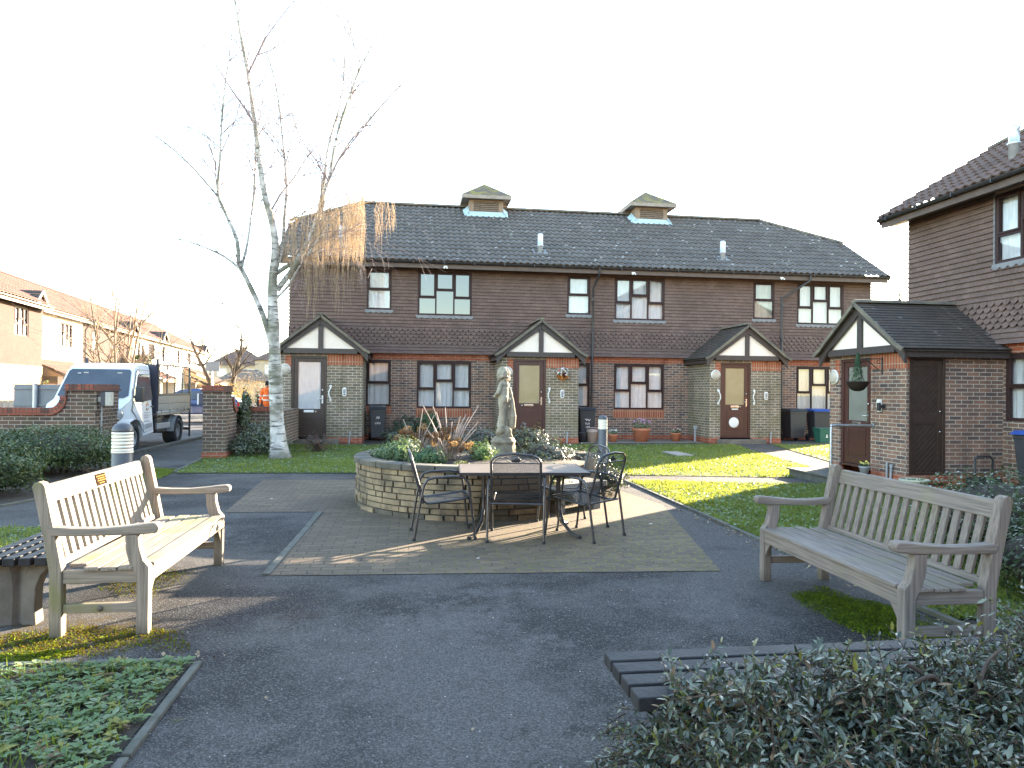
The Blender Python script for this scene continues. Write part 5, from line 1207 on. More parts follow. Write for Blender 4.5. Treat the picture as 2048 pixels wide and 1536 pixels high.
GWR = thing('gate_wall', 'short brick wall with a capped pillar joining the corner of the long house', 'wall')
b = MB(); b.box(-4.34, -3.87, 16.12, 16.6, .13, 1.415); b.build('pillar', BRICK_GATE, GWR)
for q in ((-4.36, -3.85, 16.10, 16.62), (-4.09, -3.85, 16.62, 17.25), (-3.85, -3.02, 17.25, 17.49)):
    b = MB(); b.box(*q, 0, .129); b.build('plinth', BRICK_RED, GWR)
b = MB(); b.box(-4.38, -3.83, 16.08, 16.64, 1.416, 1.45); b.build('creasing_tile', DIRTB, GWR); b = MB(); coping_curve(b, [(-4.36, 1.45), (-3.85, 1.45)], 16.10, 16.62, .10); b.build('pillar_cap', [CAPB, DIRTB], GWR)
b = MB(); prof = [(16.6, .13), (17.47, .13), (17.47, .97), (16.95, .97), (16.86, .99), (16.76, 1.06), (16.69, 1.18), (16.66, 1.3), (16.6, 1.3)]; b.prism(prof, .2, 0, -4.07); b.box(-3.869, -3.0, 17.27, 17.47, .13, .97); b.box(-3.2, -3.0, 17.47, 20.4, .13, .97); b.build('wall', BRICK_GATE, GWR)
b = MB(); tmp = MB(); coping_curve(tmp, [(16.66, 1.30), (16.69, 1.18), (16.76, 1.06), (16.86, .99), (16.95, .97), (17.47, .97)], -4.10, -3.84)
b.add([(y, x, z) for x, y, z in tmp.v], [f[::-1] for f in tmp.f]); coping_curve(b, [(-3.84, .972), (-3.0, .972)], 17.24, 17.5); b.build('coping', [CAPB, DIRTB], GWR)
b = MB(); b.box(-4.45, -4.35, 16.2, 16.42, 1.14, 1.38); e = b.build('entry_box', plain('box_side', (.05, .045, .08), None, 5, .5), GWR, bevel=.01); b = MB(); b.box(-4.48, -4.452, 16.205, 16.415, 1.145, 1.375); b.build('box_cover', WHITEP, e)

# ------------------------------------------------------------------ the tipper truck
TK = thing('tipper_truck', 'white cab tipper truck with caged silver body parked beyond the gate', 'truck', (-7.03, 16.55, 0), 0)
prof = [(-.02, .34), (-.05, .55), (-.02, .80), (.08, .97), (.36, 1.12), (.66, 1.23), (1.08, 1.84), (1.20, 1.95), (1.40, 2.03), (1.75, 2.06), (2.10, 2.03), (2.15, 1.9), (2.15, .40), (1.42, .34), (1.34, .60), (1.20, .72), (.92, .76), (.64, .70), (.52, .55), (.50, .34)]
def cabx(y, z): return .985-.155*max(0, (z-1.15)/.9)**1.2-.16*max(0, (.38-y)/.4)**1.6
cy = sum(p[0] for p in prof)/len(prof); cz = sum(p[1] for p in prof)/len(prof)
b = MB(); b.smooth = False; st = [(-1, .05), (-.975, .012), (-.9, 0), (0, 0), (.9, 0), (.975, .012), (1, .05)]; n = len(prof); vs = []
for fx, ins in st:
    for (y, z) in prof:
        yy, zz = y+(cy-y)*ins*.6, z+(cz-z)*ins*.6; vs.append((fx*cabx(y, z), yy, zz))
fs = [(i*n+j, i*n+(j+1) % n, (i+1)*n+(j+1) % n, (i+1)*n+j) for i in range(len(st)-1) for j in range(n)]+[tuple(range(n))[::-1], tuple(range(len(vs)-n, len(vs)))]
b.add(vs, [f[::-1] for f in fs]); cab = b.build('cab', VANWHITE, TK, bevel=.03, seg=3)
def patch(pts, mat, name, par=TK, s=1, off=.008):
    b = MB(); q = [(s*(cabx(y, z)+off), y, z) for y, z in pts]; b.poly(q if s > 0 else q[::-1]); return b.build(name, mat, par)
b = MB(); b.poly([(-.78, .675, 1.235), (.78, .675, 1.235), (.90, .72, 1.29), (.80, 1.10, 1.84), (.74, 1.135, 1.885), (-.74, 1.135, 1.885), (-.80, 1.10, 1.84), (-.90, .72, 1.29)])
for v in range(8): x, y, z = b.v[v]; b.v[v] = (x, y-.028, z+.02)
wsn = b.build('windscreen', VANGLASS, cab)
b = MB(); b.tube([(.2, .70, 1.31), (-.3, .72, 1.33), (-.62, .76, 1.40)], .012, 6); b.tube([(.75, .70, 1.31), (.3, .72, 1.33), (.0, .76, 1.39)], .012, 6); b.build('wiper', BLACKP, wsn)
b = MB(); b.box(-.55, -.47, 1.00, 1.004, 1.80, 1.815)
for x in (-.35, .52): b.obox(Matrix.Translation((x, 1.035, 1.815)) @ Matrix.Rotation(R(34), 4, 'X'), .12, .004, .035)
b.build('sticker', WHITEP, wsn)
for s in (-1, 1):
    d = patch([(.70, .98), (.78, 1.22), (1.18, 1.83), (1.30, 1.90), (2.05, 1.90), (2.06, .50), (1.46, .44), (1.40, .66)], VANWHITE, 'door', cab, s, .012)
    w_ = patch([(.92, 1.235), (1.26, 1.76), (1.33, 1.80), (1.98, 1.80), (1.98, 1.20), (1.10, 1.16)], VANGLASS, 'door_window', d, s, .02)
    b = MB(); L_ = [(.70, .98), (.78, 1.22), (1.18, 1.83), (1.30, 1.90), (2.05, 1.90), (2.06, .50), (1.46, .44)]
    b.tube([(s*(cabx(y, z)+.012), y, z) for y, z in L_], .006, 5, closed=True); b.build('door_seam', BLACKP, d)
    b = MB(); b.box(*sorted((s*1.0, s*1.03)), 1.85, 2.0, 1.02, 1.05); b.build('door_handle', BLACKP, d)
    patch([(1.50, .52), (1.95, .55), (1.95, .66), (1.50, .63)], GREYP, 'side_moulding', d, s, .03)
    b = MB(); b.tube([(s*.97, .92, 1.28), (s*1.08, .90, 1.30)], .035, 8); b.box(*sorted((s*1.03, s*1.22)), .78, .92, 1.16, 1.50)
    if s > 0: b.build('mirror', BLACKP, cab, bevel=.04, seg=3)
    b = MB(); b.ball((s*.80, .22, .90), (.15, .30, .16), 14, 10); h = b.build('headlight', LENS, cab); h.rotation_euler = (0, 0, 0)
    b = MB()
    for a in (.80, .97): b.ball((s*.875, .14+.08*(a > .9), a), (.055, .06, .05), 10, 6)
    b.build('lamp_bulb', CHROME, h)
b = MB(); pr = [(-.10, .28), (-.12, .45), (-.06, .62), (.46, .66), (.52, .5), (.50, .28)]
vs = []
for fx in (-1, -.9, 0, .9, 1):
    for y, z in pr: vs.append((fx*(cabx(max(y, .0), .5)+.02), y+(.06 if abs(fx) == 1 and y < .2 else 0), z))
n = len(pr); b.add(vs, [f[::-1] for f in [(i*n+j, i*n+(j+1) % n, (i+1)*n+(j+1) % n, (i+1)*n+j) for i in range(4) for j in range(n)]+[tuple(range(n))[::-1], tuple(range(4*n, 5*n))]]); b.build('bumper', plain('bumper_grey', (.05, .052, .056), None, 9, .6), TK, bevel=.02)
b = MB(); b.box(-.5, .5, -.06, .0, .72, .90); b.build('grille', BLACKP, cab, bevel=.02)
lg = MB(); cx_, cz_ = 1.62, 1.04     # round emblem and lines of small lettering on the door
X = lambda y, z: cabx(y, z)+.026
for a0, a1, m_ in ((20, 170, 0), (200, 330, 1)):
    lg.cur = m_; lg.tube([(X(cx_, cz_), cx_+.065*math.cos(R(a0+(a1-a0)*i/8)), cz_+.08*math.sin(R(a0+(a1-a0)*i/8))) for i in range(9)], .014, 5)
lg.cur = 2
for i, (z, L_) in enumerate(((.90, .34), (.84, .42), (.79, .3), (.70, .36))):
    y = 1.45
    while y < 1.45+L_: q = rnd.uniform(.02, .06); lg.box(X(y, z)-.004, X(y, z), y, y+q, z-.012, z+.012); y += q+.016
lg.build('door_emblem', [plain('emblem_orange', (.5, .22, .06), None), plain('emblem_brown', (.3, .2, .15), None), plain('emblem_grey', (.36, .36, .38), None)], TK)
def wheel(x, y, r, wd, name='wheel'):
    s = 1 if x > 0 else -1; b = MB(); b.lathe([(r*.62, -wd/2), (r*.93, -wd/2), (r, -wd*.36), (r, wd*.36), (r*.93, wd/2), (r*.62, wd/2), (r*.60, wd*.3), (r*.60, -wd*.3)], 30, cap=False); o = b.build(name, RUBBER, TK, (x, y, r), rot=(0, R(90*s), 0))
    b = MB(); b.lathe([(r*.62, wd*.30), (r*.55, wd*.42), (r*.45, wd*.30), (r*.40, wd*.12), (r*.20, wd*.14), (r*.17, wd*.34), (.001, wd*.36)], 24)
    for k in range(6): a = k*1.0472; b.ball((r*.31*math.cos(a), r*.31*math.sin(a), wd*.14), .018, 6, 4)
    b.build('rim', ALU, o)
for s in (-1, 1): wheel(s*.86, .94, .34, .22); wheel(s*.80, 4.02, .345, .40)
b = MB()
for s in (-1, 1): b.lathe([(.001, 0), (.42, 0), (.42, .02), (.001, .02)], 26, (0, 0, 0)) if False else None
b.box(-.42, -.30, 2.1, 5.0, .52, .72); b.box(.30, .42, 2.1, 5.0, .52, .72); b.box(-.85, .85, .55, 1.34, .30, .5); b.box(-.7, .7, 3.9, 4.1, .28, .40); b.build('chassis', BLACKP, TK)
for s in (-1, 1):
    b = MB(); b.box(*sorted((s*.90, s*.95)), 2.45, 3.45, .46, .60); b.build('side_guard', GREYP, TK, bevel=.008)
    b = MB(); b.tube([(s*.80, 4.02+.42*math.cos(R(a)), .345+.42*math.sin(R(a))) for a in range(0, 181, 15)], .02, 6)
    vs = []
    for a in range(0, 181, 15):
        for dx in (.58, 1.0): vs.append((s*dx, 4.02+.41*math.cos(R(a)), .345+.41*math.sin(R(a))))
    b.add(vs, [(2*i, 2*i+1, 2*i+3, 2*i+2) for i in range(12)]); b.build('mudguard', GREYP, TK)
    b = MB(); b.box(*sorted((s*.55, s*.9)), 2.5, 2.95, .36, .75); b.build('fuel_tank', BLACKP, TK, bevel=.05)
    b = MB(); x = s*1.0       # ribbed drop sides
    for z0_, z1_ in ((.90, 1.085), (1.095, 1.28)):
        b.box(*sorted((x, x-s*.03)), 2.40, 4.98, z0_, z1_)
        for k in range(9): y = 2.5+k*.28; b.bar((x+s*.001, y, z0_+.03), (x+s*.001, y+.22, z1_-.03), .02, .012, (s, 0, 0))
    for y in (2.62, 3.25, 3.88, 4.5): b.box(*sorted((x, x+s*.02)), y-.03, y+.03, .86, .95)
    b.build('drop_side', ALU, TK, bevel=.004)
    b = MB(); x = s*.99
    for y in (2.42, 4.95): b.bar((x, y, 1.28), (x, y, 2.07), .05, .05)
    for y in (3.05, 3.68, 4.31): b.bar((x, y, 1.33), (x, y, 2.04), .025, .03)
    b.box(*sorted((x-.02, x+.02)), 2.44, 4.93, 2.04, 2.08); b.box(*sorted((x-.02, x+.02)), 2.44, 4.93, 1.29, 1.345)
    for k in range(16): z = 1.38+k*.042; b.bar((x, 2.44, z), (x, 4.93, z), .006, .006)
    b.build('side_cage', plain('dark_cage', (.06, .06, .065), None, 6, .5), TK)
b = MB(); b.box(-1.0, 1.0, 2.24, 2.30, .86, 2.06); b.bar((.99, 2.33, .9), (.99, 2.33, 2.2), .06, .06); b.bar((-.99, 2.33, .9), (-.99, 2.33, 2.2), .06, .06); b.build('headboard', plain('dark_headboard', (.03, .03, .05), None, 4, .6), TK)
b = MB(); b.box(-.98, .98, 2.4, 5.0, .80, .88); b.build('load_floor', ALU, TK)
b = MB(); b.box(-1, 1, 5.0, 5.04, .88, 1.3); b.bar((-.97, 5.06, .3), (-.97, 5.06, 1.85), .05, .05); b.bar((.97, 5.06, .12), (.97, 5.06, 1.85), .05, .05); b.box(-.97, .97, 5.04, 5.09, .30, .38); b.build('tail_frame', plain('dark_frame', (.03, .035, .05), None, 4, .5), TK)
b = MB(); b.box(-.95, -.6, 4.6, 4.95, .5, .8); b.build('tail_light', REDLENS, TK)

TK.scale = (.82, 1, 1); TK.location.x = -6.97
# ------------------------------------------------------------------ road sign seen from behind, street lamp, far car
t = thing('road_sign', 'back of a wide grey road sign on a pale post behind the low wall', 'sign', (-8.98, 19.0, 0))
b = MB(); b.box(-.50, .93, .03, .05, .95, 1.54); b.build('panel', SIGNGREY, t, bevel=.004)
b = MB(); b.box(-.50, .93, .0, .03, 1.02, 1.06); b.box(-.50, .93, .0, .03, 1.42, 1.46); b.build('stiffener', SIGNGREY, t)
b = MB(); b.tube([(0, -.03, 0), (0, -.03, 1.56)], .055, 14); b.build('post', POST, t)
t = thing('street_lamp', 'slender grey street lamp with a small sign panel halfway up', 'street lamp', (-11.62, 45, 0))
b = MB(); b.tube([(0, 0, 0), (0, 0, 1.2), (0, 0, 1.25), (0, 0, 6.5)], [.09, .09, .06, .045], 12); b.build('pole', POST, t)
b = MB(); b.tube([(0, 0, 6.45), (.15, 0, 6.5)], .04, 8); b.box(.1, .62, -.10, .10, 6.46, 6.54); b.build('lantern', SIGNGREY, t, bevel=.03)
b = MB(); b.box(-.36, .42, -.07, -.05, 2.45, 3.02); b.build('sign_panel', SIGNGREY, t, bevel=.02)
t = thing('parked_car', 'blue car showing its red tail light beside the clipped hedge', 'car', (-9.3, 33, 0), 0)
def car(t, L=4.2, paint=CARBLUE):
    pr = [(-2.05, .35), (-2.1, .62), (-1.95, .82), (-1.0, .95), (-.35, 1.38), (.3, 1.45), (1.0, 1.40), (1.62, 1.06), (2.02, 1.0), (2.12, .75), (2.1, .38)]
    b = MB(); vs = []; st = (-1, -.93, 0, .93, 1); n = len(pr)
    for fx in st:
        for x, z in pr: vs.append((x*(1-.02*(abs(fx) == 1)), fx*(.86-.2*max(0, (z-.95)/.5)), z-(.03 if abs(fx) == 1 and z > .9 else 0)))
    b.add(vs, [(i*n+j, i*n+(j+1) % n, (i+1)*n+(j+1) % n, (i+1)*n+j) for i in range(4) for j in range(n)]+[tuple(range(n))[::-1], tuple(range(4*n, 5*n))]); bd = b.build('body', paint, t, bevel=.06, seg=3)
    b = MB(); w_ = lambda x, z, s: (x, s*(.868-.2*max(0, (z-.95)/.5)), z)
    for s in (-1, 1): b.poly([w_(-.9, .98, s), w_(1.45, 1.03, s), w_(.95, 1.33, s), w_(-.3, 1.34, s)][::s])
    b.poly([(1.06, -.62, 1.40), (1.62, -.7, 1.10), (1.62, .7, 1.10), (1.06, .62, 1.40)]); b.poly([(-.98, .7, 1.0), (-.98, -.7, 1.0), (-.40, -.62, 1.38), (-.40, .62, 1.38)]); b.build('window', VANGLASS, bd)
    for s in (-1, 1):
        b = MB(); b.box(2.02, 2.13, *sorted((s*.5, s*.86)), .72, .9); b.build('tail_light', REDLENS, bd, bevel=.02)
        for x in (-1.3, 1.3):
            b = MB(); b.lathe([(.2, -.1), (.29, -.1), (.31, -.06), (.31, .06), (.29, .1), (.2, .1)], 24); o = b.build('wheel', RUBBER, t, (x, s*.76, .31), rot=(R(90), 0, 0)); b = MB(); b.lathe([(.2, .06), (.1, .09), (.001, .08)], 16); b.lathe([(.2, -.06), (.1, -.09), (.001, -.08)], 16); b.build('rim', ALU, o)
    b = MB(); b.box(2.08, 2.135, -.26, .26, .74, .85); b.build('number_plate', plain('yellow_plate', (.6, .48, .08), None), bd)
car(t)

# ------------------------------------------------------------------ the worker beyond the wall: continuous body with clothes over it
PS = thing('person', 'worker in an orange high-visibility jacket and black beanie, back turned', 'person', (-5.62, 30, 0), R(-12))
bd = [((0, 0, .95), (0, 0, 1.12), .14, .13), ((0, 0, 1.12), (0, .01, 1.36), .135, .15), ((-.15, 0, 1.40), (.15, 0, 1.40), .07, .07), ((0, .0, 1.42), (0, -.01, 1.53), .06, .055), ((0, -.02, 1.60), (0, -.01, 1.66), .09, .092),
      ((0, -.10, 1.595), (0, -.115, 1.58), .02, .018), ((.09, 0, 1.60), (.095, 0, 1.62), .018, .02), ((-.09, 0, 1.60), (-.095, 0, 1.62), .018, .02),
      ((-.10, 0, .92), (-.11, -.03, .50), .09, .062), ((-.11, -.03, .50), (-.11, .03, .09), .058, .042), ((-.11, .03, .07), (-.11, -.13, .05), .045, .036), ((.10, 0, .92), (.11, .02, .50), .09, .062), ((.11, .02, .50), (.12, .10, .09), .058, .042), ((.12, .10, .07), (.12, -.06, .05), .045, .036),
      ((-.20, 0, 1.39), (-.27, .03, 1.10), .055, .046), ((-.27, .03, 1.10), (-.25, -.12, .90), .042, .032), ((-.25, -.12, .90), (-.245, -.16, .84), .036, .034), ((.20, 0, 1.39), (.27, .0, 1.10), .055, .046), ((.27, .0, 1.10), (.26, -.12, .90), .042, .032), ((.26, -.12, .90), (.255, -.16, .84), .036, .034)]
for s in (-1, 1):
    for k, L_ in enumerate((.055, .065, .06, .048)): x = s*.25+(k-1.5)*.018; bd.append(((x, -.16, .83), (x, -.15, .83-L_), .0085, .007)); 
    bd.append(((s*.25-s*.03, -.17, .86), (s*.25-s*.045, -.19, .81), .01, .008))
blob('body', bd, SKIN, .016, 1, PS)
jk = [((0, 0, .90), (0, 0, 1.12), .185, .175), ((0, 0, 1.12), (0, .01, 1.38), .175, .175), ((-.17, 0, 1.41), (.17, 0, 1.41), .09, .09), ((0, 0, 1.45), (0, -.01, 1.50), .085, .08), ((-.21, 0, 1.39), (-.29, .03, 1.10), .082, .07), ((-.29, .03, 1.10), (-.26, -.10, .92), .068, .058), ((.21, 0, 1.39), (.29, .0, 1.10), .082, .07), ((.29, .0, 1.10), (.27, -.10, .92), .068, .058)]
J = blob('jacket', jk, HIVIS, .018, 2, PS)
b = MB()
for z in (1.02, 1.20): b.lathe([(.192, z-.028), (.198, z), (.192, z+.028)], 24, cap=False)
for s in (-1, 1): b.bar((s*.10, .178, 1.2), (s*.09, .12, 1.50), .05, .01, (0, 1, 0)); b.tube([(s*.275, .02, 1.16), (s*.262, .02, 1.21)], .088, 14)
b.tube([(-.285, .0, 1.03), (-.28, -.01, 1.07)], .08, 14); b.tube([(.287, -.02, 1.03), (.284, -.02, 1.07)], .08, 14)
b.build('reflective_band', REFLECT, J)
tr = [((0, 0, .88), (0, 0, .96), .16, .16), ((-.10, 0, .90), (-.11, -.03, .50), .105, .085), ((-.11, -.03, .50), (-.11, .03, .10), .085, .075), ((.10, 0, .90), (.11, .02, .50), .105, .085), ((.11, .02, .50), (.12, .10, .10), .085, .075)]
blob('trousers', tr, NAVY, .018, 2, PS)
blob('beanie', [((0, -.015, 1.645), (0, -.005, 1.70), .105, .10), ((0, 0, 1.70), (0, 0, 1.735), .09, .06)], BLACKWOOL, .012, 1, PS)
blob('boots', [((-.11, .03, .10), (-.11, .03, .06), .06, .055), ((-.11, .03, .05), (-.11, -.14, .045), .052, .045), ((.12, .10, .10), (.12, .10, .06), .06, .055), ((.12, .10, .05), (.12, -.07, .045), .052, .045)], BLACKP, .012, 1, PS)

# ------------------------------------------------------------------ the row of houses across the street
RZ = math.atan2(.9951, -.0989); RO0 = Vector((-15.5, 30, 0)); RD = Vector((-.0989, .9951, 0)); RNV = Vector((-.9951, -.0989, 0))
def row_house(s0, s1, label, wallm, roofm=ROOF_ORANGE, fwd=0, wins=(), gwins=(), leanto=None, dormers=(), lower=None, eave=4.85, rid=7.35, hip=0, trim=PVC):
    p = RO0+RD*s0-RNV*fwd; t = thing('terraced_house', label, 'house', p, RZ, 'houses across the street'); L = s1-s0; D = 9+fwd
    b = MB(); wall_face(b, 0, L, 0, eave, list(wins)+list(gwins), 0); b.quad((0, D, 0), (0, 0, 0), (0, 0, eave), (0, D, eave)); b.quad((L, 0, 0), (L, D, 0), (L, D, eave), (L, 0, eave)); b.poly([(0, D, eave), (0, 0, eave), (0, 4.5+fwd, rid-.1)]); b.poly([(L, 0, eave), (L, D, eave), (L, 4.5+fwd, rid-.1)]); b.quad((L, D, 0), (0, D, 0), (0, D, eave), (L, D, eave)); b.build('wall', wallm, t)
    if lower: b = MB(); b.box(0, L, -.015, -.002, 0, 2.3); b.build('lower_wall', lower, t)
    b = MB(); yr = 4.5+fwd; slope_tiles(b, lambda q: -.02, lambda q: L+.02, -.4, eave+.02, yr, rid, .3, .5); b.quad((-.02, D+.4, eave), (-.02, yr, rid), (L+.02, yr, rid), (L+.02, D+.4, eave)); r = b.build('roof', roofm, t)
    b = MB(); ridge(b, (0, yr, rid+.04), (L, yr, rid+.04), .12, 5, .6); b.build('ridge_tile', roofm, r)
    b = MB(); b.box(0, L, -.37, -.34, eave-.19, eave+.0); b.quad((0, -.36, eave-.18), (0, 0, eave-.1), (L, 0, eave-.1), (L, -.36, eave-.18)); b.build('fascia', CUP_FASC, t); gutter_run(t, .1, L-.1, -.43, eave-.02, CUP_FASC)
    for q in wins: window(t, *q, 'A' if q[1]-q[0] > 1 else 'B', .02, NET, fr=trim)
    for q in gwins: window(t, *q, 'A' if q[1]-q[0] > 1 else 'B', .02, NET, fr=trim)
    b = MB(); b.tube([(.12, -.38, eave-.05), (.12, -.08, eave-.5), (.12, -.08, 0)], .04, 8); b.build('downpipe', PIPE, t)
    for (x, w_) in dormers:
        zt = eave+.62; b = MB(); 
        for s in (-1, 1): plain_tiles(b, [(x+s*(w_+.1), -.55, eave-.08), (x+s*(w_+.1), 1.2, eave-.08), (x, 1.2, zt), (x, -.55, zt)] if s > 0 else [(x-w_-.1, 1.2, eave-.08), (x-w_-.1, -.55, eave-.08), (x, -.55, zt), (x, 1.2, zt)], .16)
        dd = b.build('gablet_roof', ROOF_PORCH, t); b = MB(); b.poly([(x-w_, -.40, eave-.12), (x+w_, -.40, eave-.12), (x, -.40, zt-.08)]); b.build('gablet_panel', RENDER, dd)
        b = MB(); b.bar((x-w_-.12, -.56, eave-.12), (x, -.56, zt-.03), .05, .13); b.bar((x+w_+.12, -.56, eave-.12), (x, -.56, zt-.03), .05, .13); b.build('barge_board', CUP_FASC, dd)
    if leanto:
        x0, x1, zt, zb, dep = leanto; b = MB(); slope_tiles(b, lambda q: x0, lambda q: x1, -dep, zb, -.02, zt, .3, .5); lr = b.build('lean_to_roof', roofm, t)
        b = MB(); b.poly([(x0+.05, -dep+.1, zb-.05), (x0+.05, 0, zb-.05), (x0+.05, 0, zt-.06)]); b.box(x0, x1, -dep+.02, -dep+.06, zb-.2, zb-.01); b.build('lean_to_board', plain('tan_board', (.42, .27, .15), None), lr)
        b = MB(); b.box(x1-.25, x1, -dep+.2, -.02, 0, zb-.02); b.box(x0+.1, x0+.3, -dep+.15, -dep+.35, 0, zb-.05); b.build('lean_to_wall', wallm, lr)
        b = MB(); b.box(x0+.5, x0+1.4, -.06, -.016, 0, 2.0); b.build('door', WOOD_DOOR, t); b = MB(); b.box(x0+1.7, x1-.5, -.05, -.016, 0, 2.1); b.build('garage_door', plain('brown_garage_door', (.2, .11, .07), None), t)
    return t
TH_W = m_tile('sunny_hung_tile', (.036, .016, .012), (.05, .023, .017), .165, .11)
row_house(-7.5, 2.2, 'brown tile-hung end house at the left edge, nearest across the street', TH_W, fwd=.7, wins=[(7.0, 8.3, 3.4, 4.55)], gwins=[(7.2, 8.5, .9, 2.1)], lower=BRICK_WARM, eave=4.75)
row_house(2.2, 9.4, 'white rendered house with a tan lean-to garage roof behind the sign', WHITEWALL, wins=[(.8, 1.6, 3.4, 4.55), (4.0, 5.7, 3.35, 4.5)], leanto=(.3, 5.6, 2.65, 1.95, 1.5), dormers=[(.4, .7)])
row_house(9.4, 18.7, 'pinkish brick house with gablets behind the bare street sapling', TH_W, wins=[(1.5, 2.4, 3.4, 4.5), (5, 6.6, 3.4, 4.5)], gwins=[(2, 3.6, .9, 2.1)], dormers=[(7.6, .9)], lower=WHITEWALL)
row_house(18.7, 30, 'white rendered house behind the truck cab with a small gablet', WHITEWALL, wins=[(1.0, 1.8, 3.4, 4.5), (4, 5.6, 3.4, 4.5), (8, 8.8, 3.4, 4.5)], gwins=[(7, 8.6, .9, 2.1)], leanto=(1, 6, 2.7, 2.0, 1.6), dormers=[(6.6, .9)])
row_house(30, 45, 'white rendered house farthest down the row with a steep tan porch roof', WHITEWALL, wins=[(2, 2.8, 3.4, 4.5), (6, 7.6, 3.4, 4.5), (11, 12, 3.4, 4.5)], leanto=(4.5, 11, 3.1, 1.9, 2.6), dormers=[(12.5, 1.0)])
b = MB(); b.box(-.02, .02, -1.6, 1.6, 0, 1.0)
for k in range(17): b.box(-.035, -.02, -1.6+k*.19, -1.6+k*.19+.17, .05, 1.05)
b.build('fence_tmp', FENCEW); fo = bpy.data.objects['fence_tmp']; fo.name = 'board_fence'; fo.location = (-12.2, 24.4, 0); fo.rotation_euler = (0, 0, R(80)); tag(fo, 'short pale vertical-board fence beside the grey road sign', 'fence')
# the sunny terrace behind the viewer: it shows only in the long house's window panes
t = thing('terraced_house', 'sunlit orange-roofed terrace reflected in the window panes of the long house', 'house', (20, -15, 0), R(180))
b = MB(); wall_face(b, 0, 44, 0, 5.1, [], 0); b.quad((0, 8, 0), (0, 0, 0), (0, 0, 5.1), (0, 8, 5.1)); b.quad((44, 0, 0), (44, 8, 0), (44, 8, 5.1), (44, 0, 5.1)); b.build('wall', BRICK_WARM, t)
b = MB()
for k in range(4):
    x = k*11; b.quad((x, -.4, 5.1), (x+11, -.4, 5.1), (x+7.5, 4, 7.7), (x+3.5, 4, 7.7)); b.add([(x, -.4, 5.1), (x+3.5, 4, 7.7), (x, 8.4, 5.1)], [(0, 1, 2)]); b.add([(x+11, -.4, 5.1), (x+11, 8.4, 5.1), (x+7.5, 4, 7.7)], [(0, 1, 2)]); b.quad((x+11, 8.4, 5.1), (x, 8.4, 5.1), (x+3.5, 4, 7.7), (x+7.5, 4, 7.7))
b.build('roof', ROOF_ORANGE, t)
for k in range(8): window(t, 2+k*5.4, 3.6+k*5.4, 3.4, 4.6, 'B', -.08, NET); window(t, 2+k*5.4, 3.6+k*5.4, .9, 2.2, 'B', -.08, NET)
# far houses at the end of the road
def far_house(loc, rz, label, L=9, D=8, e=5, r=7.6, wall=None, garage=False):
    t = thing('detached_house', label, 'house', loc, rz, 'pale houses at the end of the road'); wm = wall or plain('pale_buff_wall', (.42, .34, .25), (.36, .29, .21), 2, .9)
    hs = [(1.2, 2.6, 3.2, 4.4), (5.6, 7.0, 3.2, 4.4)]; gs = [(1.2, 2.8, .9, 2.2)]
    b = MB(); wall_face(b, 0, L, 0, e, hs+gs, 0); b.quad((0, D, 0), (0, 0, 0), (0, 0, e), (0, D, e)); b.quad((L, 0, 0), (L, D, 0), (L, D, e), (L, 0, e)); b.quad((L, D, 0), (0, D, 0), (0, D, e), (L, D, e)); b.build('wall', wm, t)
    b = MB(); q = [(-.4, -.4, e), (L+.4, -.4, e), (L+.4, D+.4, e), (-.4, D+.4, e)]; a, c = (D/2, D/2, r), (L-D/2+.6, D/2, r)
    b.poly([q[0], q[1], c, a]); b.poly([q[1], q[2], c]); b.poly([q[2], q[3], a, c]); b.poly([q[3], q[0], a]); b.build('roof', ROOF_BROWN, t)
    for w_ in hs+gs: window(t, *w_, 'B', .02, NET, fr=WHITEP)
    if garage:
        b = MB(); b.box(-3.5, 2, -4, -.02, 0, 2.3); b.build('garage_wall', wm, t); b = MB(); b.poly([(-3.9, -4.4, 2.3), (2.4, -4.4, 2.3), (.6, -2, 3.7), (-2.1, -2, 3.7)]); b.poly([(2.4, -4.4, 2.3), (2.4, .2, 2.3), (.6, -2, 3.7)]); b.poly([(-3.9, .2, 2.3), (-3.9, -4.4, 2.3), (-2.1, -2, 3.7)]); b.poly([(2.4, .2, 2.3), (-3.9, .2, 2.3), (-2.1, -2, 3.7), (.6, -2, 3.7)]); b.build('garage_roof', ROOF_TILE, t)
    return t
far_house((-19.4, 95, 0), R(4), 'pale house with a hipped roof and dark garage roof beyond the hedge', garage=True)
far_house((-31, 118, 0), R(12), 'faint pale house farthest off behind the bare tree')

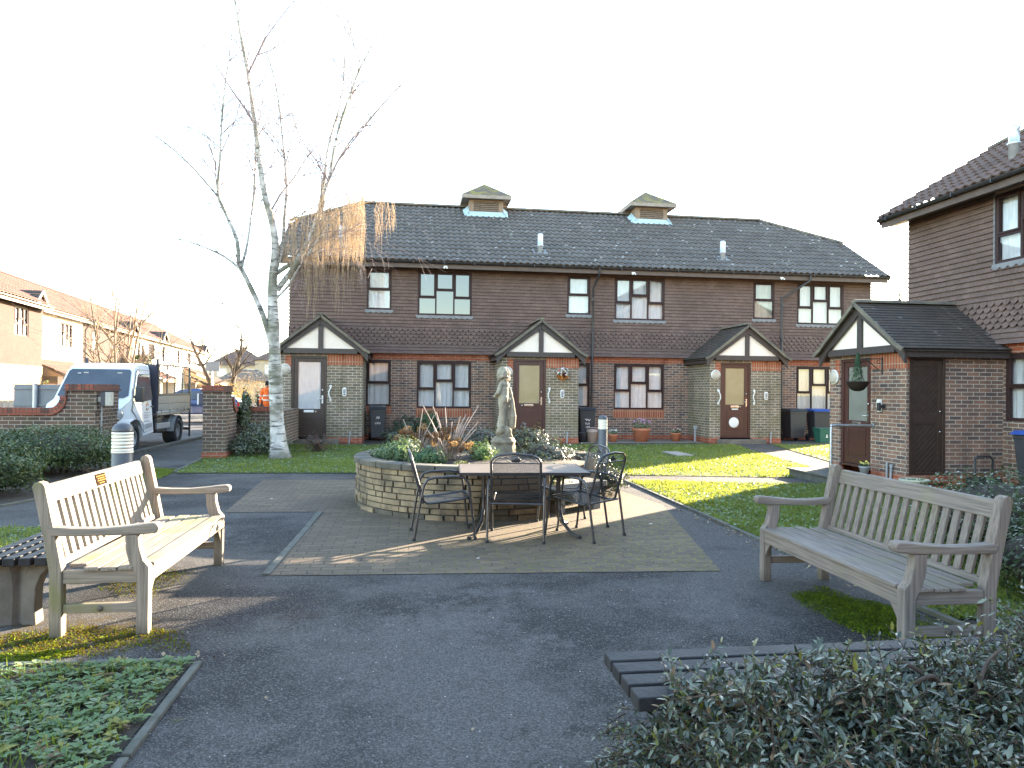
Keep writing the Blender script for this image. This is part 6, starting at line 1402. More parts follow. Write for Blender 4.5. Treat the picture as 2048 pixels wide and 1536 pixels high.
# ------------------------------------------------------------------ bins, pots and other things by the doors
def bin_(name, label, loc, rz, lidm, h=1.02, wd=.50, dp=.55, txt=None, cat='bin', group='wheelie bins'):
    t = thing(name, label, cat, loc, rz, group); b = MB(); pr = [(.80, .10), (1, h*.86), (1.03, h*.87), (1.03, h*.92)]; vs = []
    for s, z in pr:
        w2, d2 = wd/2*s, dp/2*s; vs += [(-w2, -d2, z), (w2, -d2, z), (w2, d2, z), (-w2, d2, z)]
    b.add(vs, [(i*4+j, i*4+(j+1) % 4, i*4+4+(j+1) % 4, i*4+4+j) for i in range(3) for j in range(4)]+[(3, 2, 1, 0), (12, 13, 14, 15)]); b.build('body', BIN_GREY, t, bevel=.02)
    b = MB(); w2, d2 = wd/2*1.08, dp/2*1.08; z = h*.925; b.add([(-w2, -d2-.03, z), (w2, -d2-.03, z), (w2, d2+.02, z), (-w2, d2+.02, z), (-w2*.94, -d2*.86, z+.055), (w2*.94, -d2*.86, z+.055), (w2*.94, d2*.9, z+.08), (-w2*.94, d2*.9, z+.08)], [(3, 2, 1, 0), (4, 5, 6, 7), (0, 1, 5, 4), (1, 2, 6, 5), (2, 3, 7, 6), (3, 0, 4, 7)]); b.box(-w2*.6, w2*.6, -d2*.5, -d2*.1, z+.058, z+.072); b.build('lid', lidm, t, bevel=.012)
    b = MB(); b.tube([(-wd*.42, dp/2+.07, h*.86), (wd*.42, dp/2+.07, h*.86)], .016, 8); b.box(-wd*.4, -wd*.34, dp/2, dp/2+.08, h*.83, h*.88); b.box(wd*.34, wd*.4, dp/2, dp/2+.08, h*.83, h*.88); b.build('handle', BIN_GREY, t)
    for s in (-1, 1):
        b = MB(); b.lathe([(.06, -.025), (.095, -.025), (.10, 0), (.095, .025), (.06, .025), (.001, .02)], 18); b.build('wheel', RUBBER, t, (s*wd*.45, dp*.42, .10), rot=(0, R(90), 0))
    for i, (q, sz, z) in enumerate(txt or ()): word(q, sz, WHITEP, t, (0, -dp/2*(.8+.2*(z-.1)/(h*.76))-.006, z), rot=(R(86), 0, 0), name='painted_number')
    return t
bin_('wheelie_bin', 'charcoal wheelie bin beside the lace-panelled door', (-.93, 21.45, 0), R(4), BIN_GREY, txt=[('38', .11, .66), ('LRd', .10, .50)], wd=.46)
bin_('wheelie_bin', 'charcoal wheelie bin painted 40 in white by the middle porch', (5.28, 21.4, 0), R(-3), BIN_GREY, txt=[('40', .17, .62), ('FLA', .09, .51), ('-09', .10, .41)], wd=.48)
bin_('wheelie_bin', 'plain charcoal wheelie bin next to the third porch', (12.0, 21.45, 0), R(5), BIN_GREY, wd=.58)
bin_('wheelie_bin', 'wheelie bin with a blue lid next to the plain charcoal one', (12.85, 21.4, 0), R(-4), BIN_BLUE, wd=.60)
bin_('wheelie_bin', 'blue-lidded wheelie bin at the right edge under the ground-floor window', (9.08, 9.28, 0), R(-90), BIN_BLUE, wd=.56)
t = thing('recycling_box', 'green recycling box in front of the blue-lidded bin', 'box', (12.6, 20.75, 0), R(3)); b = MB(); b.add([(-.2, -.14, 0), (.2, -.14, 0), (.2, .14, 0), (-.2, .14, 0), (-.25, -.19, .42), (.25, -.19, .42), (.25, .19, .42), (-.25, .19, .42)], [(3, 2, 1, 0), (4, 5, 6, 7), (0, 1, 5, 4), (1, 2, 6, 5), (2, 3, 7, 6), (3, 0, 4, 7)]); b.build('body', GREENBOX, t, bevel=.02)
b = MB(); b.box(-.27, .27, -.21, .21, .42, .45); b.build('rim', GREENBOX, t, bevel=.008); b = MB(); b.prism([(-.04, .16), (.04, .16), (.015, .2), (.03, .2), (0, .27), (-.03, .2), (-.015, .2)][::-1], .004, 1, -.178); b.build('recycling_mark', WHITEP, t)
t = thing('food_caddy', 'taupe food-waste caddy beside the bin painted 40', 'caddy', (5.30, 20.75, 0)); b = MB(); b.lathe([(.12, 0), (.155, .30), (.17, .31), (.17, .35)], 20); b.build('body', TAUPE, t); b = MB(); b.lathe([(.175, .35), (.17, .38), (.001, .40)], 20); b.tube([(-.16, 0, .36), (-.14, -.12, .44), (.14, -.12, .44), (.16, 0, .36)], .01, 6); b.build('lid', TAUPE, t)
b = MB(); b.lathe([(.10, 0), (.15, .28), (.16, .30), (.15, .30), (.13, .25), (.001, .25)], 18); o = b.build('dark_bucket', BIN_GREY, None, (5.02, 20.78, 0)); tag(o, 'small dark bucket between the porch and the taupe caddy', 'bucket')
def pot_plant(label, loc, r, h, flowers, n, ht, spread, potm=TERRA, leafm=(FERN_A, WEED_B), name='flower_pot', seed=1, prof=None):
    t = thing(name, label, 'plant pot', loc); b = MB(); b.lathe(prof or [(r*.68, 0), (r*.92, h*.78), (r*.97, h*.8), (r*1.03, h*.84), (r*1.03, h*.98), (r*.95, h), (r*.9, h*.9), (.001, h*.88)], 24); b.build('pot', potm, t)
    g = np.random.default_rng(seed); a = g.uniform(0, 6.28, n); q = g.uniform(0, 1, n)**.5; z = g.uniform(0, 1, n); P = np.c_[np.cos(a)*q*spread*(.6+.5*z), np.sin(a)*q*spread*(.6+.5*z), h*.9+z*ht*(1-.5*q)]
    leaves('leaves', P, g.normal(size=(n, 3))+[0, 0, .6], g.uniform(.03, .07, n), list(leafm), t, .5, seed=seed)
    if flowers:
        k = n//3; a = g.uniform(0, 6.28, k); q = g.uniform(0, 1, k)**.5; P = np.c_[np.cos(a)*q*spread, np.sin(a)*q*spread, h*.95+ht*(1-.45*q)*g.uniform(.7, 1.08, k)]
        leaves('flowers', P, g.normal(size=(k, 3))*.6+[0, -.3, .8], g.uniform(.025, .05, k), list(flowers), t, .9, seed=seed+1)
    return t
FL_W = plain('white_petal', (.7, .68, .64), None, 9, .7); FL_P = plain('pink_petal', (.5, .28, .42), None, 9, .7); FL_R = plain('red_petal', (.45, .05, .06), None, 9, .7); FL_O = plain('orange_petal', (.65, .24, .05), (.5, .14, .03), 9, .7); FL_Y = plain('yellow_petal', (.8, .72, .2), None, 9, .7)
pot_plant('large terracotta pot of variegated leaves and pink flowers under the window', (6.88, 21.0, 0), .27, .42, (FL_P,), 420, .36, .30, seed=51)
pot_plant('small terracotta pot of white flowers to the right of the large pot', (8.02, 21.15, 0), .16, .27, (FL_W, FL_R), 160, .22, .16, seed=53)
pot_plant('small terracotta pot of white flowers to the left of the large pot', (5.98, 20.9, 0), .14, .24, (FL_W,), 140, .2, .15, seed=55)
pot_plant('small grey pot of pale yellow primroses on the right-hand door step', (7.42, 11.02, .185), .085, .14, (FL_Y,), 60, .10, .08, GREYP, name='flower_pot', seed=57)
RIB = plain('cream_ribbed_pot', (.42, .40, .30), (.32, .31, .23), 6, .8, .2)
CP = pot_plant('wide cream ribbed planter at the foot of the right-hand porch', (7.44, 9.85, 0), .25, .32, None, 40, .06, .2, RIB, prof=[(.18, 0), (.19, .03), (.205, .05), (.2, .08), (.215, .10), (.21, .13), (.225, .15), (.222, .19), (.235, .21), (.24, .27), (.27, .285), (.27, .32), (.24, .32), (.22, .27), (.001, .26)], seed=59)
CP.scale = (.78, .78, .8)
t = thing('coal_scuttle', 'black iron scuttle with a tall hoop handle against the brick wall', 'bucket', (8.76, 10.05, 0)); b = MB(); b.box(-.20, .20, -.14, .14, 0, .24); b.build('body', BLACKP, t, bevel=.015); b = MB(); b.tube([(-.15, 0, .24), (-.15, 0, .52), (-.11, 0, .57), (.11, 0, .57), (.15, 0, .52), (.15, 0, .24)], .018, 8); b.build('handle', BLACKP, t)
# hanging basket with a little conifer, and the flower ball by the middle door
t = HB = thing('hanging_basket', 'wicker hanging basket holding a small conifer on an iron bracket', 'hanging basket', (7.21, 10.9, 1.557)); b = MB(); b.lathe([(.05, .0), (.11, .03), (.155, .09), (.185, .15), (.19, .17), (.17, .16), (.001, .15)], 20); wk = m_brick('wicker', (.07, .045, .03), (.10, .065, .045), (.14, .09, .06), (.02, .014, .01), .03, .015); b.build('basket', wk, t)
b = MB()
for a in (20, 140, 260): b.tube([(.18*math.cos(R(a)), .18*math.sin(R(a)), .16), (0, 0, .52)], .003, 4)
b.build('chain', BLACKP, t); g = np.random.default_rng(61); n = 900; z = g.uniform(0, 1, n); a = g.uniform(0, 6.28, n); q = (1-z)**.8*.105*g.uniform(.5, 1.1, n)+.012
CON = m_leaf('conifer_needle', (.045, .095, .045), (.02, .05, .028), .15, .6, .2)
leaves('conifer', np.c_[np.cos(a)*q, np.sin(a)*q, .15+z*.52], np.c_[np.cos(a), np.sin(a), .4*np.ones(n)], g.uniform(.02, .045, n), [CON], t, .4, up=np.c_[np.cos(a)*.4, np.sin(a)*.4, np.ones(n)], seed=61)
HB.scale = (K2, K2, K2)
t = thing('hanging_basket', 'hanging ball of white, red and orange flowers beside the middle door', 'hanging basket', (4.29, YF-.17, 2.0)); b = MB(); b.lathe([(.04, -.16), (.12, -.10), (.15, 0), (.001, .02)], 18); b.build('basket', wk, t)
b = MB(); b.tube([(0, .1, .36), (0, .05, .2), (0, 0, .02)], .004, 5); b.build('chain', BLACKP, t)
g = np.random.default_rng(63); n = 520; D = g.normal(size=(n, 3)); D /= np.linalg.norm(D, axis=1, keepdims=True); P = D*g.uniform(.13, .20, (n, 1))*[1, .75, .95]
mi = np.where(P[:, 2] < -.05, 2, np.where(g.uniform(size=n) < .55, 0, np.where(g.uniform(size=n) < .35, 1, 3))); leaves('flowers', P, D+g.normal(size=(n, 3))*.4, g.uniform(.04, .075, n), [FL_W, FL_R, FL_O, FERN_A], t, .8, mi=mi, seed=63)
# ------------------------------------------------------------------ trees and shrubs
def spline(P, k=4):
    P = [Vector(p) for p in P]; Q = [P[0]*2-P[1]]+P+[P[-1]*2-P[-2]]; out = []
    for i in range(1, len(Q)-2):
        a, b, c, d = Q[i-1:i+3]
        for j in range(k): t = j/k; out.append(.5*((2*b)+(c-a)*t+(2*a-5*b+4*c-d)*t*t+(3*b-3*c+d-a)*t**3))
    out.append(P[-1]); return out
def fork(mb, p, d, L, r, depth, g, droop=0.0, spread=.5, n=6, thin=.62, kids=(2, 4), up=.15):
    """a branch that wanders and forks again"""
    pts = [p.copy()]; rr = [r]; d = d.normalized(); k = 5
    for i in range(k):
        d = (d+Vector((g.gauss(0, .11), g.gauss(0, .11), g.gauss(0, .08)+up*.12-droop*(i/k)))).normalized(); pts.append(pts[-1]+d*L/k); rr.append(max(r*(1-.75*(i+1)/k), .0022))
    mb.tube(pts, rr, n if r > .012 else (4 if r > .005 else 3), cap=False)
    if depth > 0 and L > .12:
        for _ in range(g.randint(*kids)):
            i = g.randint(1, k); q = pts[i]; a = g.uniform(0, 6.28); o = d.orthogonal().normalized(); o.rotate(Matrix.Rotation(a, 3, d)); dd = (d+o*g.uniform(spread*.6, spread*1.5)).normalized()
            fork(mb, q, dd, L*g.uniform(.45, .75), rr[i]*thin, depth-1, g, droop, spread, n, thin, kids, up)
PL = {'left': [(-2.9, 2.32), (-3.07, 2.96), (-3.28, 3.48), (-3.49, 3.92), (-3.58, 4.11), (-3.62, 4.59), (-3.85, 5.16), (-3.98, 5.47), (-3.99, 5.79), (-3.95, 6.22), (-3.92, 6.86), (-3.86, 7.6), (-3.75, 8.35), (-3.68, 9.0)],
 'lowleft': [(-3.56, 4.01), (-3.85, 4.23), (-4.11, 4.36), (-4.41, 4.47), (-4.91, 4.59), (-5.55, 4.71)],
 'farleft': [(-3.99, 5.47), (-4.43, 5.98), (-4.93, 6.43), (-5.33, 6.67), (-5.68, 6.83)],
 'm2': [(-3.54, 4.03), (-3.46, 4.51), (-3.41, 5.5), (-3.42, 6.25), (-3.43, 6.88), (-3.38, 7.31), (-3.29, 7.96), (-3.24, 8.5)],
 'm3': [(-2.88, 3.98), (-2.76, 4.54), (-2.73, 5.33), (-2.71, 5.84), (-2.76, 6.37), (-2.85, 7.12), (-2.95, 7.88), (-3.11, 8.58), (-3.31, 9.16), (-3.48, 9.76), (-3.63, 10.39)],
 'm3b': [(-2.75, 6.37), (-2.69, 6.78), (-2.56, 7.41), (-2.3, 8.13), (-1.9, 8.64)],
 'ra': [(-2.83, 3.6), (-2.44, 4.14), (-2.12, 4.76), (-1.93, 5.23), (-1.84, 5.68), (-1.74, 5.97), (-1.64, 6.57), (-1.51, 7.1), (-1.31, 7.7), (-1.12, 8.21), (-0.94, 8.57), (-0.71, 9.11), (-0.51, 9.63), (-0.38, 9.92)],
 'rb': [(-2.86, 3.95), (-2.35, 4.41), (-2.02, 5.31), (-1.94, 5.88), (-1.89, 6.2), (-1.86, 6.65), (-1.75, 7.19), (-1.62, 7.68), (-1.54, 8.24), (-1.5, 8.99), (-1.39, 9.59), (-1.41, 10.16)],
 'rc': [(-1.73, 5.99), (-1.33, 6.68), (-0.62, 7.5), (0.13, 8.33), (0.58, 8.97)],
 'rd': [(-2.88, 3.39), (-2.57, 3.66), (-2.26, 4.1), (-1.95, 4.49), (-1.66, 4.83)]}
TRUNK = [(-2.73, 0.0), (-2.81, 0.83), (-2.84, 1.68), (-2.88, 2.43), (-2.9, 2.96), (-2.92, 3.81), (-2.88, 4.46), (-2.94, 4.99), (-3.14, 5.73), (-3.33, 7.1), (-3.48, 8.16), (-3.68, 9.21), (-3.82, 10.05), (-3.94, 10.89)]
RAD = {'left': (.068, .010), 'lowleft': (.03, .005), 'farleft': (.026, .004), 'm2': (.036, .005), 'm3': (.044, .005), 'm3b': (.02, .004), 'ra': (.062, .006), 'rb': (.05, .006), 'rc': (.026, .004), 'rd': (.034, .008)}
YO = {'left': -.5, 'lowleft': -.5, 'farleft': -.9, 'm2': .6, 'm3': .8, 'm3b': .9, 'ra': -.7, 'rb': .5, 'rc': -.8, 'rd': -.9}
BT = thing('birch_tree', 'tall bare white-barked birch with weeping golden twigs on the lawn', 'tree', (-2.73, 16, 0))
o0 = Vector((-2.73, 16, 0)); g = random.Random(12)
tp = [Vector((x, 16+.04*math.sin(z*1.3), z))-o0 for x, z in TRUNK]; tz = spline(tp, 5)
def taper(z): return float(np.interp(z, [0, 1, 2, 3, 4.2, 6, 8, 10.9], [.165, .148, .134, .116, .082, .056, .036, .014]))
rt_ = [taper(p.z)*(1+.6*math.exp(-p.z/.14))+.009*math.sin(p.z*5)*(p.z < 3) for p in tz]
b = MB(); b.tube(tz, rt_, 18); b.build('trunk', BIRCH, BT)
b = MB(); br = MB(); limbs = {}
start_y = {'farleft': 'left', 'lowleft': 'left', 'm2': 'left', 'm3b': 'm3', 'rc': 'ra'}
def ypos(k, z, z0, z1): return 16+YO[k]*max(0, min(1, (z-z0)/max(.3, z1-z0)))**.8
for k, pl in PL.items():
    par = start_y.get(k); pts = []
    for x, z in pl:
        if par: yb = ypos(par, pl[0][1], PL[par][0][1], PL[par][-1][1]); y = yb+(YO[k]-(yb-16))*max(0, min(1, abs(z-pl[0][1])/2.5))
        else: y = ypos(k, z, pl[0][1], pl[-1][1])
        pts.append(Vector((x, y, z))-o0)
    sp = spline(pts, 5); r0, r1 = RAD[k]; rr = [r0+(r1-r0)*(i/(len(sp)-1))**.75 for i in range(len(sp))]; limbs[k] = (sp, rr); b.tube(sp, rr, 12 if r0 > .04 else 8)
b.build('limb', BIRCH, BT)
limbs['trunk'] = ([p for p in tz if p.z > 4.2], [r for p, r in zip(tz, rt_) if p.z > 4.2])
for k, (sp, rr) in limbs.items():
    n = {'trunk': 46, 'left': 46, 'm3': 36, 'ra': 40, 'rb': 36, 'm2': 30}.get(k, 15)
    for _ in range(n):
        i = g.randint(int(len(sp)*.22), len(sp)-2); t = (sp[i+1]-sp[i]).normalized(); o = t.orthogonal().normalized(); o.rotate(Matrix.Rotation(g.uniform(0, 6.28), 3, t)); d = (t*.8+o*g.uniform(.5, 1.1)+Vector((0, 0, .1))).normalized()
        fork(br, sp[i], d, g.uniform(.5, 1.6), min(rr[i]*.5, .011), 2, g, .16, .55, 5, .62, (3, 5))
for k, i0, L_, dx, dy in (('trunk', .25, 2.6, .5, .4), ('trunk', .45, 2.4, -.5, .3), ('trunk', .6, 2.2, .45, -.3), ('left', .55, 2.4, -.4, .3), ('left', .7, 2.2, .4, .2), ('left', .8, 2.0, -.5, -.2), ('ra', .35, 2.6, .55, -.2), ('ra', .55, 2.4, .5, .3), ('ra', .7, 2.0, -.3, .2), ('rb', .35, 2.4, -.4, .4), ('rb', .5, 2.6, .3, .5), ('m3', .4, 2.4, .45, .4), ('m3', .55, 2.3, -.4, .3), ('m2', .4, 2.2, -.35, .4), ('m2', .6, 2.0, .3, .4), ('rc', .4, 1.6, .4, -.3)):
    sp, rr = limbs[k]; i = int(len(sp)*i0); fork(br, sp[i], Vector((dx, dy, 1.0)), L_, min(.024, rr[i]*.6), 3, g, .05, .42, 6, .6, (3, 4), .5)
br.build('branches', TWIG_PINK, BT)
tw = MB()     # weeping twigs hanging in curtains from side branches of the right-hand limbs
hang = []
def hangers(x0, x1, z0, z1, yl, n, lmin, lmax):
    for _ in range(n):
        u = g.random(); x = x0+(x1-x0)*u; z = z0+(z1-z0)*u+g.uniform(-.15, .25); hang.append((x, yl+g.uniform(-.45, .45), z, g.uniform(lmin, lmax)))
for (x0, x1, z0, z1, yl, n, l0, l1) in ((-3.0, -2.3, 5.0, 5.4, 16.2, 26, .8, 1.6), (-2.55, -1.8, 4.9, 5.35, 15.6, 42, .5, 1.7), (-2.0, -1.2, 5.2, 5.55, 15.5, 62, .6, 2.0), (-1.75, -1.02, 5.3, 5.65, 16.4, 56, .6, 2.2), (-1.3, -.98, 5.45, 5.65, 15.8, 34, .7, 1.8), (-.80, -.35, 5.45, 5.6, 16.0, 18, .2, .6), (-2.3, -1.6, 4.6, 5.2, 16.2, 26, .7, 2.1)):
    hangers(x0, x1, z0, z1, yl, n, l0, l1)
    sp = spline([(-1.9 if x0 > -2 else -2.5, yl, z0-.2), ((x0+x1)/2, yl, (z0+z1)/2+.15), (x1, yl, z1+.05)], 6); tw.tube([Vector(p)-o0 for p in sp], [.014-.011*i/(len(sp)-1) for i in range(len(sp))], 5)
for x, y, z, L_ in hang:
    p = Vector((x, y, z))-o0; pts = [p+Vector((g.uniform(-.10, .03), g.uniform(-.08, .08), .12))]; pts.append(p.copy()); dx, dy = g.uniform(-.05, .05), g.uniform(-.05, .05)
    for i in range(1, 7): pts.append(p+Vector((dx*i/6+.016*math.sin(i*2.1+x*9), dy*i/6, -L_*i/6)))
    tw.tube(pts, [.0045, .0043, .004, .0036, .0032, .0028, .0024, .0018], 3, cap=False)
    for _ in range(3): i = g.randint(2, 5); q = pts[i]; tw.tube([q, q+Vector((g.uniform(-.05, .05), g.uniform(-.05, .05), -.12)), q+Vector((g.uniform(-.07, .07), g.uniform(-.07, .07), -g.uniform(.3, .6)))], [.0035, .003, .002], 3, cap=False)
tw.build('weeping_twigs', TWIG_GOLD, BT)

def bare_tree(label, loc, h, r, stems, seed, mat=BARK, depth=4, spread=.6, droop=0, lean=.25, group='bare trees along the street', name='bare_tree'):
    t = thing(name, label, 'tree', loc, 0, group); g = random.Random(seed); tr = MB(); tw = MB()
    for s in range(stems):
        a = 6.28*s/stems+g.uniform(-.4, .4); d = Vector((math.cos(a)*lean, math.sin(a)*lean, 1)).normalized(); p = Vector((math.cos(a)*.1*(stems > 1), math.sin(a)*.1*(stems > 1), 0)); pts = [p]; k = 7
        for i in range(k): d = (d+Vector((g.gauss(0, .09), g.gauss(0, .09), .06))).normalized(); pts.append(pts[-1]+d*h*.8/k)
        rr = [r*(1-.8*i/k) for i in range(k+1)]; tr.tube(pts, rr, 10)
        for i in range(2, k+1):
            for _ in range(g.randint(2, 3)):
                o = d.orthogonal().normalized(); o.rotate(Matrix.Rotation(g.uniform(0, 6.28), 3, d)); fork(tw, pts[i], (Vector((0, 0, .7))+o*g.uniform(.6, 1.2)).normalized(), h*.34*(1.25-i/k*.6), rr[i]*.62, depth-1, g, droop, spread, 6, .62, (2, 4))
    tr.build('trunk', mat, t); tw.build('branches', mat, t); return t
bare_tree('pale multi-stemmed bare sapling rising behind the truck cab', (-10.3, 27, 0), 6.6, .06, 6, 4, BARK_PALE, 3, .5, 0, .24)
bare_tree('dark spreading bare tree behind the street lamp', (-14.2, 58, 0), 7.6, .26, 2, 9, BARK, 5, .8, 0, .45)
bare_tree('distant bare tree whose twigs show above the right end of the long house', (31.5, 46, 0), 12.5, .22, 1, 15, BARK, 4, .6, 0, .05)
bare_tree('dark bare tree standing between two white houses across the street', (-16.6, 46, 0), 4.6, .12, 2, 19, BARK, 4, .5)
IVYT = thing('ivy_column', 'dark ivy-covered stump against the white house wall behind the truck', 'shrub', (-16.2, 47, 0)); g2 = np.random.default_rng(19); n = 2500; a = g2.uniform(0, 6.28, n); z = g2.uniform(0, 1, n)
leaves('foliage', np.c_[np.cos(a)*(.75-.3*z), np.sin(a)*(.75-.3*z), z*3.4], np.c_[np.cos(a), np.sin(a), .3*np.ones(n)]+g2.normal(size=(n, 3))*.4, g2.uniform(.1, .2, n), [HEDGE_A], IVYT, .8)
b = MB(); b.tube([(0, 0, 0), (.05, 0, 2), (0, 0, 4)], [.2, .15, .08], 8); b.build('trunk', BARK, IVYT)

def mound(name, label, cat, blobs, n, mats, size, seed, aspect=.5, stems=60, stemm=BARK, group=None, w=None, lump=.25, shell=.55, up=.35, inner=None, fold=.25):
    """a shrub: leaves through the outer part of overlapping ellipsoids, with stems inside"""
    c0 = blobs[0][0]; t = thing(name, label, cat, (c0[0], c0[1], 0), 0, group); g = np.random.default_rng(seed); o = np.array([c0[0], c0[1], 0])
    vol = np.array([(r[0]*r[1]+r[1]*r[2]+r[0]*r[2]) for _, r in blobs]); ks = np.maximum((n*vol/vol.sum()).astype(int), 10); PP, NN = [], []
    for (c, r), k in zip(blobs, ks):
        D = g.normal(size=(k*2, 3)); D /= np.linalg.norm(D, axis=1, keepdims=True); D = D[D[:, 2] > -.75][:k]
        f = 1+lump*np.sin(D[:, 0]*5.1+seed)*np.sin(D[:, 1]*6.3+D[:, 2]*4)+lump*.5*np.sin(D[:, 0]*13+D[:, 2]*11)
        q = g.uniform(shell, 1.05, len(D))**.6*f; P = np.array(c)+D*np.array(r)*q[:, None]; PP.append(P); NN.append(D/np.array(r)+g.normal(size=D.shape)*.9+[0, 0, up])
    P = np.concatenate(PP); N = np.concatenate(NN); keep = P[:, 2] > .02; P, N = P[keep], N[keep]
    mi = None
    if w is not None: mi = g.choice(len(mats), size=len(P), p=w)
    leaves('foliage', P-o, N, g.uniform(size*.6, size*1.25, len(P)), list(mats), t, aspect, fold, mi=mi, seed=seed)
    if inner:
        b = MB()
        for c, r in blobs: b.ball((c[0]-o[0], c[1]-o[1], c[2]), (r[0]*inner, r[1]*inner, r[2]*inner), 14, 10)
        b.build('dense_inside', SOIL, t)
    rr = random.Random(seed); b = MB()
    for _ in range(stems):
        c, r = rr.choice(blobs); p = Vector((c[0]-o[0]+rr.uniform(-.3, .3)*r[0], c[1]-o[1]+rr.uniform(-.3, .3)*r[1], 0)); d = Vector((rr.uniform(-1, 1), rr.uniform(-1, 1), rr.uniform(.2, 1))).normalized(); q = Vector((c[0]-o[0]+d.x*r[0]*.98, c[1]-o[1]+d.y*r[1]*.98, max(.05, c[2]+d.z*r[2]*.98))); m = (p+q)/2+Vector((rr.uniform(-.06, .06), rr.uniform(-.06, .06), .08)); b.tube(spline([p, m, q], 3), [.008-.0062*i/6 for i in range(7)], 4, cap=False)
    if stems: b.build('stems', stemm, t)
    return t
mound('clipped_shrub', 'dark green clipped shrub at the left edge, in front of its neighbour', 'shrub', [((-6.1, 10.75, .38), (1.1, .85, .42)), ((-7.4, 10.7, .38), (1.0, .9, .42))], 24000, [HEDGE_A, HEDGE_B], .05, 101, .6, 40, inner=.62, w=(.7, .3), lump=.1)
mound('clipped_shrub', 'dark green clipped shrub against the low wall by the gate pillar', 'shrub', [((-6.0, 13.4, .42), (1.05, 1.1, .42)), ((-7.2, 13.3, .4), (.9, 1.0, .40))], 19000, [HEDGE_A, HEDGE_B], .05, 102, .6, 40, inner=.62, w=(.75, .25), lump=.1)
sheet('bed_soil', [(-7.5, 9.85), (-5.07, 9.85), (-4.7, 11.3), (-4.74, 14.0), (-5.6, 14.45), (-6.3, 15.4), (-7.5, 15.4)], .011, SOIL)
g = np.random.default_rng(5); q = scatter([(-5.0, 12.5), (-4.75, 12.5), (-4.8, 14), (-5.6, 14.4), (-6, 15.2), (-6.1, 14.3)], 260, 5); leaves('leaf_litter', np.c_[q, np.full(len(q), .025)], g.normal(size=(len(q), 3))*.4+[0, 0, 1], g.uniform(.03, .07, len(q)), [LITTER], aspect=.6, seed=6, kind='stuff')
sheet('grass_verge', [(-4.68, 11.3), (-4.05, 12.6), (-4.12, 13.9), (-4.75, 14.2)], .012, TURF); q = scatter([(-4.68, 11.3), (-4.05, 12.6), (-4.12, 13.9), (-4.75, 14.2)], 3500, 8); blades('grass', np.c_[q, np.full(len(q), .01)], g.uniform(.015, .035, len(q)), [GRASS_A], .6, .008, seed=8, kind='stuff')
mound('glossy_hedge', 'dense dark hedge behind the silver-grey bench at the right edge', 'hedge', [((5.25, 5.75, .42), (.75, .85, .44)), ((5.6, 4.7, .48), (1.0, .8, .46)), ((4.75, 4.75, .28), (.45, .6, .30))], 15000, [HEDGE_A, SHRUB_B], .042, 103, .5, 50, inner=.70, w=(.72, .28), lump=.12)
mound('low_cotoneaster', 'low straggling shrub beside the near end of the silver-grey bench', 'shrub', [((3.85, 3.55, .10), (.5, .45, .16)), ((3.5, 3.25, .12), (.32, .35, .20))], 2600, [SHRUB_A, SHRUB_B], .034, 104, .42, 60, w=(.55, .45))
mound('wall_shrub', 'grey-green shrub in the corner of the short gate wall behind the birch', 'shrub', [((-3.35, 16.75, .36), (.42, .42, .42)), ((-2.95, 16.6, .26), (.35, .35, .30)), ((-3.62, 16.55, .2), (.3, .3, .24))], 3600, [SHRUB_B, SHRUB_A, WEED_B], .06, 105, .45, 60, w=(.45, .35, .2), lump=.3)
mound('climbing_ivy', 'ivy climbing the inner corner of the short gate wall', 'plant', [((-3.72, 17.18, .95), (.13, .09, .45)), ((-3.66, 17.2, 1.2), (.09, .06, .14))], 520, [HEDGE_A, SHRUB_B], .07, 106, .8, 12, lump=.4)
mound('reddish_shrub', 'small reddish twiggy shrub at the foot of the birch by the doorstep', 'shrub', [((-2.15, 17.6, .2), (.34, .3, .26))], 900, [plain('reddish_leaf', (.16, .07, .05), (.1, .05, .035), 9, .7), SHRUB_A], .04, 107, .5, 40, w=(.7, .3))
mound('border_shrub', 'dark shrub against the brick wall under the first ground-floor window', 'shrub', [((-.1, 21.45, .36), (.42, .3, .36)), ((.5, 21.5, .26), (.4, .28, .30)), ((.95, 21.5, .2), (.3, .25, .24))], 2600, [SHRUB_A, FERN_A], .07, 108, .5, 30, w=(.65, .35), lump=.35)
mound('border_shrub', 'round dark shrub on the path edge in front of the charcoal bin', 'shrub', [((-.45, 20.4, .2), (.32, .3, .24))], 1400, [SHRUB_A, SHRUB_B], .05, 109, .5, 20, w=(.7, .3))
mound('green_border_plant', 'leafy light green plant below the window behind the planter', 'plant', [((.55, 21.4, .62), (.3, .2, .26))], 700, [HEDGE_B, FERN_A], .08, 111, .5, 14, lump=.35)
sheet('flower_bed', [(-1.25, 20.2), (2.5, 20.2), (2.5, 21.98), (-1.25, 21.98)], .013, SOIL)
# the planter's plants
mound('feathery_plant', 'feathery green clump at the left rim of the planter, nearest the path', 'plant', [((-.08, 9.45, .70), (.22, .2, .20)), ((-.25, 9.75, .66), (.16, .18, .15))], 3000, [FERN_A, WEED_B], .045, 121, .3, 20, w=(.7, .3), lump=.35, shell=.2)
mound('feathery_plant', 'feathery green clump by the front rim of the planter below the brown flower heads', 'plant', [((.26, 9.0, .66), (.20, .17, .15)), ((.10, 8.95, .64), (.12, .12, .12))], 2300, [FERN_A, WEED_A], .042, 122, .3, 16, w=(.75, .25), lump=.35, shell=.2)
mound('feathery_plant', 'green leafy clump in the planter just left of the statue base', 'plant', [((.92, 9.25, .70), (.17, .16, .15))], 1500, [FERN_A, WEED_A], .045, 123, .35, 14, lump=.35, shell=.2)
mound('small_rim_plant', 'pale variegated tuft on the far left rim of the planter', 'plant', [((-.42, 9.95, .62), (.16, .16, .10))], 420, [WEED_B, FERN_A], .04, 124, .4, 8)
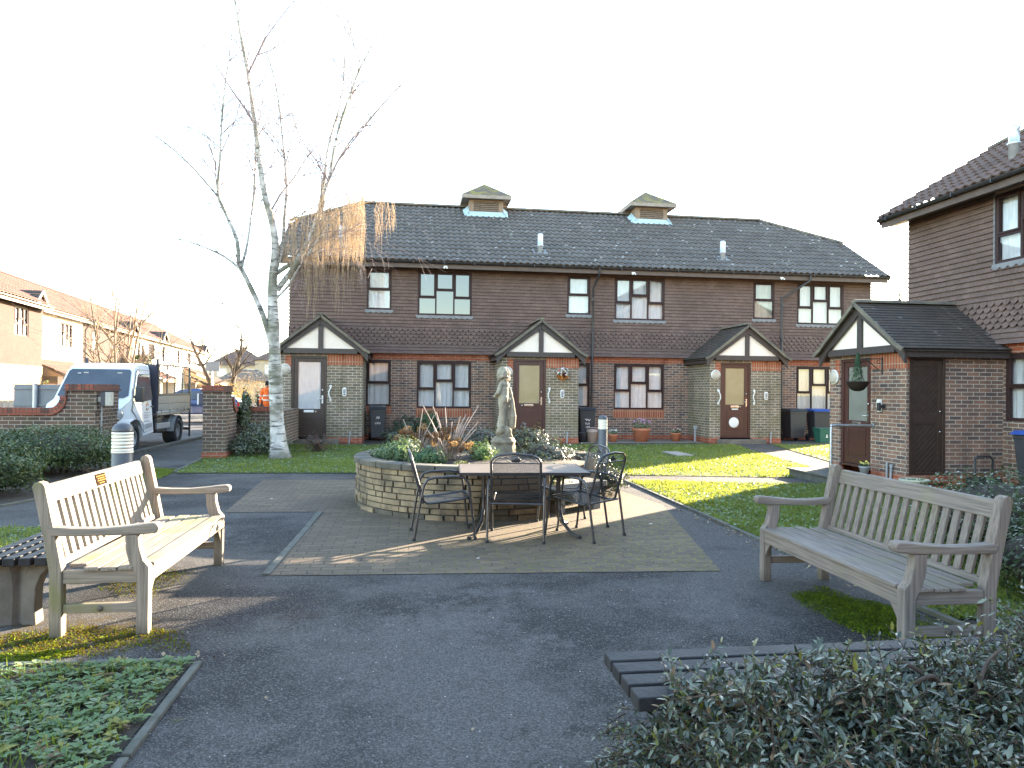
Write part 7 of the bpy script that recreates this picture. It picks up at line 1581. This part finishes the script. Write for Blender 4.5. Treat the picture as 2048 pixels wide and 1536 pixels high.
mound('small_rim_plant', 'tiny bright green tuft on the front rim beside the table corner', 'plant', [((.62, 8.62, .62), (.10, .07, .06))], 160, [SHRUB_C, WEED_B], .035, 125, .5, 5)
def hydrangea(label, c, heads, seed, tall=0):
    t = thing('hydrangea', label, 'plant', (c[0], c[1], .58), 0, 'faded hydrangeas'); g = random.Random(seed); n_ = np.random.default_rng(seed); st = MB(); P, N, S, MI = [], [], [], []
    for k in range(heads):
        a = g.uniform(0, 6.28); q = g.uniform(.05, .30); z = g.uniform(.14, .42)*(1.15-q); p = Vector((math.cos(a)*q, math.sin(a)*q, z)); st.tube(spline([(p.x*.3, p.y*.3, 0), (p.x*.6, p.y*.6, z*.5), p], 3), .0045, 4, cap=False); r = g.uniform(.036, .062); m = 70
        D = n_.normal(size=(m, 3)); D /= np.linalg.norm(D, axis=1, keepdims=True); P += list(np.array(p)+D*r*[1, 1, .75]*n_.uniform(.7, 1.05, (m, 1))); N += list(D+n_.normal(size=(m, 3))*.5); S += list(n_.uniform(.018, .030, m)); MI += [int(g.random() < .4)]*m
    for k in range(36): a = g.uniform(0, 6.28); q = g.uniform(.1, .26); st.tube([(0, 0, 0), (math.cos(a)*q*.5, math.sin(a)*q*.5, .15), (math.cos(a)*q, math.sin(a)*q, g.uniform(.2, .40))], [.005, .004, .0025], 4, cap=False)
    st.build('stems', STEM, t); leaves('flower_heads', P, N, S, [DRY_A, DRY_B], t, .8, mi=MI, seed=seed)
    if tall:
        b = MB()
        for k in range(tall): a = g.uniform(0, 6.28); q = g.uniform(.18, .42); h = g.uniform(.42, .74); x, y = math.cos(a)*q, math.sin(a)*q*.6; b.tube(spline([(x*.15, y*.15, 0), (x*.5, y*.5, h*.55), (x, y, h)], 4), [.009-.0045*i/8 for i in range(9)], 6)
        b.build('bare_canes', plain('pale_cane', (.42, .34, .29), (.32, .25, .21), 30, .8), t)
    return t
hydrangea('faded hydrangea with orange-brown heads and tall bare canes in the planter', (.50, 9.30), 30, 131, 20)
hydrangea('smaller faded hydrangea with pale brown heads toward the back of the planter', (.10, 10.15), 22, 132, 4)
mound('cotoneaster', 'dark small-leaved shrub spilling over the planter to the right of the statue', 'shrub', [((1.85, 9.8, .56), (.42, .5, .28)), ((2.25, 10.1, .42), (.5, .45, .28)), ((2.7, 10.35, .22), (.45, .4, .24)), ((1.75, 10.7, .70), (.35, .35, .28))], 15000, [SHRUB_A, HEDGE_A, BARK], .042, 141, .55, 90, w=(.62, .18, .20), lump=.25, shell=.5, inner=.7)
mound('cotoneaster', 'dark low shrub behind the statue in the planter', 'shrub', [((1.1, 10.75, .72), (.38, .35, .24)), ((.75, 10.9, .66), (.28, .25, .2))], 4200, [SHRUB_A, HEDGE_A, BARK], .042, 142, .55, 40, w=(.65, .15, .2), lump=.25, shell=.5, inner=.7)
mound('trailing_plant', 'green plant trailing through the gap of the planter under the table', 'plant', [((1.66, 8.85, .40), (.22, .25, .22)), ((1.85, 8.95, .22), (.22, .2, .18))], 1300, [FERN_A, SHRUB_A, SHRUB_C], .055, 143, .5, 26, w=(.45, .4, .15), lump=.35, shell=.3)
# hedges beyond
mound('clipped_hedge', 'dark brown clipped hedge between the blue car and the worker', 'hedge', [((-6.0, 33.6, .85), (.9, .7, .75)), ((-4.9, 33.6, .85), (.9, .7, .75)), ((-3.8, 33.8, .85), (.9, .7, .75))], 7000, [BARK, HEDGE_A], .09, 151, .5, 30, inner=.86, w=(.5, .5), lump=.05)
mound('tan_bush', 'sunlit tan leafless bush beside the road behind the tipper body', 'shrub', [((-9.6, 40, .8), (1.3, 2.0, .9)), ((-9.2, 37.5, .65), (1.0, 1.2, .7))], 4200, [BUSH_TAN, HEDGE_B], .13, 152, .35, 70, BARK_PALE, w=(.75, .25), shell=.2)
mound('tan_bush', 'pale haze of leafless bushes at the far end of the street', 'shrub', [((-14, 66, 1.4), (2.6, 2, 1.7)), ((-10.5, 68, 1.2), (2.4, 2, 1.5)), ((-8, 66, .9), (2, 2, 1.1))], 7000, [BUSH_TAN, plain('bare_twig_haze', (.25, .19, .13), None)], .16, 153, .2, 120, BARK_PALE, shell=.1, lump=.3)
mound('garden_shrub', 'small green bush at the far left in front of the brown end house', 'shrub', [((-14.6, 31.0, .9), (.6, .6, .7))], 1200, [HEDGE_B, WEED_A], .12, 154, .5, 10)

# ------------------------------------------------------------------ the shrub in the foreground: leaves set along arching sprigs
def fine_leaves(name, A, D, N, S, mats, mi, parent, aspect=.36, seed=1):
    """pointed leaves with a midrib fold: A base, D direction, N face"""
    n = len(A); A, D, N = (np.asarray(q, float) for q in (A, D, N)); S = np.asarray(S, float)[:, None]; D /= np.linalg.norm(D, axis=1, keepdims=True); N = N-D*(N*D).sum(1, keepdims=True); N /= np.maximum(np.linalg.norm(N, axis=1, keepdims=True), 1e-6); B = np.cross(D, N); W = S*aspect/2
    V = np.stack([A, A+D*S*.32+B*W*.92+N*W*.35, A+D*S*.32, A+D*S*.32-B*W*.92+N*W*.35, A+D*S*.68+B*W*.80+N*W*.2-N*S*.03, A+D*S*.68-N*S*.03, A+D*S*.68-B*W*.80+N*W*.2-N*S*.03, A+D*S-N*S*.10], 1).reshape(-1, 3)
    q = np.array([[0, 2, 1], [0, 3, 2], [1, 2, 5], [1, 5, 4], [2, 3, 6], [2, 6, 5], [4, 5, 7], [5, 6, 7]]); F = (q[None]+np.arange(n)[:, None, None]*8).reshape(-1)
    me = bpy.data.meshes.new(name); me.vertices.add(8*n); me.vertices.foreach_set('co', V.astype(np.float32).ravel()); me.loops.add(24*n); me.loops.foreach_set('vertex_index', F.astype(np.int32)); me.polygons.add(8*n); me.polygons.foreach_set('loop_start', np.arange(0, 24*n, 3, dtype=np.int32))
    for m in mats: me.materials.append(m)
    me.polygons.foreach_set('material_index', np.repeat(np.asarray(mi), 8).astype(np.int32)); me.polygons.foreach_set('use_smooth', np.ones(8*n, bool)); me.update(calc_edges=True); o = bpy.data.objects.new(name, me); COL.objects.link(o); o.parent = parent; return o
FS = thing('cotoneaster', 'glossy grey-green shrub filling the bottom right corner in front of the plank bench', 'shrub', (1.9, 2.1, 0)); gr = random.Random(202); A, D, N, S, MI = [], [], [], [], []; sp_ = MB(); org = Vector((1.9, 2.1, 0))
def sprig(p, d, L, pale, yel=.06, ls=.03):
    k = 9; pts = [p.copy()]; d = d.normalized()
    for i in range(k): d = (d+Vector((gr.gauss(0, .12), gr.gauss(0, .12), gr.gauss(0, .10)-.05))).normalized(); pts.append(pts[-1]+d*L/k)
    sp_.tube(pts, [.0035-.0024*i/k for i in range(k+1)], 4, cap=False)
    m = max(5, int(L/.0125))
    for j in range(m):
        t = (j+.6)/m*k; i = min(int(t), k-1); q = pts[i].lerp(pts[i+1], t-i); ax = (pts[i+1]-pts[i]).normalized(); o = ax.orthogonal().normalized(); o.rotate(Matrix.Rotation(j*2.4+gr.uniform(-.5, .5), 3, ax)); dd = (ax*.7+o*.9+Vector((0, 0, .12))).normalized(); up = (Vector((gr.uniform(-.5, .5), gr.uniform(-.5, .5), 1))+ax*-.2)
        A.append(q); D.append(dd); N.append(up); S.append(ls*gr.uniform(.55, 1.4)*(1-.35*(j/m > .85))); r = gr.random(); MI.append(2 if r < yel else (1 if r < yel+pale else (3 if r > .985 else 0)))
def top_z(x, y):      # outline of the shrub's upper surface
    e = min(1, max(0, (x-.72)/.22)); t = min(1, max(0, (y-1.6)/.7)); r = min(1, max(0, (x-2.0)/.6))
    return (.16+.14*e)+(.215+.05*r)*t*e+.03*math.sin(x*5+1)+.03*math.sin(x*11+y*7)
for k in range(4600):
    x = gr.uniform(.80, 3.4); y = gr.uniform(1.6, 2.5) if x < 1.9 else gr.uniform(1.6, 2.64); z = top_z(x, y)*gr.uniform(.55, 1.0)
    sprig(Vector((x, y, z))-org, Vector((gr.uniform(-1, 1), gr.uniform(-1.0, .8), gr.uniform(.0, .75))), gr.uniform(.10, .22), .40, ls=.034)
for k in range(150):      # left flank, hanging toward the tarmac
    sprig(Vector((gr.uniform(.76, .95), gr.uniform(1.7, 2.75), gr.uniform(.04, .30)))-org, Vector((-1, gr.uniform(-.6, .5), gr.uniform(-.2, .4))), gr.uniform(.08, .16), .35, .14)
for (x, y, z, dx, dz, n, L_) in ((1.28, 2.46, .40, .2, 1, 16, .12), (1.75, 2.35, .40, .4, 1, 26, .20), (2.25, 2.4, .44, .3, 1, 30, .24), (2.62, 2.55, .44, -.2, 1, 30, .24), (2.9, 2.6, .46, 0, 1, 60, .28), (2.05, 2.45, .42, -.6, .7, 14, .2)):
    for _ in range(n): sprig(Vector((x+gr.uniform(-.12, .14), y+gr.uniform(-.12, .1), z+gr.uniform(-.08, .04)))-org, Vector((dx+gr.uniform(-.7, .7), gr.uniform(-.6, .6), dz*gr.uniform(.3, 1))), L_*gr.uniform(.6, 1.1), .4, .10, .03)
for (x, z, yl) in ((1.62, .50, .55), (1.92, .52, .35)):
    for _ in range(7): sprig(Vector((x+gr.uniform(-.05, .05), 2.42, z))-org, Vector((gr.uniform(-.8, .8), gr.uniform(-.5, .5), gr.uniform(.5, 1))), .14, .25, yl, .034)
fine_leaves('foliage', A, D, N, S, [SHRUB_A, SHRUB_B, SHRUB_C, plain('browned_leaf', (.17, .10, .05), (.1, .06, .03), 12, .7)], MI, FS, .36, 1)
for pts, r in (([(1.98, 2.3, .05), (2.0, 2.32, .30), (1.99, 2.31, .50)], .022), ([(1.99, 2.31, .42), (1.86, 2.33, .50), (1.76, 2.36, .56), (1.72, 2.38, .56)], .012), ([(1.86, 2.33, .50), (1.80, 2.30, .54), (1.68, 2.30, .50), (1.62, 2.28, .56)], .010), ([(1.99, 2.31, .48), (2.08, 2.36, .56), (2.2, 2.4, .60)], .009), ([(1.82, 2.22, .40), (1.80, 2.2, .36), (1.79, 2.2, .26)], .005)):
    q = spline([Vector(p)-org for p in pts], 4); sp_.tube(q, [r*(1-.55*i/(len(q)-1)) for i in range(len(q))], 7)
for k in range(90): x, y = gr.uniform(1.0, 3.2), gr.uniform(1.6, 2.4); p = Vector((x, y, 0))-org; q = Vector((x+gr.uniform(-.25, .25), y+gr.uniform(-.2, .2), top_z(x, y)*gr.uniform(.8, 1.25)))-org; sp_.tube(spline([p, (p+q)/2+Vector((gr.uniform(-.05, .05), 0, .03)), q], 3), [.006-.004*i/6 for i in range(7)], 5, cap=False)
sp_.build('stems', BARK, FS)
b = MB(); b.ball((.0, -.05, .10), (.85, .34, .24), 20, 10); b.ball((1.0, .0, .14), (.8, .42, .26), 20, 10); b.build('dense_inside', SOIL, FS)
sheet('shrub_bed', [(.78, 1.2), (.84, 2.55), (3.56, 2.6), (3.56, 1.2)], .012, SOIL)
sheet('right_bed', [(3.62, 1.0), (3.62, 4.38), (5.3, 4.38), (8.1, 9.3), (9.5, 9.3), (9.5, 1)], .012, SOIL)
g = np.random.default_rng(91); q = scatter([(3.65, 2.9), (3.65, 4.38), (5, 4.38), (5, 2.9)], 1300, 91); leaves('ground_cover', np.c_[q, g.uniform(.02, .07, len(q))], g.normal(size=(len(q), 3))*.5+[0, 0, 1], g.uniform(.03, .06, len(q)), [WEED_A, SHRUB_B], aspect=.5, seed=91, kind='stuff')
